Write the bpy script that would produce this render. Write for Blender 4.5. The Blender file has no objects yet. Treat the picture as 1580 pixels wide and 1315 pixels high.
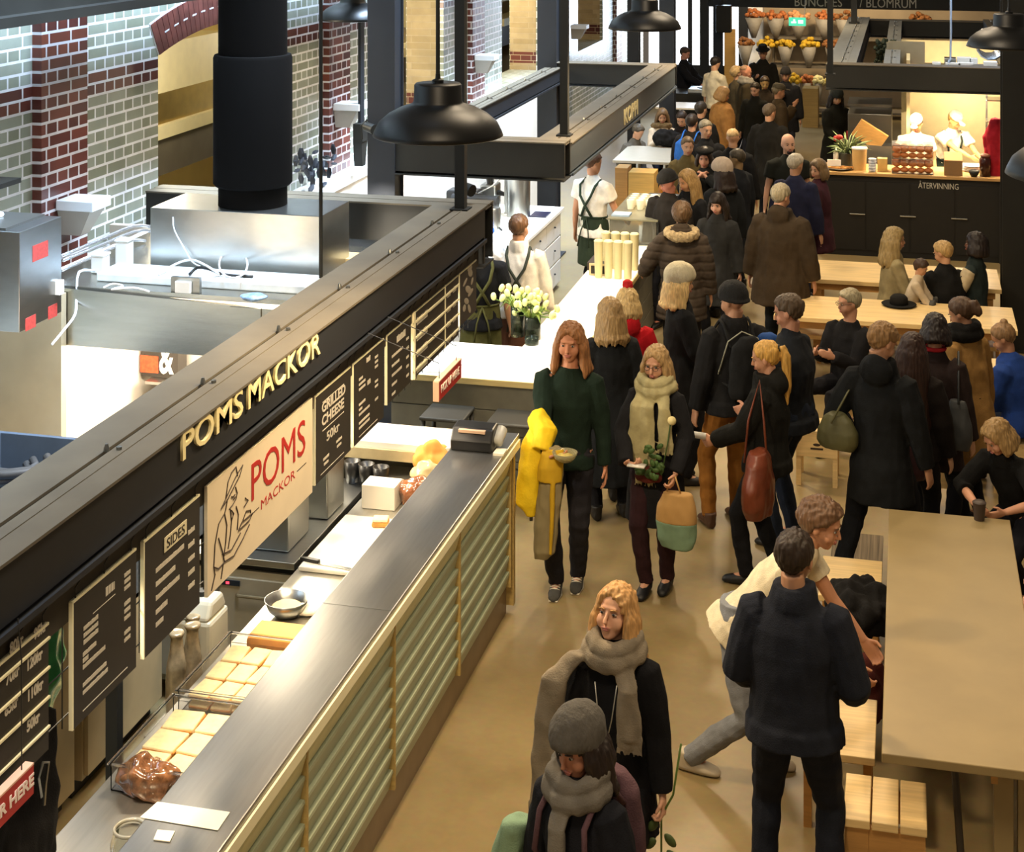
import bpy, bmesh, math, random
from mathutils import Vector, Matrix, noise
PI = math.pi
random.seed(7)
sc = bpy.context.scene
col = sc.collection
# ------------------------------------------------------------------ camera
F, CX, HY, CH, PSI = 2450.0, 790.0, -165.0, 4.8, math.radians(14.0)   # focal px, principal column, horizon row, camera height, yaw
cam = bpy.data.cameras.new('camera'); co = bpy.data.objects.new('camera', cam); col.objects.link(co)
co.location = (0, 0, CH); co.rotation_euler = (PI / 2, 0, PSI)
cam.sensor_fit = 'HORIZONTAL'; cam.sensor_width = 36; cam.lens = 36 * F / 1580
cam.shift_x = 0; cam.shift_y = -(657.5 - HY) / 1580
cam.clip_end = 200; cam.clip_start = .1
sc.camera = co
# ------------------------------------------------------------------ exposure
vs = sc.view_settings
vs.view_transform = 'Standard'; vs.look = 'None'; vs.exposure = 0.0; vs.gamma = 1; vs.use_curve_mapping = False
# ------------------------------------------------------------------ world: dim daylight from the roof lights
w = bpy.data.worlds.new('world'); sc.world = w; w.use_nodes = True
bg = w.node_tree.nodes['Background']; bg.inputs[0].default_value = (1.0, .84, .66, 1); bg.inputs[1].default_value = .13
# ------------------------------------------------------------------ lights
def lamp(kind, loc, power, colr, size=.1, aim=None, spot=None, blend=.5, sy=None, spec=1.0, spread=None):
    l = bpy.data.lights.new('light', kind); l.energy = power; l.color = colr
    if kind == 'AREA':
        l.size = size
        if sy: l.shape = 'RECTANGLE'; l.size_y = sy
    else: l.shadow_soft_size = size
    if kind == 'SPOT': l.spot_size = math.radians(spot or 90); l.spot_blend = blend
    l.specular_factor = spec
    if spread: l.spread = math.radians(spread)
    o = bpy.data.objects.new('light', l); col.objects.link(o); o.location = loc
    d = Vector(aim if aim else (loc[0], loc[1], loc[2] - 1)) - Vector(loc)
    o.rotation_euler = d.to_track_quat('-Z', 'Y').to_euler()
    return o
WARM = (1, .76, .46); WARM2 = (1, .80, .55); COOL = (.58, .76, 1.0)
# roof light over the brick wall (daylight)
lamp('AREA', (-3.0, 13.5, 8.4), 2350, COOL, 22, aim=(-5.75, 13.5, 3.0), sy=1.6, spread=60)
# glazed gable far left
lamp('AREA', (-4.2, 33.6, 2.6), 160, COOL, 1.0, aim=(-3.5, 20, 1.2), sy=2.5)
# pendant bulbs (inside the black shades)
PEND = [(-2.3, 7.68), (-2.3, 14.17), (-5.2, 14.5), (.78, 13.2), (.74, 7.25), (-2.3, 20.7), (.78, 19.7), (-2.3, 27.2), (-2.3, 1.2)]
for x, y in PEND:
    lamp('SPOT', (x, y, 3.56), (620 if y < 2 else 290 if x < -2 else 95) if x > -5 else 12, WARM, .12, spot=150, blend=.6)
# market hall floodlights high above the aisle
for x, y in ((-1.0, 3.5), (-1.3, 10.5), (-1.0, 17.0), (-1.6, 24.0)):
    lamp('AREA', (x, y, 7.2), 210, WARM2, 1.6)
# sandwich stall
for y in (5.6, 6.8, 8.0, 9.2, 10.3):
    lamp('SPOT', (-3.2, y, 2.24), 46, WARM2, .05, aim=(-3.15, y, .9), spot=110)
for x, y in ((-4.7, 9.5), (-4.2, 10.2)):
    lamp('POINT', (x, y, 1.9), 95, (1, .88, .70), .12)
lamp('POINT', (-4.6, 7.6, 2.3), 12, WARM2, .12)
# coffee stall
for y in (12.8, 14.2, 15.6, 17.0, 18.6):
    lamp('SPOT', (-3.1, y, 2.24), 62, WARM2, .06, aim=(-3.05, y, .9), spot=115)
for x, y in ((-4.6, 13.4), (-4.6, 16.5)):
    lamp('SPOT', (x, y, 2.2), 90, (1, .9, .78), .12, spot=140)
# burger kitchen on the right
for x in (-.5, .3, 1.0, 1.8):
    lamp('SPOT', (x, 22.1, 2.3), 190, WARM, .06, aim=(x, 22.2, .9), spot=125)
lamp('POINT', (.9, 24.6, 1.7), 70, WARM2, .1)
lamp('AREA', (1.0, 22.7, 3.6), 30, COOL, 1.5, aim=(1, 22.8, 0))
# flower shop
for x in (-3.3, -2.4, -1.5, -.6, .4):
    lamp('SPOT', (x, 34.3, 3.1), 85, WARM, .08, aim=(x, 35.9, 1.7), spot=120)
# window bays behind the wall
for y in (12.8, 17.6, 23.6):
    lamp('POINT', (-6.45, y, 3.2), 120, (1, .88, .66), .2)
# ------------------------------------------------------------------ pixel -> place on a level plane
FW = (-math.sin(PSI), math.cos(PSI)); RT = (math.cos(PSI), math.sin(PSI))
def W(px, py, z):
    d = F * (CH - z) / (py - HY); xc = (px - CX) * d / F
    return Vector((RT[0] * xc + FW[0] * d, RT[1] * xc + FW[1] * d, z))
def WX(px, X):                         # Y of the point with abscissa X seen in column px
    k = (px - CX) / F
    # xc = X*c + Y*s ; d = -X*s + Y*c
    c, s = math.cos(PSI), math.sin(PSI)
    return (k * (-X * s) - X * c) / (s - k * c)
def ZY(px, py, X):                     # height of a point on plane X
    Y = WX(px, X); d = -X * math.sin(PSI) + Y * math.cos(PSI)
    return CH - (py - HY) * d / F
def WXY(px, Y):                       # X on plane Y seen in column px
    k = (px - CX) / F; c, s = math.cos(PSI), math.sin(PSI)
    # xc = X c + Y s ; d = -X s + Y c ; xc = k d
    return (k * Y * c - Y * s) / (c + k * s)
# ------------------------------------------------------------------ materials
MC = {}
def hexc(h):
    h = h.lstrip('#'); r = [int(h[i:i + 2], 16) / 255 for i in (0, 2, 4)]
    return tuple(x / 12.92 if x <= .04045 else ((x + .055) / 1.055) ** 2.4 for x in r)
def mat(name, c, rough=.6, metal=0, var=.12, scale=8, bump=0, bscale=60, trans=0, emit=None, es=1, spec=.5, stretch=None, ior=1.45, alpha=1, coat=0, coords='Object'):
    key = (name, str(c), rough, metal)
    if key in MC: return MC[key]
    if isinstance(c, str): c = hexc(c)
    m = bpy.data.materials.new(name); m.use_nodes = True; nt = m.node_tree; b = nt.nodes['Principled BSDF']
    b.inputs['Base Color'].default_value = (*c, 1); b.inputs['Roughness'].default_value = rough; b.inputs['Metallic'].default_value = metal
    b.inputs['Specular IOR Level'].default_value = spec; b.inputs['IOR'].default_value = ior
    b.inputs['Transmission Weight'].default_value = trans; b.inputs['Alpha'].default_value = alpha
    b.inputs['Coat Weight'].default_value = coat
    if emit: b.inputs['Emission Color'].default_value = (*emit, 1); b.inputs['Emission Strength'].default_value = es
    tc = nt.nodes.new('ShaderNodeTexCoord'); mp = nt.nodes.new('ShaderNodeMapping')
    nt.links.new(tc.outputs[coords], mp.inputs[0])
    if stretch: mp.inputs['Scale'].default_value = stretch
    if var:
        n = nt.nodes.new('ShaderNodeTexNoise'); n.inputs['Scale'].default_value = scale; n.inputs['Detail'].default_value = 4
        nt.links.new(mp.outputs[0], n.inputs['Vector'])
        r = nt.nodes.new('ShaderNodeValToRGB'); e = r.color_ramp.elements
        e[0].position = .3; e[1].position = .7
        e[0].color = (*[x * (1 - var) for x in c], 1); e[1].color = (*[min(1, x * (1 + var)) for x in c], 1)
        nt.links.new(n.outputs['Fac'], r.inputs[0]); nt.links.new(r.outputs[0], b.inputs['Base Color'])
    if bump:
        n2 = nt.nodes.new('ShaderNodeTexNoise'); n2.inputs['Scale'].default_value = bscale; n2.inputs['Detail'].default_value = 3
        nt.links.new(mp.outputs[0], n2.inputs['Vector'])
        bu = nt.nodes.new('ShaderNodeBump'); bu.inputs['Strength'].default_value = bump; bu.inputs['Distance'].default_value = .01
        nt.links.new(n2.outputs['Fac'], bu.inputs['Height']); nt.links.new(bu.outputs[0], b.inputs['Normal'])
    MC[key] = m
    return m
def cloth(c, rough=.92, var=.16): return mat('cloth', c, rough, var=var, scale=14, bump=.35, bscale=160, spec=.2)
def steel(name='brushed_steel', c='#b9bab6', rough=.3, st=(1, 30, 1)): return mat(name, c, rough, 1, var=.06, scale=6, stretch=st, bump=.02, bscale=30)
def wood(c='#d8b27a', st=(1, 14, 14), rough=.5, name='wood'): return mat(name, c, rough, var=.13, scale=3, stretch=st, bump=.08, bscale=12)
BLACK = mat('black_steel', '#22221f', .5, 0, var=.15, scale=3, spec=.4)
BLUEBLACK = mat('blue_black_steel', '#23262b', .5, 0, var=.1, scale=3, spec=.4)
DARKTOP = mat('brown_steel_top', '#5d5546', .7, 0, var=.15, scale=3)  # brown tone, lighter than the beam faces
WHITE = mat('white_paint', '#e9e6de', .45, var=.03)
PLASTER = mat('white_plaster', '#cfc5b6', .85, var=.05, scale=2)
SS = steel(); SSD = steel('dark_steel', '#8f8f8a', .38)
GLASS = mat('clear_glass', '#f4f8f4', .03, trans=1, var=0, ior=1.2)
GLASSG = mat('smoky_glass', '#7f8f80', .05, trans=.92, var=0, ior=1.3)
PLAST = mat('clear_plastic', '#ffffff', .08, trans=.95, var=0, ior=1.1)
CREAM = mat('cream_paint', '#efe0ac', .5, var=.03)
RED = mat('red_paint', '#b02a26', .5, var=.04)
BOARD = mat('menu_board', '#2b2722', .6, var=.1)
CHALK = mat('chalk_white', '#cfc8b8', .7, var=.05)
INK = mat('ink_brown', '#3a2c22', .7, var=0)
OAK = wood('#d9b272'); OAKD = wood('#b98a4e', name='wood_edge'); PALE = wood('#e3c48a', rough=.4, name='pale_wood')
GREENLEAF = mat('leaf', '#3f5a2a', .6, var=.3, scale=20)
# ------------------------------------------------------------------ mesh builder
class MB:
    def __init__(s): s.v = []; s.f = []; s.m = []
    def add(s, vs, fs, mi=0):
        o = len(s.v); s.v += [tuple(p) for p in vs]; s.f += [tuple(i + o for i in f) for f in fs]; s.m += [mi] * len(fs); return s
    def box(s, a, b, mi=0, M=None):
        x0, y0, z0 = [min(a[i], b[i]) for i in range(3)]; x1, y1, z1 = [max(a[i], b[i]) for i in range(3)]
        vs = [Vector(p) for p in ((x0, y0, z0), (x1, y0, z0), (x1, y1, z0), (x0, y1, z0), (x0, y0, z1), (x1, y0, z1), (x1, y1, z1), (x0, y1, z1))]
        if M: vs = [M @ p for p in vs]
        return s.add(vs, [(0, 3, 2, 1), (4, 5, 6, 7), (0, 1, 5, 4), (1, 2, 6, 5), (2, 3, 7, 6), (3, 0, 4, 7)], mi)
    def loft(s, rings, mi=0, cap=True, closed=False):
        n = len(rings[0]); vs = [p for r in rings for p in r]; fs = []
        R = len(rings)
        for i in range(R if closed else R - 1):
            for j in range(n):
                a = i * n + j; b = i * n + (j + 1) % n; c = ((i + 1) % R) * n + (j + 1) % n; d = ((i + 1) % R) * n + j
                fs.append((a, b, c, d))
        if cap and not closed: fs.append(tuple(range(n - 1, -1, -1))); fs.append(tuple(range((R - 1) * n, R * n)))
        return s.add(vs, fs, mi)
    def ell_loft(s, cs, ab, U, V, n=14, mi=0):
        rings = []
        for c, (a, b) in zip(cs, ab):
            c = Vector(c); rings.append([c + U * (a * math.cos(2 * PI * k / n)) + V * (b * math.sin(2 * PI * k / n)) for k in range(n)])
        return s.loft(rings, mi)
    def tube(s, pts, rad, n=10, mi=0, flat=1.0, side=None, closed=False):
        pts = [Vector(p) for p in pts]; N = len(pts)
        if not isinstance(rad, (list, tuple)): rad = [rad] * N
        rings = []; u = Vector(side) if side else None
        for i, p in enumerate(pts):
            if closed: t = pts[(i + 1) % N] - pts[i - 1]
            else: t = pts[min(i + 1, N - 1)] - pts[max(i - 1, 0)]
            t.normalize()
            if u is None: u = t.orthogonal()
            u2 = u - t * u.dot(t)
            if u2.length < 1e-4: u2 = t.orthogonal()
            u2.normalize(); u = u2; v = t.cross(u)
            r = rad[i]
            rings.append([p + u * (r * math.cos(2 * PI * k / n)) + v * (r * flat * math.sin(2 * PI * k / n)) for k in range(n)])
        return s.loft(rings, mi, cap=True, closed=closed)
    def ell(s, c, r, R=None, n=14, k=9, mi=0):
        vs = []; fs = []; c = Vector(c)
        for i in range(1, k):
            th = PI * i / k
            for j in range(n):
                ph = 2 * PI * j / n
                p = Vector((r[0] * math.sin(th) * math.cos(ph), r[1] * math.sin(th) * math.sin(ph), r[2] * math.cos(th)))
                if R: p = R @ p
                vs.append(c + p)
        t = Vector((0, 0, r[2])); b = Vector((0, 0, -r[2]))
        if R: t = R @ t; b = R @ b
        vs += [c + t, c + b]; T = len(vs) - 2; B = T + 1
        for i in range(k - 2):
            for j in range(n):
                fs.append((i * n + j, (i + 1) * n + j, (i + 1) * n + (j + 1) % n, i * n + (j + 1) % n))
        for j in range(n):
            fs.append((T, j, (j + 1) % n)); fs.append((B, (k - 2) * n + (j + 1) % n, (k - 2) * n + j))
        return s.add(vs, fs, mi)
    def lathe(s, prof, c=(0, 0, 0), n=32, mi=0, ring=False):
        c = Vector(c)
        rings = [[c + Vector((r * math.cos(2 * PI * k / n), r * math.sin(2 * PI * k / n), z)) for k in range(n)] for r, z in prof]
        return s.loft(rings, mi, cap=not ring, closed=ring)
    def prism(s, poly, a, b, axis='x', mi=0):      # polygon (2-D) swept between two values of an axis
        def P(q, t): return {'x': (t, q[0], q[1]), 'y': (q[0], t, q[1]), 'z': (q[0], q[1], t)}[axis]
        return s.loft([[Vector(P(q, a)) for q in poly], [Vector(P(q, b)) for q in poly]], mi)
    def move(s, M): s.v = [tuple(M @ Vector(p)) for p in s.v]; return s
    def mesh(s, name='mesh'):
        me = bpy.data.meshes.new(name); me.from_pydata(s.v, [], s.f); return me
def fixn(me):
    bm = bmesh.new(); bm.from_mesh(me); bmesh.ops.recalc_face_normals(bm, faces=bm.faces); bm.to_mesh(me); bm.free()
def link(name, me, mats, parent=None, smooth=False, bevel=0, loc=None):
    for m in (mats if isinstance(mats, (list, tuple)) else [mats]): me.materials.append(m)
    o = bpy.data.objects.new(name, me); me.name = name; col.objects.link(o)
    if parent: o.parent = parent
    if loc: o.location = loc
    if smooth: me.shade_smooth()
    if bevel:
        b = o.modifiers.new('bevel', 'BEVEL'); b.width = bevel; b.segments = 2; b.limit_method = 'ANGLE'
    return o
def base(o):
    b = Vector((0, 0, 0))
    while o: b += Vector(o.location); o = o.parent
    return b
def put(name, mb, mats, parent=None, smooth=False, bevel=0, auto=False):
    """mesh given in world coordinates, re-based on its parent's origin"""
    if parent:
        b = base(parent); mb.v = [(p[0] - b.x, p[1] - b.y, p[2] - b.z) for p in mb.v]
    me = mb.mesh(name); me.polygons.foreach_set('material_index', mb.m); fixn(me)
    o = link(name, me, mats, parent, smooth or auto, bevel)
    if auto:
        try: me.set_sharp_from_angle(angle=math.radians(38))
        except Exception: pass
    return o
def tag(o, label, cat, group=None, kind=None):
    o['label'] = label; o['category'] = cat
    if group: o['group'] = group
    if kind: o['kind'] = kind
    return o
def struct(name, mb, mats, parent=None, **k):
    o = put(name, mb, mats, parent, **k)
    if not parent: o['kind'] = 'structure'
    return o
def root(name, loc, label, cat, group=None, rz=0):
    o = bpy.data.objects.new(name, None); col.objects.link(o); o.location = loc; o.rotation_euler = (0, 0, rz); o.empty_display_size = .1
    return tag(o, label, cat, group)
def thing(name, mb, mats, label, cat, group=None, **k):
    """one-mesh thing given in world coordinates: origin moved to its base"""
    xs = [p[0] for p in mb.v]; ys = [p[1] for p in mb.v]; zs = [p[2] for p in mb.v]
    c = Vector(((min(xs) + max(xs)) / 2, (min(ys) + max(ys)) / 2, min(zs)))
    mb.v = [tuple(Vector(p) - c) for p in mb.v]
    o = put(name, mb, mats, **k); o.location = c
    return tag(o, label, cat, group)
def copy_tree(o, parent=None):
    c = o.copy(); col.objects.link(c); c.parent = parent
    for ch in list(o.children): copy_tree(ch, c)
    return c
def temp_eval(me, mods):
    o = bpy.data.objects.new('tmp', me); col.objects.link(o)
    for t, kw in mods:
        m = o.modifiers.new('m', t)
        for k, v in kw.items(): setattr(m, k, v)
    dg = bpy.context.evaluated_depsgraph_get()
    r = bpy.data.meshes.new_from_object(o.evaluated_get(dg))
    bpy.data.objects.remove(o); bpy.data.meshes.remove(me)
    return r
def fuse(mb, vox, smooth=2, fold=0, fscale=(9, 9, 5), ridge=0, ridge_p=.085, streak=0, seed=0):
    me = temp_eval(mb.mesh(), [('REMESH', dict(mode='VOXEL', voxel_size=vox, use_smooth_shade=True)), ('SMOOTH', dict(factor=.5, iterations=smooth))])
    if fold or ridge or streak:
        no = [v.normal.copy() for v in me.vertices]; off = Vector((seed * 3.1, seed * 1.7, seed))
        for v, nn in zip(me.vertices, no):
            p = v.co; d = 0
            if fold: d += fold * (noise.noise(Vector((p.x * fscale[0], p.y * fscale[1], p.z * fscale[2])) + off) + .5 * noise.noise(Vector((p.x * 22, p.y * 22, p.z * 12)) + off))
            if ridge: d -= ridge * (1 - abs(math.sin(PI * p.z / ridge_p))) ** 3
            if streak: d += streak * noise.noise(Vector((p.x * 75, p.y * 75, p.z * 7)) + off)
            v.co = p + nn * d
    return me
FONT_CACHE = {}
def text(s, size, M, m, parent=None, name='lettering', ext=.004, align='LEFT', sx=1.0, bold=0.0, label=None, fit=None):
    cu = bpy.data.curves.new('t', 'FONT'); cu.body = s; cu.size = size; cu.extrude = ext; cu.align_x = align; cu.offset = bold; cu.resolution_u = 3
    o = bpy.data.objects.new('t', cu); col.objects.link(o)
    me = bpy.data.meshes.new_from_object(o.evaluated_get(bpy.context.evaluated_depsgraph_get()))
    bpy.data.objects.remove(o); bpy.data.curves.remove(cu)
    xs = [v.co.x for v in me.vertices] or [0]; ys = [v.co.y for v in me.vertices] or [0]
    kx = sx; ky = 1
    if fit:
        kx = fit[0] / (max(xs) - min(xs)); ky = fit[1] / (max(ys) - min(ys))
        me.transform(Matrix.Translation((-min(xs), -min(ys), 0)))
    me.transform(Matrix.Diagonal((kx, ky, 1, 1)))
    me.transform(M)
    if parent: me.transform(Matrix.Translation(-base(parent)))
    ob = link(name, me, m, parent)
    if label: ob['label'] = label
    return ob
def MX(x, y, z): return Matrix.Translation((x, y, z)) @ Matrix(((0, 0, 1, 0), (1, 0, 0, 0), (0, 1, 0, 0), (0, 0, 0, 1)))      # reads along +Y, faces +X
def MY(x, y, z): return Matrix.Translation((x, y, z)) @ Matrix(((1, 0, 0, 0), (0, 0, -1, 0), (0, 1, 0, 0), (0, 0, 0, 1)))     # reads along +X, faces -Y
# ================================================================== ROOM
def floor_mat():
    m = bpy.data.materials.new('polished_concrete'); m.use_nodes = True; nt = m.node_tree; b = nt.nodes['Principled BSDF']
    g = nt.nodes.new('ShaderNodeNewGeometry'); n = nt.nodes.new('ShaderNodeTexNoise'); n.inputs['Scale'].default_value = 1.3; n.inputs['Detail'].default_value = 7; n.inputs['Roughness'].default_value = .6
    n2 = nt.nodes.new('ShaderNodeTexNoise'); n2.inputs['Scale'].default_value = 22; n2.inputs['Detail'].default_value = 3
    r = nt.nodes.new('ShaderNodeValToRGB'); e = r.color_ramp.elements; e[0].position = .3; e[0].color = (*hexc('#7d6b48'), 1); e[1].position = .72; e[1].color = (*hexc('#99865e'), 1)
    mx = nt.nodes.new('ShaderNodeMix'); mx.data_type = 'RGBA'; mx.blend_type = 'OVERLAY'; mx.inputs[0].default_value = .15
    L = nt.links.new
    L(g.outputs['Position'], n.inputs['Vector']); L(g.outputs['Position'], n2.inputs['Vector']); L(n.outputs['Fac'], r.inputs[0])
    L(r.outputs[0], mx.inputs[6]); L(n2.outputs['Color'], mx.inputs[7]); L(mx.outputs[2], b.inputs['Base Color'])
    b.inputs['Roughness'].default_value = .34
    ma = nt.nodes.new('ShaderNodeMapRange'); ma.inputs[3].default_value = .26; ma.inputs[4].default_value = .46; L(n.outputs['Fac'], ma.inputs[0]); L(ma.outputs[0], b.inputs['Roughness'])
    return m
def brick_mat(name, c1, c2, mortar, band=None, bond=True, w=.29, h=.0875, ms=.010, rough=.3):
    m = bpy.data.materials.new(name); m.use_nodes = True; nt = m.node_tree; b = nt.nodes['Principled BSDF']; L = nt.links.new
    g = nt.nodes.new('ShaderNodeNewGeometry'); s = nt.nodes.new('ShaderNodeSeparateXYZ'); L(g.outputs['Position'], s.inputs[0])
    a = nt.nodes.new('ShaderNodeMath'); L(s.outputs[0], a.inputs[0]); L(s.outputs[1], a.inputs[1])
    cb = nt.nodes.new('ShaderNodeCombineXYZ'); L(a.outputs[0], cb.inputs[0]); L(s.outputs[2], cb.inputs[1])
    t = nt.nodes.new('ShaderNodeTexBrick'); L(cb.outputs[0], t.inputs['Vector'])
    t.inputs['Scale'].default_value = 1; t.inputs['Mortar Size'].default_value = ms; t.inputs['Mortar Smooth'].default_value = .1
    t.inputs['Brick Width'].default_value = w; t.inputs['Row Height'].default_value = h; t.offset = .25; t.offset_frequency = 2
    if bond: t.squash = .5; t.squash_frequency = 2
    t.inputs['Color1'].default_value = (*hexc(c1), 1); t.inputs['Color2'].default_value = (*hexc(c2), 1); t.inputs['Mortar'].default_value = (*hexc(mortar), 1)
    n = nt.nodes.new('ShaderNodeTexNoise'); n.inputs['Scale'].default_value = 5; n.inputs['Detail'].default_value = 5; L(g.outputs['Position'], n.inputs['Vector'])
    hs = nt.nodes.new('ShaderNodeHueSaturation'); mr = nt.nodes.new('ShaderNodeMapRange'); mr.inputs[3].default_value = .75; mr.inputs[4].default_value = 1.25
    L(n.outputs['Fac'], mr.inputs[0]); L(mr.outputs[0], hs.inputs['Value']); L(t.outputs['Color'], hs.inputs['Color'])
    last = hs.outputs[0]
    if band:
        t2 = nt.nodes.new('ShaderNodeTexBrick'); L(cb.outputs[0], t2.inputs['Vector'])
        for k in ('Scale', 'Mortar Size', 'Mortar Smooth', 'Brick Width', 'Row Height'): t2.inputs[k].default_value = t.inputs[k].default_value
        t2.offset = .25; t2.squash = .5; t2.squash_frequency = 2
        t2.inputs['Color1'].default_value = (*hexc('#6e3a2e'), 1); t2.inputs['Color2'].default_value = (*hexc('#50292a'), 1); t2.inputs['Mortar'].default_value = (*hexc(mortar), 1)
        q = nt.nodes.new('ShaderNodeMath'); q.operation = 'COMPARE'; L(s.outputs[2], q.inputs[0]); q.inputs[1].default_value = (band[0] + band[1]) / 2; q.inputs[2].default_value = (band[1] - band[0]) / 2
        mx = nt.nodes.new('ShaderNodeMix'); mx.data_type = 'RGBA'; L(q.outputs[0], mx.inputs[0]); L(last, mx.inputs[6]); L(t2.outputs['Color'], mx.inputs[7]); last = mx.outputs[2]
    L(last, b.inputs['Base Color']); b.inputs['Roughness'].default_value = rough
    bu = nt.nodes.new('ShaderNodeBump'); bu.invert = True; bu.inputs['Strength'].default_value = .6; bu.inputs['Distance'].default_value = .012; L(t.outputs['Fac'], bu.inputs['Height']); L(bu.outputs[0], b.inputs['Normal'])
    return m
BRK = brick_mat('glazed_pale_brick', '#a3aa9c', '#858b78', '#f2f4f6', band=(3.325, 3.5))
REDB = brick_mat('red_brick', '#7a4033', '#532c2a', '#dfdfe4')
TAN = brick_mat('tan_reveal_brick', '#b5a27e', '#a3906a', '#b3a285', ms=.005, rough=.85, band=(2.06, 2.24), bond=False, w=.34)
struct('floor', MB().box((-9, -3, -.2), (7, 37, 0)), floor_mat())
WX0 = -5.75; PIL = [4.17, 9.64, 15.14, 20.6, 26.05, 31.5]; PW = .62
OPN = [(6.05, 8.6)] + [(11.5, 14.0), (17.0, 19.45), (22.45, 24.9), (27.95, 30.35)]
SILL, SPR, RISE = 1.95, 3.52, .16
mb = MB(); y = 2.0
def arch_z(t): return SPR + RISE * (1 - (2 * t - 1) ** 2)
for a, b in OPN:
    mb.box((WX0 - .5, y, 0), (WX0, a, 6.5)); mb.box((WX0 - .5, a, 0), (WX0, b, SILL))
    N = 14
    for i in range(N):
        t0, t1 = i / N, (i + 1) / N; y0, y1 = a + (b - a) * t0, a + (b - a) * t1
        mb.prism([(y0, arch_z(t0)), (y1, arch_z(t1)), (y1, 6.5), (y0, 6.5)], WX0 - .5, WX0)
    y = b
mb.box((WX0 - .5, y, 0), (WX0, 35.2, 6.5))
wall = struct('wall_left', mb, BRK)
mb = MB()
for p in PIL: mb.box((WX0 - .05, p, 0), (WX0 + .07, p + PW, 6.5))
struct('trim_1', mb, REDB)['label'] = 'red brick pilasters'
mb = MB()
for a, b in OPN:                                     # lining of the far and near reveals
    for yy, s in ((a, 1), (b, -1)): mb.box((WX0 - .49, yy, SILL), (WX0 - .06, yy + s * .012, SPR + .05))
struct('trim_2', mb, TAN)
MORT = mat('white_mortar', '#dfe2e8', .8, var=.04)
VB = mat('arch_brick', '#6f4038', .4, var=.3, scale=9)
mb = MB()
for a, b in OPN:
    N = 30
    for i in range(N):
        t0 = (i + .06) / N; t1 = (i + .94) / N
        q = []
        for t, r in ((t0, 0), (t1, 0), (t1, .29), (t0, .29)):
            yy = a + (b - a) * t; an = (t - .5) * 1.1
            q.append((yy + math.sin(an) * r, arch_z(t) + math.cos(an) * r))
        mb.prism(q, WX0 - .01, WX0 + .015)
        if i % 2: mb.prism([(q[0][0], q[0][1] + .145), (q[1][0], q[1][1] + .145), (q[1][0], q[1][1] + .157), (q[0][0], q[0][1] + .157)], WX0, WX0 + .018, mi=1)
struct('trim_3', mb, [VB, MORT])
mb = MB()
for a, b in OPN:
    N = 24; lo = []; hi = []
    for i in range(N + 1):
        t = i / N; yy = a + (b - a) * t; an = (t - .5) * 1.1
        lo.append((yy, arch_z(t))); hi.append((yy + math.sin(an) * .3, arch_z(t) + math.cos(an) * .3))
    for i in range(N): mb.prism([lo[i], lo[i + 1], hi[i + 1], hi[i]], WX0 - .01, WX0 + .008)
struct('trim_4', mb, MORT)
# plastered plinth with its white ledge
struct('baseboard_left', MB().box((WX0 - .01, 14.0, 0), (WX0 + .26, 24.2, 1.86)).box((WX0 - .01, 2, 0), (WX0 + .12, 11.5, 1.5)).box((WX0 - .01, 11.5, 0), (WX0 + .26, 14.0, 1.9)), PLASTER)
struct('trim_5', MB().box((WX0 - .4, 14.0, 1.86), (WX0 + .28, 24.2, 1.93)), WHITE)
# rooms behind the openings
YEL = mat('lit_yellow_wall', '#d8c48a', .7, var=.08, scale=1.5); BRASS = mat('brass_panel', '#a98f4a', .28, 1, var=.1)
struct('wall_back', MB().box((-8.0, 2, 0), (-7.9, 35, 6.5)), YEL)
struct('ceiling_back', MB().box((-8, 2, 5.2), (-6.3, 35, 5.3)), PLASTER)
mb = MB()
for a, b in OPN: mb.box((-7.3, a - .6, 2.07), (-7.0, b + 1.6, 2.43)).box((-7.3, a + .3, 0), (-7.05, a + .9, 2.07))
struct('trim_6', mb, DARKTOP)
mb = MB()
for a, b in OPN: mb.box((-7.3, a - .6, 2.43), (-6.96, b + 1.6, 2.56)).box((-7.3, a - .6, 2.86), (-7.02, b + 1.6, 3.34))
struct('trim_10', mb, mat('cream_fascia', '#e9dcae', .6, var=.04))
thing('brass_panel', MB().box((-7.06, 10.9, 2.56), (-7.02, 15.6, 2.86)), BRASS, 'gold reflecting metal panel on the fascia seen through the first arch', 'panel')
# the great beam along the wall and the big columns
thing('steel_beam', MB().box((-5.25, 2, 4.04), (-4.9, 35, 4.1)).box((-5.15, 2, 4.1), (-5.0, 35, 4.6)).box((-5.25, 2, 4.6), (-4.9, 35, 4.66)), BLACK, 'long black steel girder running high along the brick wall', 'beam')
def column(x, y, wd, z1, label, grp=None, mtl=BLUEBLACK, dp=None):
    dp = dp or wd; b = MB(); h = wd / 2; k = dp / 2; t = .02
    b.box((x - h, y - k, 0), (x + h, y - k + t, z1)).box((x - h, y + k - t, 0), (x + h, y + k, z1)).box((x - h + .02, y - k + t, 0), (x + h - .02, y + k - t, z1))
    b.box((x - h - .06, y - k - .06, 0), (x + h + .06, y + k + .06, .02))
    return thing('steel_column', b, mtl, label, 'column', grp)
column(-4.62, WX(595, -4.62), .26, 6.5, 'wide blue-black steel column beside the big round duct')
column(-4.62, WX(847, -4.62), .26, 6.5, 'blue-black steel column behind the white drawer island')
column(-4.62, WX(978, -4.62), .2, 6.5, 'blue-black steel column left of the far pendant lamp')
column(-3.75, WX(1030, -3.75), .24, 6.5, 'blue-black steel column right of the far pendant lamp')
column(WXY(1087, 32.2), 32.2, .17, 6.5, 'dark steel column at the end of the brick wall by the glass door')
column(WXY(1108, 32.8), 32.8, .19, 6.5, 'dark steel column under the black loudspeaker')
column(1.24, 17.6, .56, 6.5, 'massive dark column at the right edge behind the wooden tables', dp=.4, mtl=BLACK)
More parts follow.
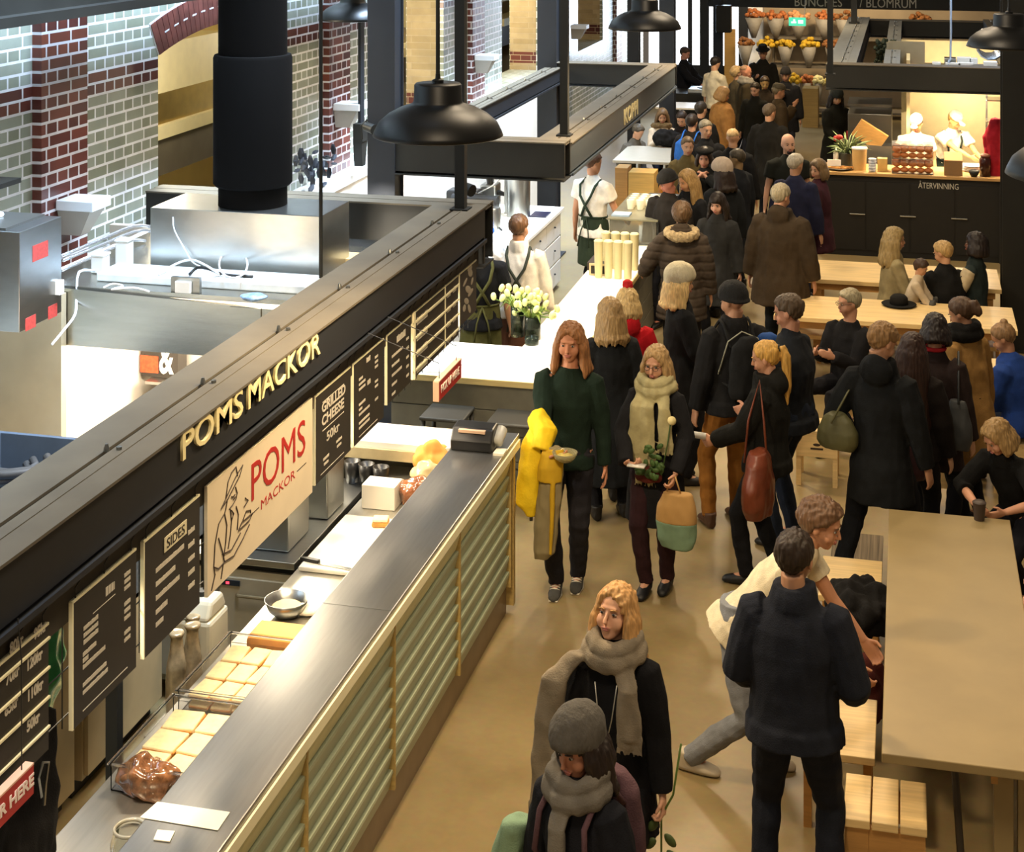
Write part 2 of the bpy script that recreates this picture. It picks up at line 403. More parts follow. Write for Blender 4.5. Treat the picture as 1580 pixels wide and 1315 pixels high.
# thin posts that hang the stall frames
def pole(X, Y, r, z0, z1, label, mtl=BLACK, sq=True):
    b = MB()
    if sq: b.box((X - r, Y - r, z0), (X + r, Y + r, z1)).box((X - r * 1.8, Y - r * 1.8, z0), (X + r * 1.8, Y + r * 1.8, z0 + .015))
    else: b.tube([(X, Y, z0), (X, Y, z1)], r, n=8)
    return thing('hanging_rod', b, mtl, label, 'rod')
pole(-3.08, WX(711, -3.08), .036, 2.55, 6.5, 'black square post standing on the far corner of the sandwich stall frame')
pole(-3.02, WX(871, -3.02), .036, 2.6, 6.5, 'black square post on the near corner of the coffee stall frame')
pole(-3.36, WX(495, -3.36), .012, 2.53, 6.5, 'thin black rod hanging the middle of the sandwich stall frame', sq=False)
pole(-.93, WX(1281, -.93), .035, 2.56, 6.5, 'black post on the near left corner of the right stall frame')
pole(-.9, 28.0, .05, 2.56, 6.5, 'short black post further back on the right stall frame')
# far gable
struct('wall_far', MB().box((-4.0, 36.9, 0), (7, 37.1, 6.5)), mat('grey_plaster', '#b5ada0', .8, var=.08, scale=2))
struct('window_1', MB().box((-5.75, 36.0, .9), (-3.6, 36.03, 6.0)), mat('daylight_glass', '#ffffff', .3, var=0, emit=(.93, .97, 1), es=3.2))
struct('trim_7', MB().box((-5.75, 35.9, 0), (-3.5, 36.1, .9)).box((-4.85, 35.95, .9), (-4.75, 36.05, 6)).box((-3.7, 35.9, .9), (-3.5, 36.1, 6)).box((-5.75, 35.95, 2.6), (-3.5, 36.05, 2.7)), BLUEBLACK)
struct('wall_end', MB().box((-3.6, 36.36, 0), (-3.2, 36.5, 3.6)), WHITE)
# ================================================================== STALL FRAMES
def frame_beam(a, b, z0, z1, w, axis, name_label, grooves=False):
    """box beam; a,b = ends on its outer line; w = width to the left/back"""
    m = MB(); r = root('stall_frame_beam', ((a[0] + b[0]) / 2, (a[1] + b[1]) / 2, z0), name_label, 'beam')
    return r
def beamY(X, w, y0, y1, z0, z1, label, face=BLUEBLACK, top=DARKTOP):
    r = root('frame_beam', (X - w / 2, (y0 + y1) / 2, z0), label, 'beam')
    put('web', MB().box((X - .03, y0, z0 + .02), (X, y1, z1 - .012)).box((X - w, y0, z0 + .02), (X - w + .02, y1, z1 - .012)), face, r)
    t = MB(); g = w * .45
    t.box((X - g, y0, z1 - .012), (X + .015, y1, z1)).box((X - w, y0, z1 - .012), (X - g - .02, y1, z1)).box((X - g - .02, y0, z1 - .03), (X - g, y1, z1 - .022))
    t.box((X - g + .055, y0, z1), (X - g + .062, y1, z1 + .004))
    put('top_flange', t, top, r)
    put('bottom_flange', MB().box((X - w, y0, z0 - .012), (X + .025, y1, z0)).box((X + .012, y0, z0), (X + .025, y1, z0 + .012)), face, r)
    b = MB()
    for k in range(int((y1 - y0) / .9)):
        yy = y0 + .5 + k * .9; b.lathe([(.012, 0), (.012, .012), (.007, .03)], (X - g - .01, yy, z1), 8).lathe([(.012, 0), (.012, .012)], (X - g + .03, yy + .03, z1), 8)
    put('bolts', b, SSD, r)
    return r
def beamX(x0, x1, Y, w, z0, z1, label, face=BLACK, top=DARKTOP):
    r = root('frame_beam', ((x0 + x1) / 2, Y + w / 2, z0), label, 'beam')
    put('web', MB().box((x0, Y, z0 + .02), (x1, Y + .03, z1 - .012)).box((x0, Y + w - .03, z0 + .02), (x1, Y + w, z1 - .012)), face, r)
    put('top_flange', MB().box((x0, Y - .01, z1 - .012), (x1, Y + w * .45, z1)).box((x0, Y + w * .5, z1 - .012), (x1, Y + w + .01, z1)).box((x0, Y + .05, z1 - .03), (x1, Y + w - .05, z1 - .02)), top, r)
    put('bottom_flange', MB().box((x0, Y - .02, z0 - .012), (x1, Y + w + .02, z0)), face, r)
    return r
PF = beamY(-2.95, .37, 2.6, 11.0, 2.31, 2.555, 'long dark beam lettered with the stall name over the sandwich counter')
beamX(-5.6, -2.95, 11.0, .26, 2.12, 2.545, 'dark cross beam closing the far end of the sandwich stall frame')
KB = beamY(-2.93, .34, 13.92, 20.5, 2.28, 2.565, 'blue-grey coffee stall beam with small cream lettering', face=mat('blue_grey_steel', '#39424a', .45, 0, var=.1, scale=2))
beamX(-4.6, -2.93, 13.66, .26, 2.27, 2.6, 'dark front cross beam of the coffee stall frame behind the large pendant lamp')
beamX(-4.6, -2.95, 20.5, .26, 2.27, 2.56, 'dark far cross beam of the coffee stall frame')
beamY(-4.45, .2, 13.92, 20.5, 2.3, 2.5, 'narrow inner beam of the coffee stall frame near the brick wall')
RB = beamX(-1.04, 1.32, 21.15, .26, 2.24, 2.565, 'black front beam of the burger kitchen frame on the right')
beamY(-.68, .36, 21.4, 29.5, 2.27, 2.55, 'grey topped left beam of the burger kitchen frame', top=mat('light_steel_top', '#8d8f8c', .5, .3, var=.1))
beamY(-.12, .2, 21.4, 29.5, 2.27, 2.5, 'second grey inner beam running away above the burger kitchen', top=mat('light_steel_top', '#8d8f8c', .5, .3, var=.1))
beamX(-.7, 3.5, 29.5, .3, 2.2, 2.5, 'dark brown far cross beam above the burger kitchen')
beamY(1.52, .22, 21.2, 29.5, 2.27, 2.55, 'right side beam of the burger kitchen frame')
# added dark backing: shade of the gap under the lettered beam put into colour
put('gap_backing', MB().box((-2.994, 2.6, 2.13), (-2.985, 10.98, 2.298)), mat('gap_shade_brown', '#3b352b', .7, var=.1), PF)
# lettering
GOLD = mat('cream_letter', '#f2e2a8', .45, var=.03, emit=None)
y0, y1 = WX(285, -2.93), WX(378, -2.93)
zt = .122
text('POMS', .14, MX(-2.944, y0, 2.425), GOLD, PF, fit=(y1 - y0, zt), ext=.006, bold=.001, label='first word in cream letters')
y0, y1 = WX(386, -2.93), WX(497, -2.93)
text('MACKOR', .14, MX(-2.944, y0, 2.425), GOLD, PF, fit=(y1 - y0, zt), ext=.006, bold=.001, label='second word in cream letters')
y0, y1 = WX(964, -2.92), WX(985, -2.92)
text('KOPPI', .14, MX(-2.928, y0, 2.33), GOLD, KB, fit=(y1 - y0, .17), ext=.006, bold=.004, label='short word in cream letters')
# flower shop sign
r = root('shop_sign_beam', (-1.0, 34.0, 2.37), 'black sign board with grey letters above the flower shop', 'sign')
put('board', MB().box((-4.3, 34.0, 2.37), (2.3, 34.15, 2.95)), BLACK, r)
GL = mat('grey_letter', '#b9b5a8', .5, var=.05)
text('BUNCHES', .2, MY(-2.32, 33.99, 2.41), GL, r, fit=(.98, .19), label='left word in grey letters')
text('/ BLOMRUM', .2, MY(-.98, 33.99, 2.41), GL, r, fit=(1.15, .19), label='right word in grey letters after a stroke')
r = root('exit_sign', (-2.25, 33.3, 2.1), 'small green lit exit sign hanging before the flowers', 'sign')
p = W(1230, 34, 2.18)
r.location = (p.x, p.y, 2.1)
put('panel', MB().box((p.x - .17, p.y, 2.1), (p.x + .17, p.y + .05, 2.27)), mat('exit_green', '#1fae7c', .4, var=0, emit=(.1, .75, .45), es=1.1), r)
put('pictogram', MB().box((p.x - .12, p.y - .006, 2.155), (p.x - .02, p.y, 2.19)).box((p.x - .08, p.y - .006, 2.19), (p.x - .04, p.y, 2.235)).box((p.x + .02, p.y - .006, 2.15), (p.x + .12, p.y, 2.22)), mat('exit_white', '#ffffff', .4, var=0, emit=(.9, 1, .95), es=1.2), r)
put('cable', MB().tube([(p.x + .15, p.y + .02, 2.27), (p.x + .17, p.y + .02, 2.9)], .006, 6), WHITE, r)
# ================================================================== PENDANT LAMPS
SHADE = mat('black_enamel', '#0f0f0e', .42, 0, var=.05, spec=.5)
INN = mat('shade_lining', '#d8d0bc', .5, var=0)
BULB = mat('glowing_bulb', '#fff2d0', .4, var=0, emit=(1, .8, .5), es=9)
lr = root('pendant_lamp', (0, 0, 0), '', 'lamp', 'black enamel pendant lamps')
prof = [(.02, .262), (.112, .262), (.120, .252), (.122, .172), (.132, .158), (.19, .140), (.25, .108), (.30, .066), (.322, .022), (.33, .0), (.322, -.004), (.316, .018), (.292, .060), (.242, .10), (.185, .130), (.12, .148), (.03, .155)]
put('shade', MB().lathe(prof, n=48), SHADE, lr, smooth=True)
put('cap', MB().lathe([(.0, .262), (.03, .262), (.03, .278), (.014, .284), (.012, .31), (.0, .315)], n=20), SHADE, lr, auto=True)
put('socket', MB().lathe([(.0, .17), (.03, .17), (.03, .08), (.0, .075)], n=14), BLACK, lr)
put('bulb', MB().ell((0, 0, .035), (.038, .038, .05)), BULB, lr, smooth=True)
put('cord', MB().tube([(0, 0, .3), (0, 0, 3.0)], .011, 8), BLACK, lr)
LN = ['nearest large pendant lamp before the coffee stall front beam', 'pendant lamp between the two far columns', 'pendant lamp at the top edge by the wide column', 'pendant lamp above the burger kitchen at the right edge', 'pendant lamp cut by the right edge lower down',
      'distant pendant lamp of the left row above the queue', 'distant pendant lamp of the right row', 'farthest pendant lamp of the left row', 'pendant lamp of the left row below the viewer', 'pendant lamp of the right row below the viewer']
for i, ((x, y), n) in enumerate(zip(PEND, LN)):
    o = lr if i == 0 else copy_tree(lr)
    o['_p'] = 1; o.location = (x, y, 3.58); o['label'] = 'black ' + n
for o in bpy.data.objects:
    if '_p' in o.keys(): del o['_p']
# ================================================================== SANDWICH STALL
CY0, CY1 = 2.8, 10.3
r = root('service_counter', (-2.75, (CY0 + CY1) / 2, 0), 'long stainless topped counter faced with pale green slats', 'counter')
CTR = r
put('worktop', MB().box((-2.92, CY0, 1.12), (-2.545, CY1 + .12, 1.15)), mat('counter_steel', '#8f8e8b', .30, .85, var=.06, scale=6, stretch=(8, .6, 1)), r, bevel=.006)
put('joint', MB().box((-2.92, WX(560, -2.7), 1.1502), (-2.545, WX(560, -2.7) + .006, 1.1512)), SSD, r)
put('body', MB().box((-2.9, CY0, .2), (-2.62, CY1 - .03, 1.12)), mat('dark_core', '#5f6148', .7), r)
EDG = mat('pale_yellow_edge', '#f6efca', .5, var=.03); GRN = mat('sage_slat', '#a2aa90', .42, var=.06, scale=3, spec=.6)
put('edge_strip', MB().box((-2.56, CY0, 1.065), (-2.535, CY1 + .1, 1.118)), EDG, r)
pitch = 1.225; posts = [10.2 - pitch * k for k in range(7)]
for k in range(6):
    a, b = posts[k + 1] + .03, posts[k]; m = MB()
    for q in range(8):
        zt = 1.04 - q * .105
        m.prism([(-2.625, zt), (-2.562, zt), (-2.560, zt - .014), (-2.584, zt - .105), (-2.625, zt - .105)], a, b, 'y')
    put('slat_panel', m, GRN, r)
    put('top_slat', MB().prism([(-2.562, 1.04), (-2.556, 1.04), (-2.554, 1.022), (-2.578, .94), (-2.584, .94)], a, b, 'y'), mat('pale_sage', '#d6d3a4', .45, var=.04), r)
POSTM = wood('#b59b60', name='post_wood')
for k, y in enumerate(posts):
    m = MB().box((-2.60, y, .2), (-2.552, y + .02, 1.118))
    put('post', m, POSTM, r)
put('end_panel', MB().box((-2.9, CY1 - .03, .05), (-2.55, CY1 + .02, 1.12)), POSTM, r)
put('plinth', MB().box((-2.88, CY0, 0), (-2.60, CY1 - .03, .2)), mat('plinth', '#7f6b50', .4), r)
# low inner worktop
r = root('preparation_bench', (-3.2, 6.4, 0), 'low stainless preparation bench inside the sandwich stall', 'bench')
put('worktop', MB().box((-3.42, CY0, .86), (-2.93, CY1, .9)), mat('bench_steel', '#b3b1a8', .3, .7, var=.06, scale=6, stretch=(8, .6, 1)), r, bevel=.004)
m = MB()
for yy in (WX(370, -3.1), WX(445, -3.1)): m.box((-3.42, yy, .9), (-2.93, yy + .01, .902))
put('joint', m, mat('joint_light', '#d8d6cc', .4, .6), r)
m = MB()
for k in range(6): m.box((-3.4, CY0 + k * 1.24 + .02, .12), (-2.95, CY0 + (k + 1) * 1.24 - .02, .86))
put('cabinet', m, SSD, r)
# far crossing worktop
r = root('service_shelf', (-3.3, 10.3, 0), 'white bright worktop closing the far end of the sandwich stall', 'counter')
put('worktop', MB().box((-3.95, 10.05, 1.1), (-2.93, 10.42, 1.14)), WHITE, r)
put('apron', MB().box((-3.95, 10.03, 1.03), (-2.93, 10.05, 1.1)), mat('apron', '#b8a982', .5), r)
put('side_panel', MB().box((-3.95, 10.38, .0), (-2.93, 10.42, 1.1)).box((-3.95, 10.06, 0), (-3.9, 10.4, 1.1)), mat('grey_boards', '#6d6a5c', .7, var=.1), r)
# payment terminal
p = W(735, 690, 1.15); x, y = p.x, p.y
r = root('payment_terminal', (x, y, 1.15), 'black receipt printer and payment terminal at the far end of the counter', 'terminal')
put('housing', MB().prism([(y - .1, 1.15), (y + .09, 1.15), (y + .11, 1.26), (y + .07, 1.30), (y - .05, 1.29), (y - .11, 1.22)], x - .15, x + .13), mat('black_plastic', '#1b1a19', .35), r, bevel=.012)
put('paper_slot', MB().box((x - .1, y - .085, 1.267), (x + .08, y - .055, 1.285)), mat('slot', '#c9a78a', .5), r)
put('side_unit', MB().tube([(x + .15, y - .03, 1.20), (x + .15, y + .08, 1.25)], [.035, .04], 12), mat('grey_plastic', '#b9b6ab', .4), r, smooth=True)
p = W(775, 700, 1.15)
thing('receipt_slip', MB().box((p.x - .05, p.y - .05, 1.15), (p.x + .02, p.y + .05, 1.165)), mat('paper', '#efe9d2', .8, var=.03), 'small pale card block beside the black payment terminal', 'card')
PAPER = mat('paper', '#efe9d2', .8, var=.03)
a, b, c_, d = W(243, 1238, 1.152), W(355, 1254, 1.152), W(336, 1282, 1.152), W(216, 1262, 1.152)
thing('paper_sheet', MB().add([a, b, c_, d] + [q + Vector((0, 0, .002)) for q in (a, b, c_, d)], [(3, 2, 1, 0), (4, 5, 6, 7), (0, 1, 5, 4), (1, 2, 6, 5), (2, 3, 7, 6), (3, 0, 4, 7)]), PAPER, 'large white paper sheet lying on the near end of the steel counter', 'paper')
a, b, c_, d = W(243, 1282, 1.152), W(270, 1284, 1.152), W(262, 1300, 1.152), W(237, 1297, 1.152)
thing('paper_note', MB().add([a, b, c_, d] + [q + Vector((0, 0, .004)) for q in (a, b, c_, d)], [(3, 2, 1, 0), (4, 5, 6, 7), (0, 1, 5, 4), (1, 2, 6, 5), (2, 3, 7, 6), (3, 0, 4, 7)]), PAPER, 'small white paper note beside the larger sheet', 'paper')
# glass jar at the lower edge
p = W(201, 1288, 1.08); x, y = p.x, p.y
r = root('glass_jar', (x, y, .9), 'clear round glass jar at the bottom left end of the counter', 'jar')
put('jar_body', MB().lathe([(.0, .9), (.07, .9), (.078, .92), (.078, 1.05), (.066, 1.085), (.058, 1.09), (.058, 1.10), (.064, 1.105), (.060, 1.085), (.073, 1.05), (.073, .925), (.0, .912)], (x, y, 0), 32), GLASS, r, smooth=True)
put('rim', MB().lathe([(.056, 1.098), (.066, 1.098), (.068, 1.106), (.064, 1.112), (.056, 1.108)], (x, y, 0), 32, ring=True), mat('rim_glass', '#d8d4c4', .1, trans=.6, var=0), r, smooth=True)
put('coins', MB().lathe([(0, .914), (.070, .914), (.070, .935), (0, .945)], (x, y, 0), 20), mat('coins', '#b9a27c', .4, .5, var=.5, scale=60), r)
# ---------------------------------------------------------------- food on the bench
BRD = mat('bread_crumb', '#f3dfae', .8, var=.12, scale=30); CRUST = mat('bread_crust', '#c98b45', .75, var=.2, scale=20); LOAF = mat('orange_loaf', '#dc9436', .6, var=.15, scale=12)
def slab(m, x, y, z, sx, sy, sz, a=0, mi=0, tilt=0):
    M = Matrix.Translation((x, y, z)) @ Matrix.Rotation(a, 4, 'Z') @ Matrix.Rotation(tilt, 4, 'X')
    return m.box((-sx / 2, -sy / 2, 0), (sx / 2, sy / 2, sz), mi, M)
def tray(x0, x1, y0, y1, z, h, label):
    m = MB(); t = .005
    m.box((x0, y0, z), (x1, y1, z + t)).box((x0, y0, z), (x0 + t, y1, z + h)).box((x1 - t, y0, z), (x1, y1, z + h)).box((x0, y0, z), (x1, y0 + t, z + h)).box((x0, y1 - t, z), (x1, y1, z + h))
    m.box((x0 - .012, y0 - .012, z + h - .006), (x0 + .006, y1 + .012, z + h)).box((x0, y0 - .012, z + h - .006), (x1, y0 + .006, z + h)).box((x0, y1 - .006, z + h - .006), (x1, y1 + .012, z + h))
    return thing('food_tray', m, PLAST, label, 'tray', 'clear trays on the bench')
q0 = WX(262, -3.3); 
TR = [(-3.36, -2.97, WX(293, -3.3), WX(372, -3.3), 'clear tray full of sliced sandwich bread, beside the wrapped bottles'),
      (-3.36, -2.97, WX(190, -3.3), WX(285, -3.3), 'clear tray of bread and ham at the near end of the bench')]
for k, (x0, x1, y0, y1, l) in enumerate(TR):
    tray(x0, x1, y0, y1, .902, .12, l)
    n = 3 if k == 0 else 2; m = 3
    for i in range(m):
        for j in range(2 if k else 3):
            w_ = (x1 - x0 - .06) / (2 if k else 3); d_ = (y1 - y0 - .06) / m
            for lay in range(2):
                b = MB(); slab(b, 0, 0, 0, w_ * .92, d_ * .9, .028, random.uniform(-.12, .12)); slab(b, 0, 0, .006, w_ * .95, d_ * .93, .014, 0, 1)
                b.move(Matrix.Translation((x0 + .03 + w_ * (j + .5), y0 + .03 + d_ * (i + .5), .910 + lay * .045)))
                o = thing('bread_slice', b, [BRD, CRUST], ('pale bread slice on top of a stack in the far tray' if k == 0 else 'pale bread slice on top of a stack in the near tray'), 'bread', 'bread slices in the %s tray' % ('far' if k == 0 else 'near'), bevel=.008)
                if lay == 0: o['label'] = o['label'].replace('on top of a stack', 'lying lowest')
HAM = mat('ham', '#b86a55', .5, var=.35, scale=25)
m = MB()
for k in range(9): m.ell((-3.30 + .05 * (k % 3), TR[1][2] + .05 + .05 * (k // 3), .93 + .02 * (k % 2)), (.035, .03, .02), None, 8, 5)
thing('ham_pile', m, HAM, 'folded pinkish ham slices in the near bread tray', 'ham', smooth=True)
p = W(222, 1210, .93)
def bag(name, c, r, mtl, label, cat, seed=1, tie=None, parent=None, amp=.02):
    m = MB().ell(c, r, None, 14, 9)
    me = fuse(m, .012, 1, fold=amp, fscale=(14, 14, 14), seed=seed); bb = Vector((c[0], c[1], c[2] - r[2])); me.transform(Matrix.Translation(-bb))
    o = link(name, me, mtl); o.location = bb; return tag(o, label, cat)
bag('wrapped_bread', (p.x + .02, p.y - .02, .975), (.15, .10, .07), mat('brown_bread_bag', '#9a6a48', .15, var=.7, scale=30, coat=.8, trans=.3), 'shiny plastic bag of brown bread at the near end of the bench', 'bread', 3, amp=.04)
p = W(430, 985, .95)
r = root('loaf_crate', (p.x, p.y, .9), 'golden block of bread loaves beside the steel bowl', 'bread')
put('loaf', MB().box((p.x - .14, p.y - .12, .902), (p.x + .15, p.y + .08, 1.0)), LOAF, r, bevel=.035)
put('crust', MB().box((p.x - .12, p.y - .1, .995), (p.x + .13, p.y + .06, 1.008)), mat('pale_crust', '#e9b35c', .6), r, bevel=.006)
def bowl(name, x, y, z, R, h, mtl, label, food=None, cat='bowl', par=None):
    r = root(name, (x, y, z), label, cat)
    put('bowl_shell', MB().lathe([(0, z), (R * .5, z), (R * .82, z + h * .4), (R, z + h), (R * .97, z + h), (R * .78, z + h * .42), (R * .46, z + .006), (0, z + .006)], (x, y, 0), 32), mtl, r, smooth=True)
    if food: put('food', MB().ell((x, y, z + h * .45), (R * .72, R * .72, h * .35), None, 16, 8), food, r, smooth=True)
    return r
p = W(440, 947, .92)
bowl('steel_bowl', p.x, p.y + .02, .902, .12, .09, SS, 'polished steel mixing bowl behind the golden loaves', BRD)
p = W(470, 940, .92)
thing('towel', MB().ell((p.x + .02, p.y - .02, .93), (.09, .06, .025)), mat('white_towel', '#f0ead8', .9, bump=.5, bscale=60), 'white cloth lying beside the steel bowl', 'cloth', smooth=True)
# cutting board, knife, sandwich
a, b = W(548, 812, .93), W(570, 893, .93)
bx0, by0, bx1, by1 = -3.40, WX(520, -3.2) - .10, -2.96, WX(545, -3.2) + .42
bx = thing('cutting_board', MB().box((bx0, by0, .902), (bx1, by1, .93)), mat('white_board', '#f4efe2', .5, var=.02), 'large white cutting board in the middle of the bench', 'board', bevel=.008)
b = MB(); slab(b, 0, 0, 0, .10, .09, .03, .2); slab(b, 0, 0, .03, .095, .085, .018, .2, 1)
b.move(Matrix.Translation((bx0 + .27, by1 - .12, .932)))
thing('sandwich', b, [CRUST, BRD], 'half a toasted sandwich on the white cutting board', 'sandwich', bevel=.01)
r = root('bread_knife', (bx0 + .12, by0 + .05, .931), 'long steel knife lying across the near edge of the cutting board', 'knife')
put('blade', MB().prism([(bx0 + .10, by0 + .05), (bx0 + .38, by0 + .0), (bx0 + .36, by0 + .035), (bx0 + .10, by0 + .085)], .932, .935, 'z'), SS, r)
put('handle', MB().prism([(bx0 - .02, by0 + .075), (bx0 + .10, by0 + .052), (bx0 + .105, by0 + .083), (bx0 - .015, by0 + .105)], .932, .95, 'z'), mat('black_plastic', '#1b1a19', .35), r, bevel=.004)
y = by1 + .18
thing('takeaway_box', MB().prism([(y, .902), (y + .22, .902), (y + .22, 1.02), (y + .16, 1.05), (y, 1.05)], -3.36, -3.14), mat('white_card', '#f1ece0', .7, var=.02), 'white card box standing behind the cutting board', 'box', bevel=.004)
bag('bread_bag', (-3.03, y + .12, .99), (.11, .13, .10), mat('clear_bread_bag', '#8d5635', .2, var=.5, scale=14, coat=.5), 'clear bag of dark bread beside the white box', 'bread', 5)
bag('plastic_wrap', (-3.02, y + .33, 1.02), (.10, .10, .09), mat('cream_wrap', '#ead9a5', .2, var=.1, trans=.3), 'crumpled cream plastic bag behind the dark bread', 'bag', 6, amp=.035)
bag('paper_bag', (-3.04, y + .50, 1.04), (.13, .12, .15), mat('kraft_orange', '#d9994a', .8, var=.1), 'upright orange paper bag near the far end of the bench', 'bag', 7, amp=.03)
# steel containers behind
KX0, KX1, KY = -5.29, -3.46, 8.67
r = root('kitchen_block', (-4.4, KY + .3, 0), 'stainless steel kitchen block with refrigerator fronts facing the viewer', 'cabinet')
put('worktop', MB().box((KX0, KY - .02, .86), (KX1, 10.0, .9)), SS, r, bevel=.004)
put('body', MB().box((KX0, KY, .12), (KX1, 9.9, .82)), mat('fridge_front', '#a9a18b', .4, .35, var=.05), r)
put('shadow_gap', MB().box((KX0, KY + .02, .82), (KX1, 9.9, .86)), BLACK, r)
for k in range(4):
    x0 = KX1 - .48 * (k + 1); d = put('door', MB().box((x0 + .01, KY - .02, .16), (x0 + .47, KY, .72 if k else .78)), mat('fridge_front', '#a9a18b', .4, .35, var=.05), r, bevel=.003)
    put('handle', MB().tube([(x0 + .12, KY - .02, .68), (x0 + .14, KY - .05, .69), (x0 + .34, KY - .05, .69), (x0 + .36, KY - .02, .68)], .01, 8), mat('bronze_handle', '#7f6f50', .4, .5), d)
put('display', MB().box((-3.98, KY - .028, .735), (-3.80, KY - .02, .765)), mat('display_black', '#14202a', .3), r)
put('display_light', MB().box((-3.885, KY - .031, .743), (-3.865, KY - .028, .757)), mat('led_red', '#ff2030', .4, var=0, emit=(1, .05, .08), es=2.5), r)
put('leg', MB().lathe([(0, 0), (.02, 0), (.02, .12), (0, .12)], (KX1 - .1, KY + .1, 0), 10), BLACK, r)
put('leg', MB().lathe([(0, 0), (.02, 0), (.02, .12), (0, .12)], (KX1 - 1.3, KY + .1, 0), 10), BLACK, r)
for i, (px, py, sx, sy, sz, l) in enumerate([(465, 835, .34, .34, .24, 'low steel fryer box with a cloth on its lid'), (528, 775, .2, .3, .3, 'tall steel food bin behind the white box'), (478, 700, .12, .2, .34, 'narrow steel container behind the price boards')]):
    p = W(px, py, .9); x, y = min(p.x, KX1 - sx / 2 - .01), max(p.y, KY + sy / 2)
    if i == 0: x, y = -3.72, 8.95
    if i == 1: x, y = -3.60, 9.45
    if i == 2: x, y = -3.85, 9.6
    r = root('steel_container', (x, y, .9), l, 'container')
    put('container_body', MB().box((x - sx / 2, y - sy / 2, .902), (x + sx / 2, y + sy / 2, .9 + sz)), SSD, r, bevel=.01)
    put('rim', MB().box((x - sx / 2 - .01, y - sy / 2 - .01, .9 + sz), (x + sx / 2 + .01, y + sy / 2 + .01, .915 + sz)), SS, r, bevel=.004)
thing('folded_cloth', MB().ell((-3.75, 8.92, 1.17), (.13, .09, .014)).box((-3.82, 8.86, 1.155), (-3.66, 8.96, 1.172)), mat('white_towel', '#f0ead8', .9, bump=.5, bscale=60), 'white folded cloth on the low steel fryer box', 'cloth', smooth=True)
for i in range(3):
    x, y = -3.42 + .11 * i - .05, 9.95 - .03 * i
    thing('black_cup_stack', MB().lathe([(0, .902), (.045, .902), (.055, 1.04), (.05, 1.04), (0, .95)], (x - .1, y, 0), 16), mat('black_plastic', '#1b1a19', .35), 'black beaker among three standing under the white far worktop', 'cup', 'black beakers', smooth=True)
# price boards along the beam
def board(px0, px1, z0, z1, X=-2.97, label='', mtl=BOARD, t=.012):
    y0, y1 = WX(px0, X), WX(px1, X)
    r = root('menu_board', (X, (y0 + y1) / 2, z0), label, 'sign', 'hanging menu boards')
    put('panel', MB().box((X - t, y0, z0), (X, y1, z1)), mtl, r)
    put('top_edge', MB().box((X - t - .002, y0, z1 - .006), (X + .002, y1, z1 + .003)).box((X - t - .002, y0 - .004, z0), (X + .002, y0 + .004, z1)), EDG, r)
    m = MB(); n = max(2, int((y1 - y0) / .13))
    for k in range(n):
        yy = y0 + .03 + (y1 - y0 - .06) * k / (n - 1)
        m.tube([(X - .006, yy, z1), (X - .006, yy, z1 + .04), (X + .012, yy + .012, z1 + .075), (X + .03, yy, z1 + .11)], .003, 5)
    put('hook', m, BLACK, r)
    return r, y0, y1
def bars(r, X, y0, y1, rows, z0, z1, mtl=CHALK):
    """rows of small unreadable chalk lettering: (u, v, length, height) in board fractions"""
    m = MB(); rnd = random.Random(int(y0 * 100))
    for u, v, ln, h in rows:
        yy = y0 + (y1 - y0) * u; zz = z0 + (z1 - z0) * v; L_ = (y1 - y0) * ln; H_ = (z1 - z0) * h; x = 0
        while x < L_:
            w_ = H_ * rnd.uniform(.35, .6); m.box((X, yy + x, zz), (X + .0015, yy + min(x + w_, L_), zz + H_ * rnd.uniform(.85, 1))); x += w_ + H_ * .14
    put('small_lettering', m, mtl, r)
Z0, Z1 = 1.73, 2.2
r, y0, y1 = board(112, 210, Z0, Z1, label='dark menu board with three columns of faint prices, left of the sides board')
bars(r, -2.97, y0, y1, [(.5, .82, .14, .07)] + [(.8, .84 - k * .055, .1, .035) for k in range(3)] + [(.16, .70 - k * .055, .22, .035) for k in range(3)] + [(.8, .6 - k * .06, .1, .035) for k in range(3)] + [(.15, .50, .2, .035), (.15, .45, .08, .035), (.15, .40, .34, .035), (.8, .36, .1, .035), (.8, .3, .1, .035), (.15, .26, .36, .035), (.15, .2, .38, .035), (.15, .07, .7, .008), (.3, .77, .35, .006)], Z0, Z1)
r, y0, y1 = board(222, 308, Z0, Z1, label='dark menu board headed SIDES beside the large white sign')
put('heading_plate', MB().box((-2.969, y0 + (y1 - y0) * .34, 2.085), (-2.966, y0 + (y1 - y0) * .74, 2.145)), mat('ivory', '#d8cfae', .7), r)
text('SIDES', .05, MX(-2.9655, y0 + (y1 - y0) * .38, 2.095), BOARD, r, fit=((y1 - y0) * .32, .04), ext=.001, label='dark letters reading SIDES')
bars(r, -2.97, y0, y1, [(.2, .64, .5, .045), (.2, .52, .34, .045), (.2, .40, .42, .045), (.2, .28, .2, .045), (.2, .17, .13, .045)] + [(.78, .72 - k * .125, .12, .045) for k in range(5)], Z0, Z1)
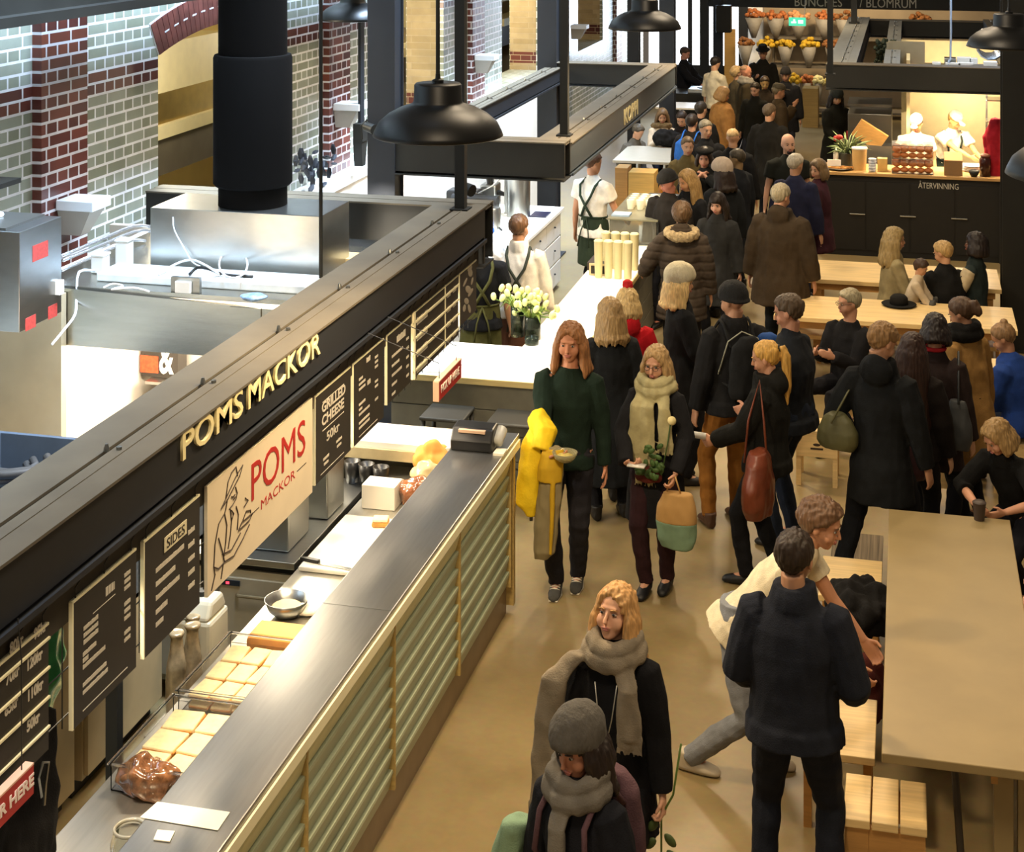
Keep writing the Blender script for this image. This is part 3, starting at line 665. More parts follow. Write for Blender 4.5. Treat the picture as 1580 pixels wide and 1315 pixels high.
# the big white sign
y0, y1 = WX(320, -2.965), WX(482, -2.965); X = -2.965
IV = mat('ivory_sign', '#ddcdb0', .6, var=.03)
r = root('stall_sign', (X, (y0 + y1) / 2, Z0), 'large ivory sign with big red lettering and a line drawing', 'sign')
put('panel', MB().box((X - .015, y0, Z0 - .005), (X, y1, Z1 + .01)), IV, r)
WD = y1 - y0
text('POMS', .2, MX(X, y0 + WD * .38, 1.965), RED, r, fit=(WD * .54, .175), ext=.002, bold=0, label='large red word')
text('MACKOR', .05, MX(X, y0 + WD * .47, 1.885), RED, r, fit=(WD * .34, .045), ext=.001, label='thin red word')
put('rule', MB().box((X, y0 + WD * .83, 1.905), (X + .001, y0 + WD * .93, 1.909)).box((X, y0 + WD * .37, 1.905), (X + .001, y0 + WD * .45, 1.909)), INK, r)
def pen(pts, w_=.0035):
    return [(X + .001, y0 + WD * u, Z0 + .47 * v) for u, v in pts]
m = MB()
for pts in ([(.11, .70), (.17, .74), (.27, .86), (.30, .94), (.24, .89), (.11, .70)], [(.15, .76), (.17, .90), (.20, .96), (.24, .98), (.255, .88)], [(.165, .74), (.15, .66), (.14, .63)], [(.235, .79), (.25, .72), (.24, .67), (.21, .64), (.18, .63)],
            [(.20, .73), (.215, .715), (.23, .72)], [(.215, .69), (.235, .695)], [(.14, .63), (.09, .58), (.06, .42), (.05, .22), (.06, .14)], [(.19, .62), (.20, .5), (.19, .38), (.17, .26)], [(.14, .63), (.16, .5), (.15, .35), (.13, .2)], [(.24, .60), (.26, .5), (.25, .36)],
            [(.05, .22), (.09, .16), (.14, .17), (.13, .25), (.09, .45)], [(.14, .17), (.22, .14), (.30, .22), (.36, .30)], [(.12, .26), (.2, .22), (.28, .30)], [(.26, .34), (.36, .34), (.39, .38), (.29, .39), (.26, .34)], [(.30, .40), (.33, .46), (.37, .43), (.37, .40)], [(.31, .52), (.35, .55), (.32, .60)], [(.06, .14), (.03, .02)], [(.13, .17), (.11, .04)], [(.2, .60), (.22, .55), (.2, .5)]):
    m.tube(pen(pts), .0032, 5)
put('line_drawing', m, INK, r)
r, y0, y1 = board(486, 541, Z0, Z1 - .01, X=-2.98, label='dark menu board lettered GRILLED CHEESE beside the large ivory sign')
text('GRILLED', .1, MX(-2.98, y0 + .1, 2.07), CHALK, r, fit=((y1 - y0) * .66, .055), ext=.001, bold=.003, label='chalk letters reading GRILLED')
text('CHEESE', .1, MX(-2.98, y0 + .1, 2.0), CHALK, r, fit=((y1 - y0) * .62, .055), ext=.001, bold=.003, label='chalk letters reading CHEESE')
text('50kr', .1, MX(-2.98, y0 + .17, 1.90), CHALK, r, fit=((y1 - y0) * .36, .05), ext=.001, bold=.002, label='chalk letters reading 50kr')
bars(r, -2.98, y0, y1, [(.2, .52, .6, .01), (.2, .84, .6, .008), (.22, .18, .16, .03), (.24, .12, .12, .03), (.58, .24, .16, .03), (.6, .18, .12, .03), (.15, .05, .65, .008)], Z0, Z1)
r, y0, y1 = board(545, 592, Z0, Z1 - .01, X=-2.98, label='dark menu board with scattered small prices, second after the ivory sign')
bars(r, -2.98, y0, y1, [(.42, .86, .12, .06), (.7, .82, .1, .03), (.7, .76, .1, .03), (.7, .7, .1, .03), (.18, .72, .12, .03), (.18, .66, .2, .03), (.18, .6, .2, .03), (.45, .58, .1, .06), (.7, .52, .1, .03), (.7, .46, .1, .03), (.18, .42, .2, .03), (.18, .36, .1, .03), (.18, .3, .34, .03), (.7, .3, .1, .03), (.18, .2, .34, .03), (.18, .14, .34, .03), (.18, .05, .6, .008)], Z0, Z1)
r, y0, y1 = board(597, 634, Z0 + .05, Z1 - .01, X=-2.98, label='dark menu board with a boxed heading, third after the ivory sign')
bars(r, -2.98, y0, y1, [(.4, .78, .36, .09), (.2, .64, .45, .035), (.2, .52, .3, .035), (.2, .40, .4, .035), (.2, .28, .2, .035), (.2, .16, .14, .035)] + [(.8, .7 - k * .12, .1, .035) for k in range(5)], Z0, Z1)
r, y0, y1 = board(637, 707, Z0 + .05, Z1 - .01, X=-2.98, label='wide price grid board with bright dividing strips at the far end of the beam')
m = MB()
for k in range(4): m.box((-2.98, y0, 1.82 + k * .1), (-2.972, y1, 1.832 + k * .1))
m.box((-2.98, y0 + (y1 - y0) * .68, Z0 + .05), (-2.974, y0 + (y1 - y0) * .69, Z1)).box((-2.98, y0, Z0 + .05), (-2.97, y0 + .03, Z1))
put('divider_strip', m, EDG, r)
bars(r, -2.98, y0, y1, [(.08, .14 + k * .212, .22, .1) for k in range(4)] + [(.34, .17 + k * .212, .3, .035) for k in range(4)] + [(.74 + .13 * j, .15 + k * .212, .08, .08) for k in range(4) for j in range(2)], Z0, Z1)
r, y0, y1 = board(709, 735, Z0 + .1, Z1 - .01, X=-2.98, label='narrow dark board with a pale chalk sketch, last under the beam')
m = MB()
for k in range(9): m.ell((-2.98, y0 + (y1 - y0) * random.uniform(.25, .75), Z0 + .16 + .035 * k), (.002, random.uniform(.03, .09), random.uniform(.015, .03)), Matrix.Rotation(random.uniform(-.8, .8), 3, 'X'), 10, 5)
put('chalk_sketch', m, mat('dull_chalk', '#a49b88', .7), r)
r, y0, y1 = board(-60, 75, Z0 + .02, Z1, label='price board with large kr prices in rows at the lower left edge')
m = MB()
for k in range(4): m.box((-2.97, y0, 1.83 + k * .105), (-2.962, y1, 1.838 + k * .105))
put('divider_strip', m, EDG, r)
for i, (px, py, t_) in enumerate([(20, 1005, '80kr'), (57, 983, '95kr'), (14, 1053, '70kr'), (47, 1030, '120kr'), (12, 1101, '65kr'), (48, 1077, '110kr'), (46, 1125, '50kr')]):
    yy = WX(px, -2.97); text(t_, .05, MX(-2.97, yy - .02, ZY(px, py, -2.97) - .005), CHALK, r, fit=(.085 if len(t_) == 4 else .1, .042), ext=.001, bold=.002, label='chalk price reading ' + t_)
# wire grid that carries the boards
m = MB()
for z in (1.78, 1.95, 2.12, 2.26): m.tube([(-3.0, 3.2, z), (-3.0, 10.95, z)], .003, 5)
for k in range(64): m.tube([(-3.003, 3.2 + k * .12, 1.74), (-3.003, 3.2 + k * .12, 2.28)], .0025, 4)
thing('wire_grid', m, BLACK, 'black wire grid behind the hanging menu boards', 'grid')
# red arrow signs
def red_sign(px0, px1, ptop, pbot, X, txt, label, fit=None):
    y0, y1 = WX(px0, X), WX(px1, X); z1 = ZY(px0, ptop, X); z0 = ZY(px0, pbot, X)
    r = root('red_sign', (X, (y0 + y1) / 2, z0), label, 'sign')
    put('panel', MB().box((X - .03, y0, z0), (X, y1, z1)), RED, r)
    put('edge', MB().box((X - .032, y0 - .005, z0), (X + .001, y0 + .004, z1)).box((X - .032, y0, z1 - .003), (X + .001, y1, z1 + .004)), mat('pale_pink', '#e8b9a0', .6), r)
    h = z1 - z0
    text(txt, .1, MX(X, y0 + (y1 - y0) * .1, z0 + h * .3), mat('sign_white', '#f0ddd0', .6, var=0), r, fit=((y1 - y0) * (fit or .8), h * .42), ext=.002, bold=.003, label='white letters reading ' + txt)
    m = MB()
    for q in (.12, .88): yy = y0 + (y1 - y0) * q; m.tube([(X - .015, yy, z1), (X - .015, yy, 2.2), (-2.93, yy, 2.34)], .0025, 5)
    put('wire', m, BLACK, r)
red_sign(677, 712, 590, 620, -2.5, 'PICK UP HERE', 'small red hanging sign reading PICK UP HERE before the white counter')
rs = red_sign(-60, 52, 1290, 1340, -2.9, 'ORDER HERE', 'red hanging sign reading ORDER HERE at the lower left corner', .9)
# tall cabinets behind
for k in range(4):
    y = 4.6 + k * 1.0
    r = root('tall_cabinet', (-4.6, y + .45, 0), ['beige tall cabinet nearest the lower left corner', 'beige tall cabinet, second from the lower left corner', 'beige tall cabinet behind the sides board', 'beige tall cabinet behind the wrapped bottles'][k], 'cabinet', 'beige cabinets of the sandwich stall')
    put('body', MB().box((-5.0, y, .1), (-4.24, y + .9, 1.38)), mat('beige_cabinet', '#b7a27a', .5, var=.05), r)
    put('door', MB().box((-4.24, y + .02, .12), (-4.215, y + .88, 1.36)), mat('beige_cabinet', '#b7a27a', .5, var=.05), r, bevel=.003)
    put('plinth', MB().box((-4.9, y, 0), (-4.3, y + .9, .1)), BLACK, r)
# hanging things at lower left
y = WX(85, -3.12)
bag('green_bag', (-3.16, y, 1.93), (.05, .10, .24), mat('green_plastic', '#2f8a4a', .25, trans=.35, var=.3, scale=9), 'green translucent plastic bag hanging behind the price boards', 'bag', 9, amp=.02)
y = WX(40, -3.1)
r = root('hanging_apron', (-3.12, y, 1.1), 'black garment on a wire hanger at the lower left edge', 'apron')
me = fuse(MB().box((-3.18, y - .32, 1.2), (-3.10, y + .22, 1.75)), .02, 4, fold=.03, fscale=(4, 9, 3)); me.transform(Matrix.Translation(-base(r)))
link('fabric', me, cloth('#1d1b1a'), r)
put('hanger', MB().tube([(-3.05, y + .02, 1.52), (-3.05, y, 1.60), (-3.05, y + .03, 1.64), (-3.05, y + .07, 1.62), (-3.05, y + .05, 1.55), (-3.05, y + .04, 1.48)], .006, 6), SS, r)
p = W(312, 985, 1.0)
r = root('canister', (-3.75, p.y + .25, .9), 'ivory plastic canister with a black cap beside the bench', 'canister')
x, y = -3.62, WX(312, -3.62)
r.location = (x, y, .5)
m = MB(); m.box((x - .10, y - .12, .5), (x + .10, y + .12, 1.0)); m.prism([(y - .12, 1.0), (y + .12, 1.0), (y + .07, 1.09), (y - .07, 1.09)], x - .09, x + .09)
put('body', m, mat('ivory_plastic', '#d8d2b8', .4, trans=.15, var=.04), r, bevel=.02)
put('cap', MB().lathe([(0, 1.09), (.03, 1.09), (.03, 1.115), (0, 1.115)], (x, y, 0), 16), BLACK, r)
thing('bin_stand', MB().box((-3.78, WX(312, -3.62) - .35, .1), (-3.46, WX(312, -3.62) + .16, .5)), SSD, 'low steel stand under the canister and the wrapped bottles', 'stand')
for k, (px) in enumerate((272, 286, 298)):
    x, y = -3.62 + .04 * (k % 2), WX(px, -3.62)
    m = MB().lathe([(0, .5), (.045, .5), (.05, .52), (.05, .86), (.035, .93), (.03, 1.0), (.045, 1.03), (0, 1.04)], (x, y, 0), 14)
    me = fuse(m, .008, 1, fold=.008, seed=k); b = Vector((x, y, .5)); me.transform(Matrix.Translation(-b))
    o = link('wrapped_bottle', me, mat('foil_wrap', '#b9a47e', .25, .4, var=.35, scale=20)); o.location = b
    tag(o, ['foil wrapped bottle, leftmost of three beside the canister', 'foil wrapped bottle, middle one of three beside the canister', 'foil wrapped bottle touching the canister'][k], 'bottle', 'wrapped bottles')
# ---------------------------------------------------------------- hood, duct, services
HM = steel('hood_steel', '#a8a79f', .27, (.7, 1, 6))
r = root('extractor_hood', (-4.4, 9.6, 2.0), 'wide stainless extractor hood over the sandwich kitchen', 'hood')
put('hood_body', MB().prism([(-5.3, 2.0), (-3.45, 2.0), (-3.45, 2.30), (-5.3, 2.36)], 8.87, 8.9, 'y').box((-5.3, 8.9, 2.33), (-3.45, 10.6, 2.36)).box((-3.48, 8.87, 2.0), (-3.45, 10.6, 2.34)).box((-5.3, 8.87, 2.0), (-5.27, 10.6, 2.34)), HM, r)
put('plenum', MB().box((-4.78, 9.45, 2.36), (-3.60, 9.97, 2.755)), steel('plenum_steel', '#b3b2ac', .3, (1, 1, 2)), r, bevel=.004)
put('folded_corner', MB().box((-3.96, 8.86, 2.26), (-3.76, 8.872, 2.31)), HM, r)
put('lighting_tray', MB().box((-4.95, 9.05, 2.36), (-3.55, 9.33, 2.415)), mat('pale_casing', '#dfe6e8', .5), r, bevel=.01)
put('socket_plate', MB().box((-4.38, 8.93, 2.36), (-4.19, 8.96, 2.45)), SSD, r)
put('socket', MB().box((-4.34, 8.90, 2.36), (-4.24, 8.93, 2.43)), WHITE, r, bevel=.004)
r = root('ventilation_duct', (-4.18, 9.78, 2.755), 'huge matt black round duct rising from the extractor hood', 'duct')
DK = mat('duct_black', '#0f0e0d', .85, var=.1, scale=2, spec=.08)
dx, dy = -4.18, 9.72
put('pipe', MB().lathe([(0, 2.755), (.225, 2.755), (.225, 4.5), (.225, 6.5), (0, 6.5)], (dx, dy, 0), 48), DK, r, auto=True)
put('sleeve', MB().lathe([(.2, 2.88), (.245, 2.885), (.258, 2.90), (.258, 3.72), (.25, 3.74), (.2, 3.745)], (dx, dy, 0), 48), DK, r, auto=True)
# conduit pipes and cables
def cable(pts, rad, mtl, label, name='cable', sub=3):
    pts = [Vector(p) for p in pts]; out = []
    for i in range(len(pts) - 1):
        p0, p1, p2, p3 = pts[max(i - 1, 0)], pts[i], pts[i + 1], pts[min(i + 2, len(pts) - 1)]
        for k in range(sub):
            t = k / sub
            out.append(.5 * ((2 * p1) + (-p0 + p2) * t + (2 * p0 - 5 * p1 + 4 * p2 - p3) * t * t + (-p0 + 3 * p1 - 3 * p2 + p3) * t ** 3))
    out.append(pts[-1])
    return thing(name, MB().tube(out, rad, 7), mtl, label, 'cable', smooth=True)
def A(px, py, X): return (X, WX(px, X), ZY(px, py, X))
WC = mat('white_cable', '#e4e6e8', .5, var=0); PIPE = mat('chrome_pipe', '#c9cdd2', .25, .8, var=.04)
for i, (a, b, c_) in enumerate([((95, 395), (205, 349), (232, 350)), ((97, 402), (208, 357), (232, 357)), ((95, 417), (200, 372), (225, 372))]):
    cable([A(*a, -5.2), A((a[0] + b[0]) / 2, (a[1] + b[1]) / 2, -5.2), A(*b, -5.2), A(*c_, -5.15)], .011, PIPE, ['upper chrome pipe slanting from the steel cabinet to the hood', 'middle chrome pipe slanting from the steel cabinet to the hood', 'lower thin pipe slanting from the steel cabinet to the hood'][i], 'conduit_pipe')
c0 = W(245, 425, 2.42)
cable([A(146, 418, -5.0), A(122, 420, -5.0), A(118, 455, -5.0), A(116, 485, -4.95), A(98, 510, -4.95), A(80, 532, -4.95)], .008, WC, 'white cable dropping beside the hood front')
def onhood(px, py, z=2.425): p = W(px, py, z); return (p.x, p.y, z)
cable([onhood(245, 424), onhood(270, 408, 2.45), onhood(295, 401, 2.5), onhood(318, 410, 2.5), onhood(340, 424), onhood(352, 428)], .007, WC, 'white cable arching over the pale casing on the hood')
m = [onhood(360 + 22 * math.cos(a), 408 + 21 * math.sin(a), 2.46) for a in [k * .55 for k in range(24)]]
cable(m, .006, WC, 'coil of thin white cable lying on the hood', sub=2)
cable([(-4.62, 9.452, 2.70), (-4.60, 9.43, 2.62), (-4.52, 9.42, 2.5), (-4.46, 9.40, 2.43), (-4.36, 9.30, 2.43)], .005, WC, 'thin white cable hanging down the plenum front')
cable([onhood(292, 424), onhood(305, 413, 2.46), onhood(325, 416, 2.46), onhood(345, 424), onhood(390, 427)], .010, BLACK, 'black cable lying across the casing on the hood')
cable([onhood(160, 444), onhood(175, 438), onhood(190, 442), onhood(172, 447), onhood(205, 444), onhood(230, 450)], .006, WC, 'loose white cable loop at the left end of the hood')
for i, (px, py, sx, sy, sz, l) in enumerate([(155, 418, .09, .09, .11, 'white square junction box left of the plenum'), (192, 407, .09, .09, .16, 'taller white junction box beside the plenum')]):
    p = W(px, py, 2.37); r_ = root('junction_box', (p.x, p.y, 2.36), l, 'box')
    put('casing', MB().box((p.x - sx / 2, p.y - sy / 2, 2.362), (p.x + sx / 2, p.y + sy / 2, 2.36 + sz)), WHITE, r_, bevel=.008)
    put('lid', MB().box((p.x - sx / 2 - .004, p.y - sy / 2 - .004, 2.36 + sz), (p.x + sx / 2 + .004, p.y + sy / 2 + .004, 2.375 + sz)), WHITE, r_, bevel=.004)
p = W(387, 452, 2.42)
bag('blue_parcel', (p.x, p.y + .05, 2.385), (.09, .07, .02), mat('blue_white_pack', '#7f9cc0', .4, var=.5, scale=30), 'small blue and white packet on the hood', 'packet', 4, amp=.01)
# stainless wall unit on the far left
X1 = -4.9; y0, y1 = WX(30, X1), WX(95, X1)
r = root('steel_cabinet', (-5.2, (y0 + y1) / 2, 2.3), 'tall stainless service cabinet with red stickers at the left edge', 'cabinet')
put('casing', MB().box((-5.5, y0, 2.3), (X1, y1, 2.87)), steel('cabinet_steel', '#a9acad', .3, (1, 1, 3)), r, bevel=.004)
STK = mat('red_sticker', '#b0403a', .5, var=.25, scale=60)
def stk(px0, px1, py0, py1):
    a, b = WX(px0, X1), WX(px1, X1); z1, z0 = ZY(px0, py0, X1), ZY(px0, py1, X1)
    put('sticker', MB().box((X1, a, min(z0, z1)), (X1 + .002, b, max(z0, z1))), STK, r, bevel=.01)
stk(50, 74, 380, 405); stk(39, 55, 492, 512); stk(74, 88, 474, 494)
put('switch', MB().box((X1, WX(85, X1), 2.42), (X1 + .03, WX(92, X1), 2.5)), WHITE, r)
put('support', MB().box((-5.74, y0, 2.35), (-5.5, y1, 2.45)).box((-5.45, y0 + .02, 2.87), (-5.0, y1 - .02, 2.885)), SSD, r)
cable([(-5.4, y0 + .04, 2.893), (-5.3, y0 + .15, 2.895), (-5.2, y0 + .3, 2.893), (-5.3, y1 - .08, 2.895), (-5.42, y1 - .05, 2.893)], .012, WC, 'bundled white cables on top of the steel cabinet')
thing('cable_tray', MB().box((-5.52, y0 - 2, 3.0), (-5.35, y1 + .3, 3.03)).box((-5.52, y0 - 2, 3.0), (-5.51, y1 + .3, 3.07)), BLACK, 'black cable tray running above the steel cabinet', 'tray')
# kitchen back wall below the hood and the left partition
struct('wall_kitchen', MB().box((-5.7, 10.62, 0), (-4.05, 10.68, 2.36)), PLASTER)
struct('wall_splash', MB().box((-5.42, 8.87, 0), (-5.30, 10.62, 2.33)), PLASTER)
struct('trim_8', MB().box((-4.05, 10.58, 0), (-3.98, 10.66, 2.4)), SSD)
struct('wall_partition', MB().box((-5.7, 8.80, 1.0), (-5.05, 8.86, 2.33)), mat('beige_partition', '#a99c80', .6, var=.04))
# shelf with boxes under the hood
r = root('wall_shelf', (-4.6, 10.3, 1.25), 'steel shelf crossing the bright wall under the hood', 'shelf')
put('board', MB().box((-5.2, 10.2, 1.35), (-4.1, 10.6, 1.37)), SS, r)
put('bracket', MB().box((-5.1, 10.3, 1.2), (-5.08, 10.6, 1.35)).box((-4.2, 10.3, 1.2), (-4.18, 10.6, 1.35)), SS, r)
x, y = W(203, 590, 1.45).x, 10.35
r = root('product_box', (x, y, 1.37), 'black and red box marked with a white ampersand on the shelf', 'box')
put('carton', MB().box((x - .12, y - .05, 1.372), (x + .16, y + .09, 1.66)), mat('dark_carton', '#3a332c', .6), r)
put('red_panel', MB().box((x - .13, y - .055, 1.40), (x + .01, y - .05, 1.52)), mat('orange_red', '#c4502c', .5, var=.3, scale=40), r)
text('&', .2, MY(x + .02, y - .056, 1.40), WHITE, r, fit=(.11, .22), ext=.004, bold=.004, label='white ampersand')
x, y = W(175, 630, 1.2).x, 9.9
bag('plastic_tub', (x, y, 1.02), (.16, .14, .11), mat('pale_tub', '#eef0ea', .3, var=.05), 'white plastic tub on the kitchen worktop under the hood', 'tub', 8, amp=.006)
for k, (px, py, R_, l) in enumerate([(20, 655, .06, 'round steel pot nearest the left edge'), (50, 660, .05, 'round steel pot, second from the left edge'), (75, 655, .07, 'white round tub beside the steel pots')]):
    p = W(px, py, 1.0); x, y = max(p.x, -5.3), max(p.y, 8.78)
    r = root('kitchen_pot', (x, y, .9), l, 'pot')
    put('pot_body', MB().lathe([(0, .902), (R_, .902), (R_, 1.0), (R_ * .9, 1.0), (R_ * .9, .91), (0, .91)], (x, y, 0), 20), SS if k < 2 else WHITE, r, auto=True)
    put('lip', MB().lathe([(R_ * .95, 1.0), (R_ * 1.08, 1.0), (R_ * 1.08, 1.008), (R_ * .95, 1.008)], (x, y, 0), 20, ring=True), SS, r)
# dark open crate with hoses hanging near the viewer
ze = 1.75; a = W(0, 668, ze); b = W(150, 680, ze)
y = a.y
r = root('service_box', (-4.3, y - .5, 1.45), 'dark open topped service box full of hoses at the left edge', 'box')
put('tray', MB().box((-5.0, y - 1.2, 1.39), (-3.62, y, 1.41)).box((-5.0, y, 1.39), (-3.62, y + .03, ze)).box((-5.0, y - 1.2, 1.39), (-4.97, y, ze)).box((-3.65, y - 1.2, 1.39), (-3.62, y, ze - .1)), mat('blue_grey_box', '#3f4a57', .5, var=.1), r)
put('support_rail', MB().box((-3.7, y - 1.15, 0), (-3.64, y - 1.09, 1.39)), BLACK, r)
put('support_rail', MB().box((-3.7, y - .1, 0), (-3.64, y - .04, 1.39)), BLACK, r)
RUB = mat('rubber', '#3a3836', .5, var=.1)
for k, (px, py, R_) in enumerate(((28, 706, .13), (8, 728, .12), (48, 722, .10), (12, 752, .12))):
    q = W(px, py, 1.55); yy = min(q.y, y - .15); 
    thing('rubber_hose', MB().tube([(q.x + (R_ + .01 * t) * math.cos(t * .5), yy + R_ * .9 * math.sin(t * .5), 1.45 + .03 * k + .012 * t) for t in range(15)], .022, 10), RUB, ['thick grey rubber hose coiled against the rear of the dark service box', 'grey rubber hose coil, leftmost inside the dark service box', 'grey rubber hose coil nearest the steel beam in the dark service box', 'grey rubber hose coil nearest the viewer in the dark service box'][k], 'hose', 'hoses in the service box', smooth=True)
for k, (px, py) in enumerate(((36, 740), (62, 722), (20, 735))):
    q = W(px, py, 1.5); thing('steel_coupling', MB().tube([(q.x - .05, min(q.y, y - .1), 1.5), (q.x + .05, min(q.y, y - .1), 1.52)], .03, 12), SS, 'bright steel pipe coupling, %s among the hoses in the service box' % ['front', 'right', 'left'][k], 'coupling', 'pipe couplings', auto=True)
# pieces on top of the far cross beam
for i, (px, py) in enumerate(((680, 325), (604, 196))):
    X = -3.6 if i == 0 else -4.9; 
    if i == 0: p = W(682, 322, 2.6); c = (p.x, 11.1, 2.61)
    else: c = (-4.75, WX(575, -4.75) - .2, ZY(575, 200, -4.75))
    r = root('spotlight', c, ['small black spotlight sitting on the far cross beam', 'small black spotlight beside the wide column'][i], 'lamp')
    put('housing', MB().tube([(c[0], c[1], c[2] + .06), (c[0] + .10, c[1] - .05, c[2] + .04)], [.04, .045], 14), BLACK, r, auto=True)
    put('bracket', MB().tube([(c[0] - .03, c[1], c[2] - .06), (c[0] - .04, c[1], c[2] + .06), (c[0] + .02, c[1], c[2] + .12)], .009, 6), BLACK, r)
p = W(630, 362, 2.35); 
bag('cable_bundle', (-3.45, WX(640, -3.45), 2.36), (.09, .16, .05), mat('grey_bundle', '#b3ab95', .6, var=.2), 'pale plastic wrapped bundle behind the dark sandwich stall beam', 'bundle', 12, amp=.02)
thing('ply_offcut', MB().box((-3.66, 9.9, 2.36), (-3.48, 10.1, 2.385)), PALE, 'small pale plywood offcut lying on the hood behind the dark beam', 'plywood')
# white wall lights on the pilasters
def wall_light(px, py, label, w_=.21):
    Yp = WX(px, WX0 + .2); c = (WX0 + .2, Yp, ZY(px, py, WX0 + .2))
    r = root('wall_light', (c[0], c[1], c[2] - .22), label, 'light', 'white box lights on the pilasters')
    put('top_box', MB().box((c[0] - .12, c[1] - w_ * .62, c[2] - .07), (c[0] + .16, c[1] + w_ * .62, c[2])), mat('white_metal', '#dfe4e8', .5, var=.02), r, bevel=.006)
    m = MB(); A_ = [Vector((c[0] + u, c[1] + v, c[2] - .07)) for u, v in ((-.12, -w_ * .52), (.13, -w_ * .52), (.13, w_ * .52), (-.12, w_ * .52))]; B_ = [Vector((c[0] + u, c[1] + v, c[2] - .25)) for u, v in ((-.12, -w_ * .3), (.03, -w_ * .3), (.03, w_ * .3), (-.12, w_ * .3))]
    m.loft([B_, A_]); put('tapered_shade', m, mat('grey_metal', '#a9a49a', .5, var=.03), r)
    return r
wall_light(125, 305, 'white box light on the nearest pilaster above the steel cabinet')
wall_light(538, 158, 'white box light on the pilaster beside the wide column')
wall_light(749, 84, 'white box light on the third pilaster')
wall_light(893, 38, 'white box light on the fourth pilaster')
# dark plant sprig and black speaker on the ledge
m = MB(); rr = random.Random(3); c = Vector((WX0 + .15, WX(480, WX0 + .15), 1.93))
for k in range(40):
    d = Vector((rr.uniform(-.1, .14), rr.uniform(-.35, .35), rr.uniform(.02, .38))); m.ell(c + d, (.03, .06, .015), Matrix.Rotation(rr.uniform(0, 3), 3, 'X'), 6, 4)
m.tube([c, c + Vector((0, 0, .3))], .01, 6)
thing('dark_plant', m, mat('dark_leaf', '#252a33', .6, var=.2), 'small dark leafed plant on the white ledge', 'plant')
c = (WX0 + .32, WX(545, WX0 + .3), 0)
zt, zb = ZY(548, 190, c[0]), ZY(543, 258, c[0])
r = root('column_speaker', (c[0], c[1], zb), 'slim dark loudspeaker hanging by a black strap near the wide column', 'speaker')
put('speaker_body', MB().box((c[0], c[1] - .06, zb + .25), (c[0] + .1, c[1] + .12, zt)).prism([(c[1] - .03, zb), (c[1] + .06, zb), (c[1] + .12, zb + .25), (c[1] - .06, zb + .25)], c[0], c[0] + .09), BLACK, r)
put('strap', MB().box((c[0] + .02, c[1] + .03, zt), (c[0] + .05, c[1] + .14, 5.5)), BLUEBLACK, r)
# ================================================================== COFFEE STALL
WT = mat('white_stone', '#f6f1e2', .4, var=.02); GB = mat('grey_boards', '#6d6a5c', .7, var=.1)
r = root('coffee_counter', (-3.3, 12.8, 0), 'bright white coffee counter with grey boarded front behind the red sign', 'counter')
put('worktop', MB().box((-4.1, 12.25, .88), (-2.68, 13.2, .92)).box((-3.2, 13.2, .88), (-2.68, 19.8, .92)), WT, r, bevel=.004)
put('wood_edge', MB().box((-4.1, 12.235, .872), (-2.68, 12.25, .918)).box((-2.68, 12.25, .872), (-2.668, 19.8, .918)), wood('#c3ad72', name='ply_edge'), r)
m = MB(); 
for z in (.06, .26, .46, .66): m.box((-4.08, 12.3, z), (-2.72, 12.34, z + .193)).box((-2.76, 12.34, z), (-2.72, 19.75, z + .193))
put('front_boards', m, GB, r, bevel=.004)
put('core', MB().box((-4.05, 12.34, .02), (-2.78, 13.1, .87)).box((-3.15, 13.1, .02), (-2.78, 19.7, .87)), GB, r)
thing('paper_liner', MB().box((-3.9, 12.3, .921), (-3.55, 13.0, .935)), WHITE, 'white cloth folded at the left end of the coffee counter', 'cloth')
def stool(x, y, label, h=.72, w_=.36):
    r = root('metal_stool', (x, y, 0), label, 'stool', 'black metal stools')
    MS = mat('stool_black', '#3c3a33', .45, .3, var=.06)
    put('seat', MB().box((x - w_ / 2, y - w_ / 2, h - .03), (x + w_ / 2, y + w_ / 2, h)), MS, r, bevel=.012)
    for sx in (-1, 1):
        for sy in (-1, 1): put('leg', MB().tube([(x + sx * w_ * .42, y + sy * w_ * .42, h - .03), (x + sx * w_ * .5, y + sy * w_ * .5, .0)], [.02, .013], 8), MS, r, smooth=True)
    put('foot_rail', MB().tube([(x - w_ * .47, y - w_ * .47, .25), (x + w_ * .47, y - w_ * .47, .25), (x + w_ * .47, y + w_ * .47, .25), (x - w_ * .47, y + w_ * .47, .25)], .009, 6, closed=True), MS, r)
    return r
stool(W(693, 628, .74).x, 12.0, 'black metal stool under the red pick up sign')
stool(W(798, 633, .74).x, 12.0, 'black metal stool beside the man in the green sweater')
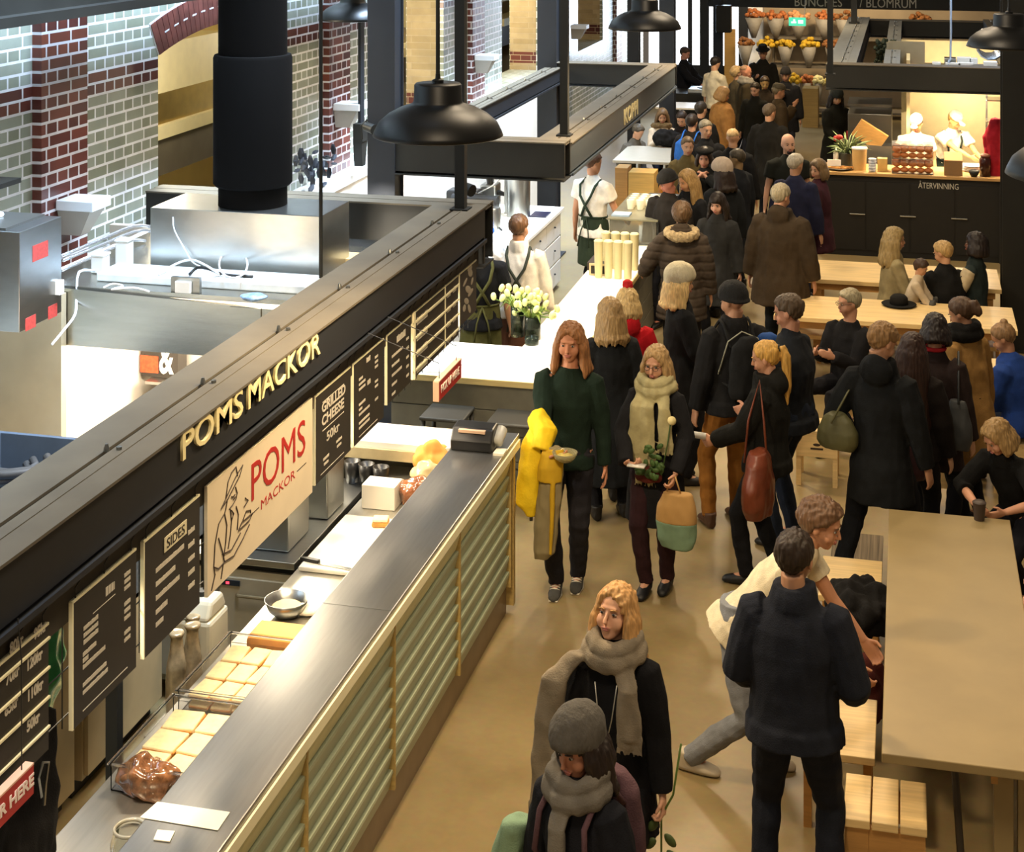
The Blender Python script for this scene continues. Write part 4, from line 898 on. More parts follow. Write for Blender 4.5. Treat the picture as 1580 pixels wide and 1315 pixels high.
# tulips
p = W(808, 520, .92)
def vase(x, y, h, R_, label, fl=0, seed=0):
    z = .92; r = root('glass_vase', (x, y, z), label, 'vase')
    put('glass', MB().lathe([(0, z), (R_, z), (R_ * 1.02, z + h), (R_ * .95, z + h), (R_ * .93, z + .02), (0, z + .02)], (x, y, 0), 24), GLASSG, r, smooth=True)
    if not fl: return r
    f = root('tulip_bunch', (x, y, z + .02), 'pale yellow-green tulips standing in the ' + ('wide' if seed else 'tall') + ' glass vase', 'flowers')
    rr = random.Random(seed); st = MB(); hd = MB(); lf = MB()
    for k in range(fl):
        a = rr.uniform(0, 2 * PI); d = rr.uniform(.02, .19); top = Vector((x + math.cos(a) * d * 1.15, y + math.sin(a) * d, z + h + rr.uniform(.04, .2) - d * .45))
        st.tube([(x + math.cos(a) * .02, y + math.sin(a) * .02, z + .03), (x + math.cos(a) * R_ * .6, y + math.sin(a) * R_ * .6, z + h), top], .006, 6)
        R3 = Matrix.Rotation(rr.uniform(-.6, .6), 3, 'X') @ Matrix.Rotation(rr.uniform(-.6, .6), 3, 'Y')
        hd.ell(top + Vector((0, 0, .02)), (.026, .026, .037), R3, 8, 6)
        if k % 2 == 0:
            a2 = a + .5; lf.tube([(x, y, z + h * .6), (x + math.cos(a2) * .08, y + math.sin(a2) * .08, z + h + .06), (x + math.cos(a2) * .16, y + math.sin(a2) * .15, z + h + rr.uniform(-.03, .05))], [.012, .02, .003], 6, flat=.2)
    put('stems', st, mat('stem_green', '#5f7a35', .6), f, smooth=True); put('blossoms', hd, mat('tulip', '#e3e8a0', .6, var=.15, scale=20), f, smooth=True); put('leaves', lf, mat('tulip_leaf', '#8aa04a', .6), f, smooth=True)
    return r
vase(p.x - .06, p.y + .02, .27, .06, 'tall smoky glass vase holding tulips on the white counter', 22, 0)
vase(p.x + .09, p.y - .04, .20, .07, 'shorter smoky glass vase of tulips beside the tall one', 20, 5)
vase(p.x + .12, p.y - .2, .06, .06, 'low smoky glass dish before the tulip vases')
# espresso island with drawers
r = root('drawer_island', (-4.8, 16.8, 0), 'white island with drawers carrying the coffee machines', 'counter')
put('worktop', MB().box((-5.4, 15.0, .92), (-4.08, 19.0, .96)), WT, r, bevel=.004)
put('carcass', MB().box((-5.38, 15.03, .05), (-4.13, 18.97, .92)), WHITE, r)
for k in range(5):
    y = 15.05 + k * .78
    for j in range(3):
        d = put('drawer', MB().box((-4.13, y, .08 + j * .28), (-4.11, y + .76, .34 + j * .28)), WHITE, r, bevel=.003)
        put('knob', MB().ell((-4.095, y + .38, .24 + j * .28), (.012, .018, .012)), BLACK, d)
ix, iy = W(800, 345, 1.1).x, 0
r = root('grinder', (-4.75, 16.0, .96), 'coffee grinder with a dark bean hopper on the drawer island', 'grinder')
gx, gy = W(740, 290, 1.3).x, 16.2
q = W(748, 333, .96); gx, gy = q.x, q.y + .25
r.location = (gx, gy, .96)
put('grinder_body', MB().box((gx - .1, gy - .12, .96), (gx + .1, gy + .14, 1.3)), SS, r, bevel=.02)
put('hopper', MB().lathe([(0, 1.3), (.04, 1.3), (.05, 1.36), (.13, 1.55), (.13, 1.58), (0, 1.58)], (gx, gy, 0), 20), mat('bean_hopper', '#2f2e2c', .2, var=.1), r, auto=True)
put('spout', MB().tube([(gx + .1, gy - .02, 1.2), (gx + .22, gy - .04, 1.18)], [.035, .02], 10), BLACK, r)
r = root('espresso_machine', (-4.9, 16.4, .96), 'long dark and chrome espresso machine behind the barista', 'machine')
q = W(735, 338, .96); mx_ = q.x; y = q.y - .1
put('machine_body', MB().box((mx_ - .35, y, 1.0), (mx_ + .05, y + .25, 1.30)), mat('machine_black', '#2b2a29', .35, .2), r, bevel=.03)
put('side_cylinder', MB().tube([(mx_ - .25, y - .05, 1.2), (mx_ + .30, y - .05, 1.2)], .075, 16), mat('machine_black', '#2b2a29', .35, .2), r, auto=True)
put('group_head', MB().lathe([(0, .98), (.05, .98), (.055, 1.18), (0, 1.18)], (mx_ - .05, y - .12, 0), 16), SS, r, auto=True)
put('group_head', MB().lathe([(0, .98), (.05, .98), (.055, 1.18), (0, 1.18)], (mx_ + .12, y - .12, 0), 16), SS, r, auto=True)
put('steam_pipe', MB().tube([(mx_ + .05, y, 1.28), (mx_ + .25, y - .05, 1.40), (mx_ + .35, y, 1.5)], .008, 6), SS, r)
r = root('coffee_urn', (-4.55, 17.4, .96), 'tall chrome coffee urn with a black head on the drawer island', 'urn')
q = W(797, 336, .96); ux, uy = q.x, q.y + .1
r.location = (ux, uy, .96)
put('urn_body', MB().lathe([(0, .96), (.14, .96), (.14, 1.45), (.13, 1.48), (0, 1.48)], (ux, uy, 0), 28), SS, r, auto=True)
put('urn_head', MB().lathe([(0, 1.5), (.12, 1.48), (.15, 1.6), (.1, 1.66), (0, 1.66)], (ux, uy, 0), 20), mat('grey_head', '#54534f', .4), r, auto=True)
put('column', MB().box((ux - .2, uy + .1, .96), (ux - .16, uy + .14, 1.6)), SS, r)
r = root('steel_jug', (-4.75, 15.3, .96), 'ribbed steel jug at the near end of the drawer island', 'jug')
q = W(758, 358, .96); jx, jy = q.x, q.y + .1
r.location = (jx, jy, .96)
put('jug_body', MB().lathe([(0, .96), (.085, .96), (.085, 1.2), (.075, 1.22), (0, 1.22)], (jx, jy, 0), 24), SS, r, auto=True)
put('jug_tap', MB().tube([(jx + .08, jy - .05, 1.0), (jx + .12, jy - .08, .98)], .012, 6), BLACK, r)
thing('dark_tablet', MB().box((-4.35, 18.3, .961), (-4.15, 18.6, .975)), mat('tablet_navy', '#23233a', .3), 'dark flat tablet at the far end of the drawer island', 'tablet')
bag('blue_cloth', (-4.6, WX(752, -4.6) - .2, 1.03), (.12, .10, .06), cloth('#2f5fd8'), 'bright blue cloth heap beside the steel jug', 'cloth', 11, amp=.03)
# things along the coffee counter
def cups(cx0, cy0, n, z, label, R_=.042, h=.32, mtl=None, sp=.1):
    for k in range(n):
        x, y = cx0 + sp * (k % 4), cy0 + .12 * (k // 4)
        r = thing('cup_stack', MB().lathe([(0, z), (R_ * .8, z), (R_, z + h), (R_ * 1.06, z + h + .005), (R_ * .8, z + h + .02), (0, z + h + .02)], (x, y, 0), 18), mtl or mat('cream_cup', '#d9cfa0', .6, var=.02), label % ['leftmost', 'second from the left', 'second from the right', 'rightmost'][k % 4], 'cups', 'paper cup stacks', auto=True)
cups(-3.03, WX(950, -2.9) - .25, 4, .922, 'tall cream cup stack, %s in the front row', h=.36, R_=.046)
cups(-3.03, WX(950, -2.9) + .15, 4, .922, 'tall cream cup stack, %s in the back row', h=.36, R_=.046)
r = root('card_display', (-3.12, WX(905, -3.12), .922), 'small framed sign and leaflets on the coffee counter', 'sign')
x, y = -3.12, WX(912, -3.12)
r.location = (x, y, .922)
put('frame', MB().box((x - .02, y, .922), (x + .16, y + .02, 1.04)), mat('frame_wood', '#d8c49a', .5), r)
put('picture', MB().box((x + .0, y - .004, .94), (x + .14, y, 1.02)), mat('menu_board', '#2b2722', .6, var=.1), r)
thing('tablet_stand', MB().box((-3.2, WX(900, -3.2) + .2, .922), (-3.0, WX(900, -3.2) + .55, 1.0)), mat('dark_printer', '#3b3435', .4), 'dark till tablet lying beside the cup stacks', 'tablet')
yc = WX(960, -2.9) + .9
r = root('cake_case', (-2.95, yc + .5, .92), 'glass topped display case of pastries on the coffee counter', 'case')
put('glass_case', MB().box((-3.2, yc, .93), (-2.68, yc + 1.5, 1.19)), mat('case_glass', '#e8e4cf', .06, trans=.85, var=0, ior=1.1), r)
put('top_plate', MB().box((-3.22, yc - .01, 1.19), (-2.66, yc + 1.52, 1.205)), mat('case_top', '#8b8870', .3, .3), r)
put('dark_side', MB().box((-2.668, yc, .6), (-2.655, yc + 1.5, 1.19)), BLACK, r)
k = 0
for i in range(4):
    for j in range(4):
        x, y = -3.06 + .11 * i, yc + .55 + .12 * j
        thing('paper_cup', MB().lathe([(0, 1.207), (.035, 1.207), (.046, 1.30), (.042, 1.315), (0, 1.318)], (x, y, 0), 14), mat('white_cup', '#f4edd6', .6, var=.02), 'white lidded cup in the group standing on the cake case', 'cup', 'lidded cups on the cake case', auto=True)
thing('folded_napkins', MB().box((-3.2, yc + .1, 1.206), (-3.0, yc + .3, 1.225)), mat('blue_napkin', '#9db4cf', .7), 'pale blue napkins at the left corner of the cake case', 'napkins')
yb = yc + 1.75
thing('till_tray', MB().box((-3.1, yb, .93), (-2.66, yb + .4, 1.1)).box((-3.08, yb + .05, 1.1), (-2.7, yb + .2, 1.13)), mat('grey_tray', '#3e434a', .5), 'dark grey till tray behind the cake case', 'tray', bevel=.01)
OIL = mat('amber_bottle', '#c98a3c', .1, trans=.5, var=.1)
BN = ['leftmost', 'second', 'middle', 'fourth', 'rightmost']
for k in range(5):
    x, y = -2.98 + .075 * k, yb + .55 + .05 * (k % 2); z = .922
    r = root('amber_bottle', (x, y, z), 'amber bottle with a dark neck, %s in the row on the coffee counter' % BN[k], 'bottle', 'amber bottles')
    put('bottle_body', MB().lathe([(0, z), (.034, z), (.034, z + .2), (.013, z + .26), (.013, z + .3), (0, z + .3)], (x, y, 0), 14), OIL, r, smooth=True)
    put('cap', MB().lathe([(0, z + .26), (.016, z + .26), (.016, z + .33), (0, z + .33)], (x, y, 0), 12), mat('bottle_dark', '#3a2520', .4), r)
x, y = -3.3, yb + .9
thing('wooden_box', MB().box((-3.45, y, .93), (-3.12, y + .35, 1.25)), wood('#d2ac62', name='ply_box'), 'tall pale wooden box standing behind the till tray', 'box', bevel=.004)
# wooden tall counter beyond and window table
thing('wood_partition', MB().box((-3.62, yb + .9, 0), (-3.46, yb + 1.2, 1.3)), OAKD, 'brown wooden upright behind the barista', 'partition')
r = root('white_table', (W(975, 237, .9).x, 21.5, 0), 'long white table by the coffee stall end where people sit', 'table')
p0 = W(945, 247, .9); p1 = W(1030, 250, .9)
tx0, tx1, ty0 = p0.x, p1.x, p0.y
put('tabletop', MB().box((tx0, ty0, .86), (tx1 + .15, ty0 + 1.4, .9)), mat('pale_table', '#a5a093', .5, var=.03), r, bevel=.004)
for sx in (tx0 + .3, tx1 - .1):
    put('leg', MB().lathe([(0, 0), (.2, 0), (.2, .02), (.035, .03), (.035, .86), (0, .86)], (sx, ty0 + .5, 0), 16), SS, r, auto=True)
p = W(1050, 162, .9)
r = root('side_table', (p.x, p.y, 0), 'small white table near the record player', 'table')
put('tabletop', MB().box((p.x - .4, p.y - .4, .87), (p.x + .35, p.y + .4, .9)), WHITE, r)
put('leg', MB().lathe([(0, 0), (.2, 0), (.2, .02), (.03, .03), (.03, .87), (0, .87)], (p.x, p.y, 0), 14), SS, r)
# record player desk
p = W(1068, 145, 1.0); x, y = p.x, p.y + .4
r = root('music_desk', (x, y, 0), 'black desk of the music player at the far window', 'desk')
put('desk_body', MB().box((x - .6, y - .4, .0), (x + .6, y + .4, 1.0)), BLACK, r)
r = root('turntable', (x + .2, y, 1.0), 'silver turntable on the black music desk', 'turntable')
put('deck', MB().box((x - .1, y - .3, 1.0), (x + .6, y + .2, 1.08)), SS, r, bevel=.01)
put('platter', MB().lathe([(0, 1.08), (.15, 1.08), (.15, 1.1), (0, 1.1)], (x + .2, y - .05, 0), 24), mat('black_plastic', '#1b1a19', .35), r)
sp = W(1117, 30, 2.1)
r = root('loudspeaker', (-3.45, 33.2, 1.9), 'black loudspeaker box mounted high beside the flower shop', 'speaker')
y = 32.36; x = WXY(1116, 32.4); r.location = (x, y, 1.95)
zb = ZY(1115, 51, x)
put('speaker_cabinet', MB().box((x - .15, y, zb), (x + .15, y + .3, zb + .55)), BLACK, r, bevel=.01)
put('bracket', MB().box((x - .05, y + .3, zb + .2), (x + .05, y + .36, zb + .3)), BLACK, r)
# ================================================================== BURGER KITCHEN (right)
r = root('kitchen_counter', (.3, 21.3, 0), 'black fronted kitchen counter on the right lettered for recycling', 'counter')
RC = r
fy = W(1400, 270, 1.1).y
put('worktop', MB().box((-1.15, fy, 1.06), (1.75, fy + .75, 1.1)), wood('#b58f5a', name='counter_wood'), r, bevel=.004)
put('front', MB().box((-1.12, fy + .03, 0), (1.75, fy + .07, 1.06)), mat('matt_black', '#171614', .6, var=.1), r)
m = MB()
for k in range(5): m.box((-1.1 + k * .57, fy + .022, .08), (-1.1 + k * .57 + .545, fy + .03, .98))
put('door', m, mat('matt_black', '#171614', .6, var=.1), r)
m = MB()
for k in range(3): m.tube([(-.75 + k * .65, fy + .015, .55), (-.55 + k * .65, fy + .015, .55)], .01, 6)
put('handle', m, SSD, r)
put('side', MB().box((-1.15, fy + .03, 0), (-1.1, fy + .75, 1.06)), mat('matt_black', '#171614', .6, var=.1), r)
xa = W(1417, 285, 1.0).x; xb = W(1479, 285, 1.0).x
text('ÅTERVINNING', .08, MY(xa, fy + .02, .93), GL, r, fit=(xb - xa, .10), ext=.001, label='grey letters reading ÅTERVINNING')
thing('side_cupboard', MB().box((1.15, fy - .02, 0), (1.76, fy + .02, 1.02)), mat('matt_black', '#171614', .6, var=.1), 'black bin door right of the recycling lettering', 'cupboard')
# things on that counter
def onC(px, z=1.1, dy=.2): yy = fy + dy; return WXY(px, yy), yy
x, y = onC(1295)
r = root('cheese_platter', (x, y, 1.1), 'platter of sliced bread and cheese at the left end of the kitchen counter', 'platter')
put('plate', MB().lathe([(0, 1.1), (.12, 1.1), (.17, 1.125), (.165, 1.13), (0, 1.11)], (x, y, 0), 24), mat('dark_plate', '#4c4438', .5), r, smooth=True)
m = MB()
for k in range(9): slab(m, x - .1 + .03 * k, y - .03 + .03 * (k % 3), 1.12, .09, .06, .02, .4 * k)
put('slices', m, CRUST, r); put('card', MB().box((x - .16, y + .04, 1.12), (x + .02, y + .06, 1.22)), WHITE, r)
x, y = onC(1290, dy=.45)
thing('squeeze_bottle', MB().lathe([(0, 1.1), (.035, 1.1), (.035, 1.28), (.01, 1.33), (0, 1.36)], (x, y, 0), 14), mat('white_plastic', '#ece4cf', .5), 'white squeeze bottle behind the cheese platter', 'bottle', smooth=True)
x, y = onC(1326, dy=.25)
r = root('paper_bucket', (x, y, 1.1), 'brown paper bucket with a white rim on the kitchen counter', 'bucket')
put('bucket', MB().lathe([(0, 1.1), (.085, 1.1), (.1, 1.38), (0, 1.38)], (x, y, 0), 24), mat('kraft_card', '#c39c5f', .8, var=.05), r, auto=True)
put('rim', MB().lathe([(0, 1.38), (.105, 1.38), (.105, 1.4), (0, 1.4)], (x, y, 0), 24), WHITE, r)
x, y = onC(1346, dy=.12)
for k in range(5):
    thing('plastic_cup', MB().lathe([(0, 1.1 + k * .035), (.04, 1.1 + k * .035), (.055, 1.14 + k * .035), (.05, 1.14 + k * .035), (0, 1.105 + k * .035)], (x, y, 0), 16), mat('clear_cup', '#dfe3ea', .15, trans=.5, var=0), 'clear plastic tub nested in the small stack beside the paper bucket', 'cup', 'nested clear tubs', smooth=True)
x, y = onC(1361, dy=.25)
thing('napkin_block', MB().box((x - .06, y - .06, 1.1), (x + .07, y + .06, 1.27)), mat('kraft_napkin', '#d0ab62', .8), 'block of brown napkins beside the clear tubs', 'napkins', bevel=.004)
for lay in range(2):
    x0, x1 = WXY(1376, fy + .1), WXY(1440, fy + .1)
    r = root('bun_crate', ((x0 + x1) / 2, fy + .25, 1.1 + lay * .19), 'clear crate of brown buns, %s of the stacked pair' % ['lower', 'upper'][lay], 'crate', 'bun crates')
    z = 1.102 + lay * .19
    put('crate_body', MB().box((x0, fy + .06, z), (x1, fy + .44, z + .01)).box((x0, fy + .06, z), (x0 + .006, fy + .44, z + .17)).box((x1 - .006, fy + .06, z), (x1, fy + .44, z + .17)).box((x0, fy + .06, z + .15), (x1, fy + .066, z + .17)), PLAST, r)
    for i in range(5):
        for j in range(3):
            for q in range(2):
                bx_, by_, bz_ = x0 + .06 + (x1 - x0 - .12) * i / 4, fy + .13 + .12 * j, z + .045 + q * .075
                b_ = MB().ell((bx_, by_, bz_), (.058, .056, .037), None, 10, 7)
                if q == 0 and j > 0: continue
                thing('bun', b_, mat('bun_brown', '#b9713c', .5, var=.2, scale=15), 'round brown bun in the %s crate' % ['lower', 'upper'][lay], 'bun', 'buns in the %s crate' % ['lower', 'upper'][lay], smooth=True)
put('lid', MB().box((x0, fy + .05, 1.47), (x1, fy + .45, 1.478)), PLAST, r)
x0, x1 = WXY(1457, fy + .1), WXY(1485, fy + .1)
r = root('card_box', ((x0 + x1) / 2, fy + .2, 1.1), 'open brown card box on the kitchen counter', 'box')
put('carton', MB().box((x0, fy + .08, 1.102), (x1, fy + .35, 1.3)), mat('card_brown', '#8a6a45', .8, var=.05), r)
put('inside', MB().prism([(fy + .08, 1.3), (fy + .35, 1.3), (fy + .37, 1.37), (fy + .33, 1.37)], x0, x1), mat('card_orange', '#b5683a', .8), r)
x, y = onC(1520, dy=.15)
r = root('dark_jar', (x, y, 1.1), 'dark jar of sauce at the right end of the kitchen counter', 'jar')
put('jar_body', MB().lathe([(0, 1.1), (.07, 1.1), (.075, 1.32), (.05, 1.36), (0, 1.36)], (x, y, 0), 18), mat('dark_sauce', '#3a1a14', .2), r, smooth=True)
put('topping', MB().ell((x, y, 1.37), (.065, .065, .03)), mat('onion', '#8a5a48', .6, var=.4, scale=40), r, smooth=True)
x, y = onC(1503, dy=.08)
bowl('black_bowl', x, y, 1.1, .07, .08, BLACK, 'small black bowl of cream beside the dark jar', mat('cream_food', '#e8e0c8', .6))
x, y = onC(1512, dy=.5)
for k in range(4): thing('plate', MB().lathe([(0, 1.1 + k * .02), (.08, 1.1 + k * .02), (.13, 1.118 + k * .02), (.125, 1.12 + k * .02), (0, 1.108 + k * .02)], (x - .1, y, 0), 22), WHITE, 'white plate in the pile at the right of the kitchen counter', 'plate', 'piled white plates', smooth=True)
# plant on the counter
p_ = onC(1307, dy=.5); x, y = p_
r = root('potted_plant', (x, y, 1.1), 'leafy green potted plant with a red flower on the kitchen counter', 'plant')
put('pot', MB().lathe([(0, 1.1), (.09, 1.1), (.11, 1.28), (0, 1.28)], (x, y, 0), 18), mat('dark_pot', '#3a3a30', .5), r, auto=True)
rr = random.Random(5); m = MB()
for k in range(70):
    a = rr.uniform(0, 6.28); e = rr.uniform(.1, 1); L_ = rr.uniform(.15, .42); d = Vector((math.cos(a) * math.cos(e), math.sin(a) * math.cos(e), math.sin(e)))
    m.tube([Vector((x, y, 1.27)), Vector((x, y, 1.3)) + d * L_ * .6, Vector((x, y, 1.28)) + d * L_ + Vector((0, 0, -.03))], [.003, .016, .002], 5, flat=.25)
put('foliage', m, mat('sage_leaf', '#5c6b42', .6, var=.25), r, smooth=True)
put('flower', MB().ell((x - .1, y - .08, 1.5), (.05, .03, .035)).ell((x - .15, y - .08, 1.48), (.03, .03, .04)), mat('red_flower', '#b8322c', .6), r, smooth=True)
# kitchen equipment
r = root('steel_fridge', (-.2, 24.6, 0), 'stainless refrigerator with a slanted lid behind the plant', 'refrigerator')
x0, x1 = WXY(1308, 24.3), WXY(1376, 24.3)
put('fridge_body', MB().box((x0, 24.3, 0), (x1, 25.1, 1.5)), SSD, r, bevel=.01)
put('shelf', MB().box((x0, 24.2, 1.62), (x1, 25.0, 1.66)).box((x0, 24.2, 1.85), (x1, 25.0, 1.89)), SSD, r)
x, y = WXY(1342, 23.2), 23.2
r = root('chopping_block', (x, y, 1.1), 'tilted wooden board leaning behind the paper bucket', 'board')
M = Matrix.Translation((x, y, 1.35)) @ Matrix.Rotation(.55, 4, 'Y') @ Matrix.Rotation(.5, 4, 'X')
put('board', MB().box((-.22, -.015, -.16), (.22, .015, .16), 0, M), wood('#b48a50', name='board_wood'), r)
put('rest', MB().box((x - .3, y + .0, .0), (x + .3, y + .3, 1.2)), SSD, r)
struct('wall_kitchen_far', MB().box((-.1, 25.6, 0), (4, 25.7, 2.5)), mat('cream_tiles', '#e0cf9e', .5, var=.05))
struct('trim_9', MB().box((-.02, 23.0, 1.4), (.03, 25.6, 2.45)), mat('cream_tiles', '#e0cf9e', .5, var=.05))
r = root('extractor_box', (1.0, 24.0, 1.95), 'stainless extractor box above the cooks', 'hood')
x0, x1 = WXY(1428, 22.9), WXY(1562, 22.9)
put('hood_box', MB().box((x0, 22.9, 2.12), (x1, 24.2, 2.30)), SS, r)
put('partition_board', MB().box((WXY(1370, 24.0), 24.0, 2.12), (WXY(1427, 24.0), 24.05, 2.62)).box((WXY(1370, 24.0) - .02, 23.98, 2.12), (WXY(1370, 24.0) + .03, 24.06, 2.6)), mat('beige_board', '#9c8e70', .7, var=.05), r)
rr = random.Random(9)
for k in range(9):
    x = x0 + .1 + (x1 - x0 - .3) * (k % 5) / 5; y = 23.05 + .5 * (k // 5)
    s_ = rr.uniform(.1, .22)
    o = thing('lighting_module', MB().box((x, y, 2.302), (x + s_, y + rr.uniform(.1, .3), 2.36 + rr.uniform(0, .12))), WHITE if k % 3 else SS, ['white', 'long white', 'steel', 'small white', 'square white', 'far steel', 'far white', 'rear white', 'rear steel'][k] + ' electrical casing on top of the extractor box', 'casing', bevel=.004)
cable([(x0 + .3, 23.0, 2.36), (x0 + .32, 23.1, 2.45), (x0 + .35, 23.2, 2.8), (x0 + .35, 23.2, 6)], .015, mat('blue_grey_rod', '#8d98a6', .4), 'pale rod rising from the extractor box', 'suspension_rod')
m = MB()
for k in range(9): m.tube([(x1 - .25 + .19 * math.cos(t), 23.5 + .1 * k + .02 * t, 2.62 + .19 * math.sin(t)) for t in [i * .5 for i in range(14)]], .02, 6)
thing('flexible_duct', m, mat('foil_duct', '#c3c7cc', .25, .9, var=.1), 'silver corrugated duct behind the right pendant lamp', 'duct', smooth=True)
m = MB(); x, y = WXY(1352, 24.4), 24.4
for k in range(120): m.ell((x + .08 + rr.uniform(-.10, .2), y + rr.uniform(-.3, .3), 2.25 + rr.uniform(0, .32)), (.03, .03, .05), Matrix.Rotation(rr.uniform(0, 3), 3, 'X'), 5, 4)
thing('green_garland', m, mat('dark_green', '#26301c', .7, var=.3), 'dark green foliage heap above the burger kitchen', 'plant')
# worktop for the cooks with food
x0, x1 = WXY(1472, 22.3), WXY(1560, 22.3)
r = root('cook_bench', ((x0 + x1) / 2, 22.6, 0), 'bright worktop crowded with plates in front of the cooks', 'bench')
put('worktop', MB().box((x0 - .1, 22.05, 1.0), (x1, 23.0, 1.04)), WT, r)
put('cabinet', MB().box((x0 - .08, 22.08, 0), (x1, 22.95, 1.0)), SSD, r)
FD = [mat('yellow_food', '#e3d27a', .6, var=.2), mat('salad', '#8a9a4a', .6, var=.4, scale=40), mat('pale_food', '#efe6c4', .6, var=.2)]
for k in range(8):
    x, y = x0 + .05 + (k % 4) * .17, 22.2 + .3 * (k // 4)
    r = root('serving_dish', (x, y, 1.04), 'white dish of food on the cooks\' bright worktop', 'dish', 'serving dishes')
    put('dish', MB().lathe([(0, 1.04), (.05, 1.04), (.075, 1.07), (.07, 1.072), (0, 1.05)], (x, y, 0), 16), WHITE, r, smooth=True)
    put('food', MB().ell((x, y, 1.065), (.05, .05, .022), None, 10, 6), FD[k % 3], r, smooth=True)
# shelves with orange things at the right
x0, x1 = WXY(1522, 24.6), WXY(1560, 24.6)
r = root('steel_shelf', ((x0 + x1) / 2, 24.7, 0), 'steel wall shelf with orange packs at the right of the burger kitchen', 'shelf')
put('board', MB().box((x0, 24.5, 1.98), (x1, 24.9, 2.0)).box((x0, 24.5, 1.72), (x1, 24.9, 1.74)).box((x0, 24.5, 1.4), (x1, 24.9, 1.42)), SS, r)
put('upright', MB().box((x0, 24.85, 0), (x0 + .03, 24.9, 2.0)).box((x1 - .03, 24.85, 0), (x1, 24.9, 2.0)), SS, r)
thing('orange_pack', MB().box((x0 + .05, 24.55, 2.0), (x0 + .25, 24.75, 2.12)), mat('orange_red', '#c4502c', .5, var=.3, scale=40), 'orange pack on the top steel shelf', 'box')
thing('white_pack', MB().box((x0 + .27, 24.55, 2.0), (x0 + .36, 24.75, 2.12)), WHITE, 'white pack beside the orange one on the steel shelf', 'box')
yr = 21.7
xr = WXY(1537, yr)
me = fuse(MB().ell_loft([(xr, yr, 1.0), (xr - .02, yr, 1.3), (xr - .03, yr, 1.6), (xr, yr, 1.85)], [(.07, .05), (.12, .08), (.15, .09), (.06, .05)], Vector((1, 0, 0)), Vector((0, 1, 0))), .02, 2, fold=.03, fscale=(12, 8, 3), seed=4)
me.transform(Matrix.Translation((-xr, -yr, -1.0))); o = link('red_cloth', me, cloth('#9c1f2e')); o.location = (xr, yr, 1.0); tag(o, 'long dark red cloth hanging at the right of the kitchen', 'cloth')
# ================================================================== FLOWER SHOP
PAP = mat('grey_wrap', '#9a948a', .5, var=.12, scale=10, trans=.1)
FC = [mat('rust_flowers', '#b06a3c', .8, var=.4, scale=25), mat('peach_flowers', '#d49a6a', .8, var=.3, scale=25), mat('yellow_flowers', '#c9a32a', .8, var=.35, scale=25), mat('brown_flowers', '#8a5a30', .8, var=.4, scale=25), mat('cream_flowers', '#efe3a6', .8, var=.2, scale=25)]
struct('wall_flower', MB().box((-3.2, 36.6, 0), (2.5, 36.7, 3.6)), mat('warm_grey_wall', '#a09078', .8, var=.1, scale=2))
rr = random.Random(21)
rows = [(2.02, 36.0, [(1163, 0), (1197, 0), (1232, 1), (1272, 0), (1303, 3), (1420, 3)], .25), (1.42, 35.7, [(1150, 3), (1180, 2), (1212, 2), (1248, 2), (1285, 3), (1310, 2)], .21), (.75, 34.6, [(1228, 2), (1246, 0), (1262, 4), (1285, 4)], .13)]
pl = ['top', 'middle', 'lowest']; on = ['first', 'second', 'third', 'fourth', 'fifth', 'sixth']
for ri, (z, Y, items, R_) in enumerate(rows):
    for k, (px, ci) in enumerate(items):
        x = WXY(px, Y)
        r = root('bouquet', (x, Y, z - .5), '%s bouquet in grey wrap, %s from the left in the %s row' % (['rust coloured', 'peach', 'yellow', 'brown', 'cream'][ci], on[k], pl[ri]), 'flowers', 'wrapped bouquets of the flower shop')
        put('wrap', MB().lathe([(0, z - .48), (.05, z - .48), (R_ * .85, z - .02), (R_ * .7, z - .02), (0, z - .3)], (x, Y, 0), 12), PAP, r, smooth=True)
        m = MB()
        for q in range(26):
            a = rr.uniform(0, 6.28); d = R_ * math.sqrt(rr.uniform(0, 1)); m.ell((x + math.cos(a) * d, Y + math.sin(a) * d * .7, z + rr.uniform(-.06, .16) * (1.3 - d / R_)), (.06, .06, .05), None, 6, 4)
        put('blossoms', m, FC[ci], r, smooth=True)
for ri, (z, Y) in enumerate(((1.52, 36.3), (.92, 36.0), (.1, 34.8))):
    thing('flower_shelf', MB().box((-3.0, Y - .3, z), (.6, Y + .3, z + .05)).box((-3.0, Y + .22, 0.0), (-2.95, Y + .3, z)).box((.55, Y + .22, 0), (.6, Y + .3, z)), mat('shelf_steel', '#6f675a', .6), ['highest', 'middle', 'lowest'][ri] + ' grey shelf of the flower shop', 'shelf')
thing('tan_panel', MB().box((WXY(1118, 35.8), 35.75, 0), (WXY(1135, 35.8), 35.8, 1.75)), wood('#b08a4c', name='tan_ply'), 'tan plywood panel beside the flower shop', 'panel')
thing('shop_plinth', MB().box((WXY(1238, 33), 33.0, 0), (WXY(1262, 33), 33.5, .8)), wood('#a98d55', name='tan_ply2'), 'wooden plinth under the front flowers', 'plinth')
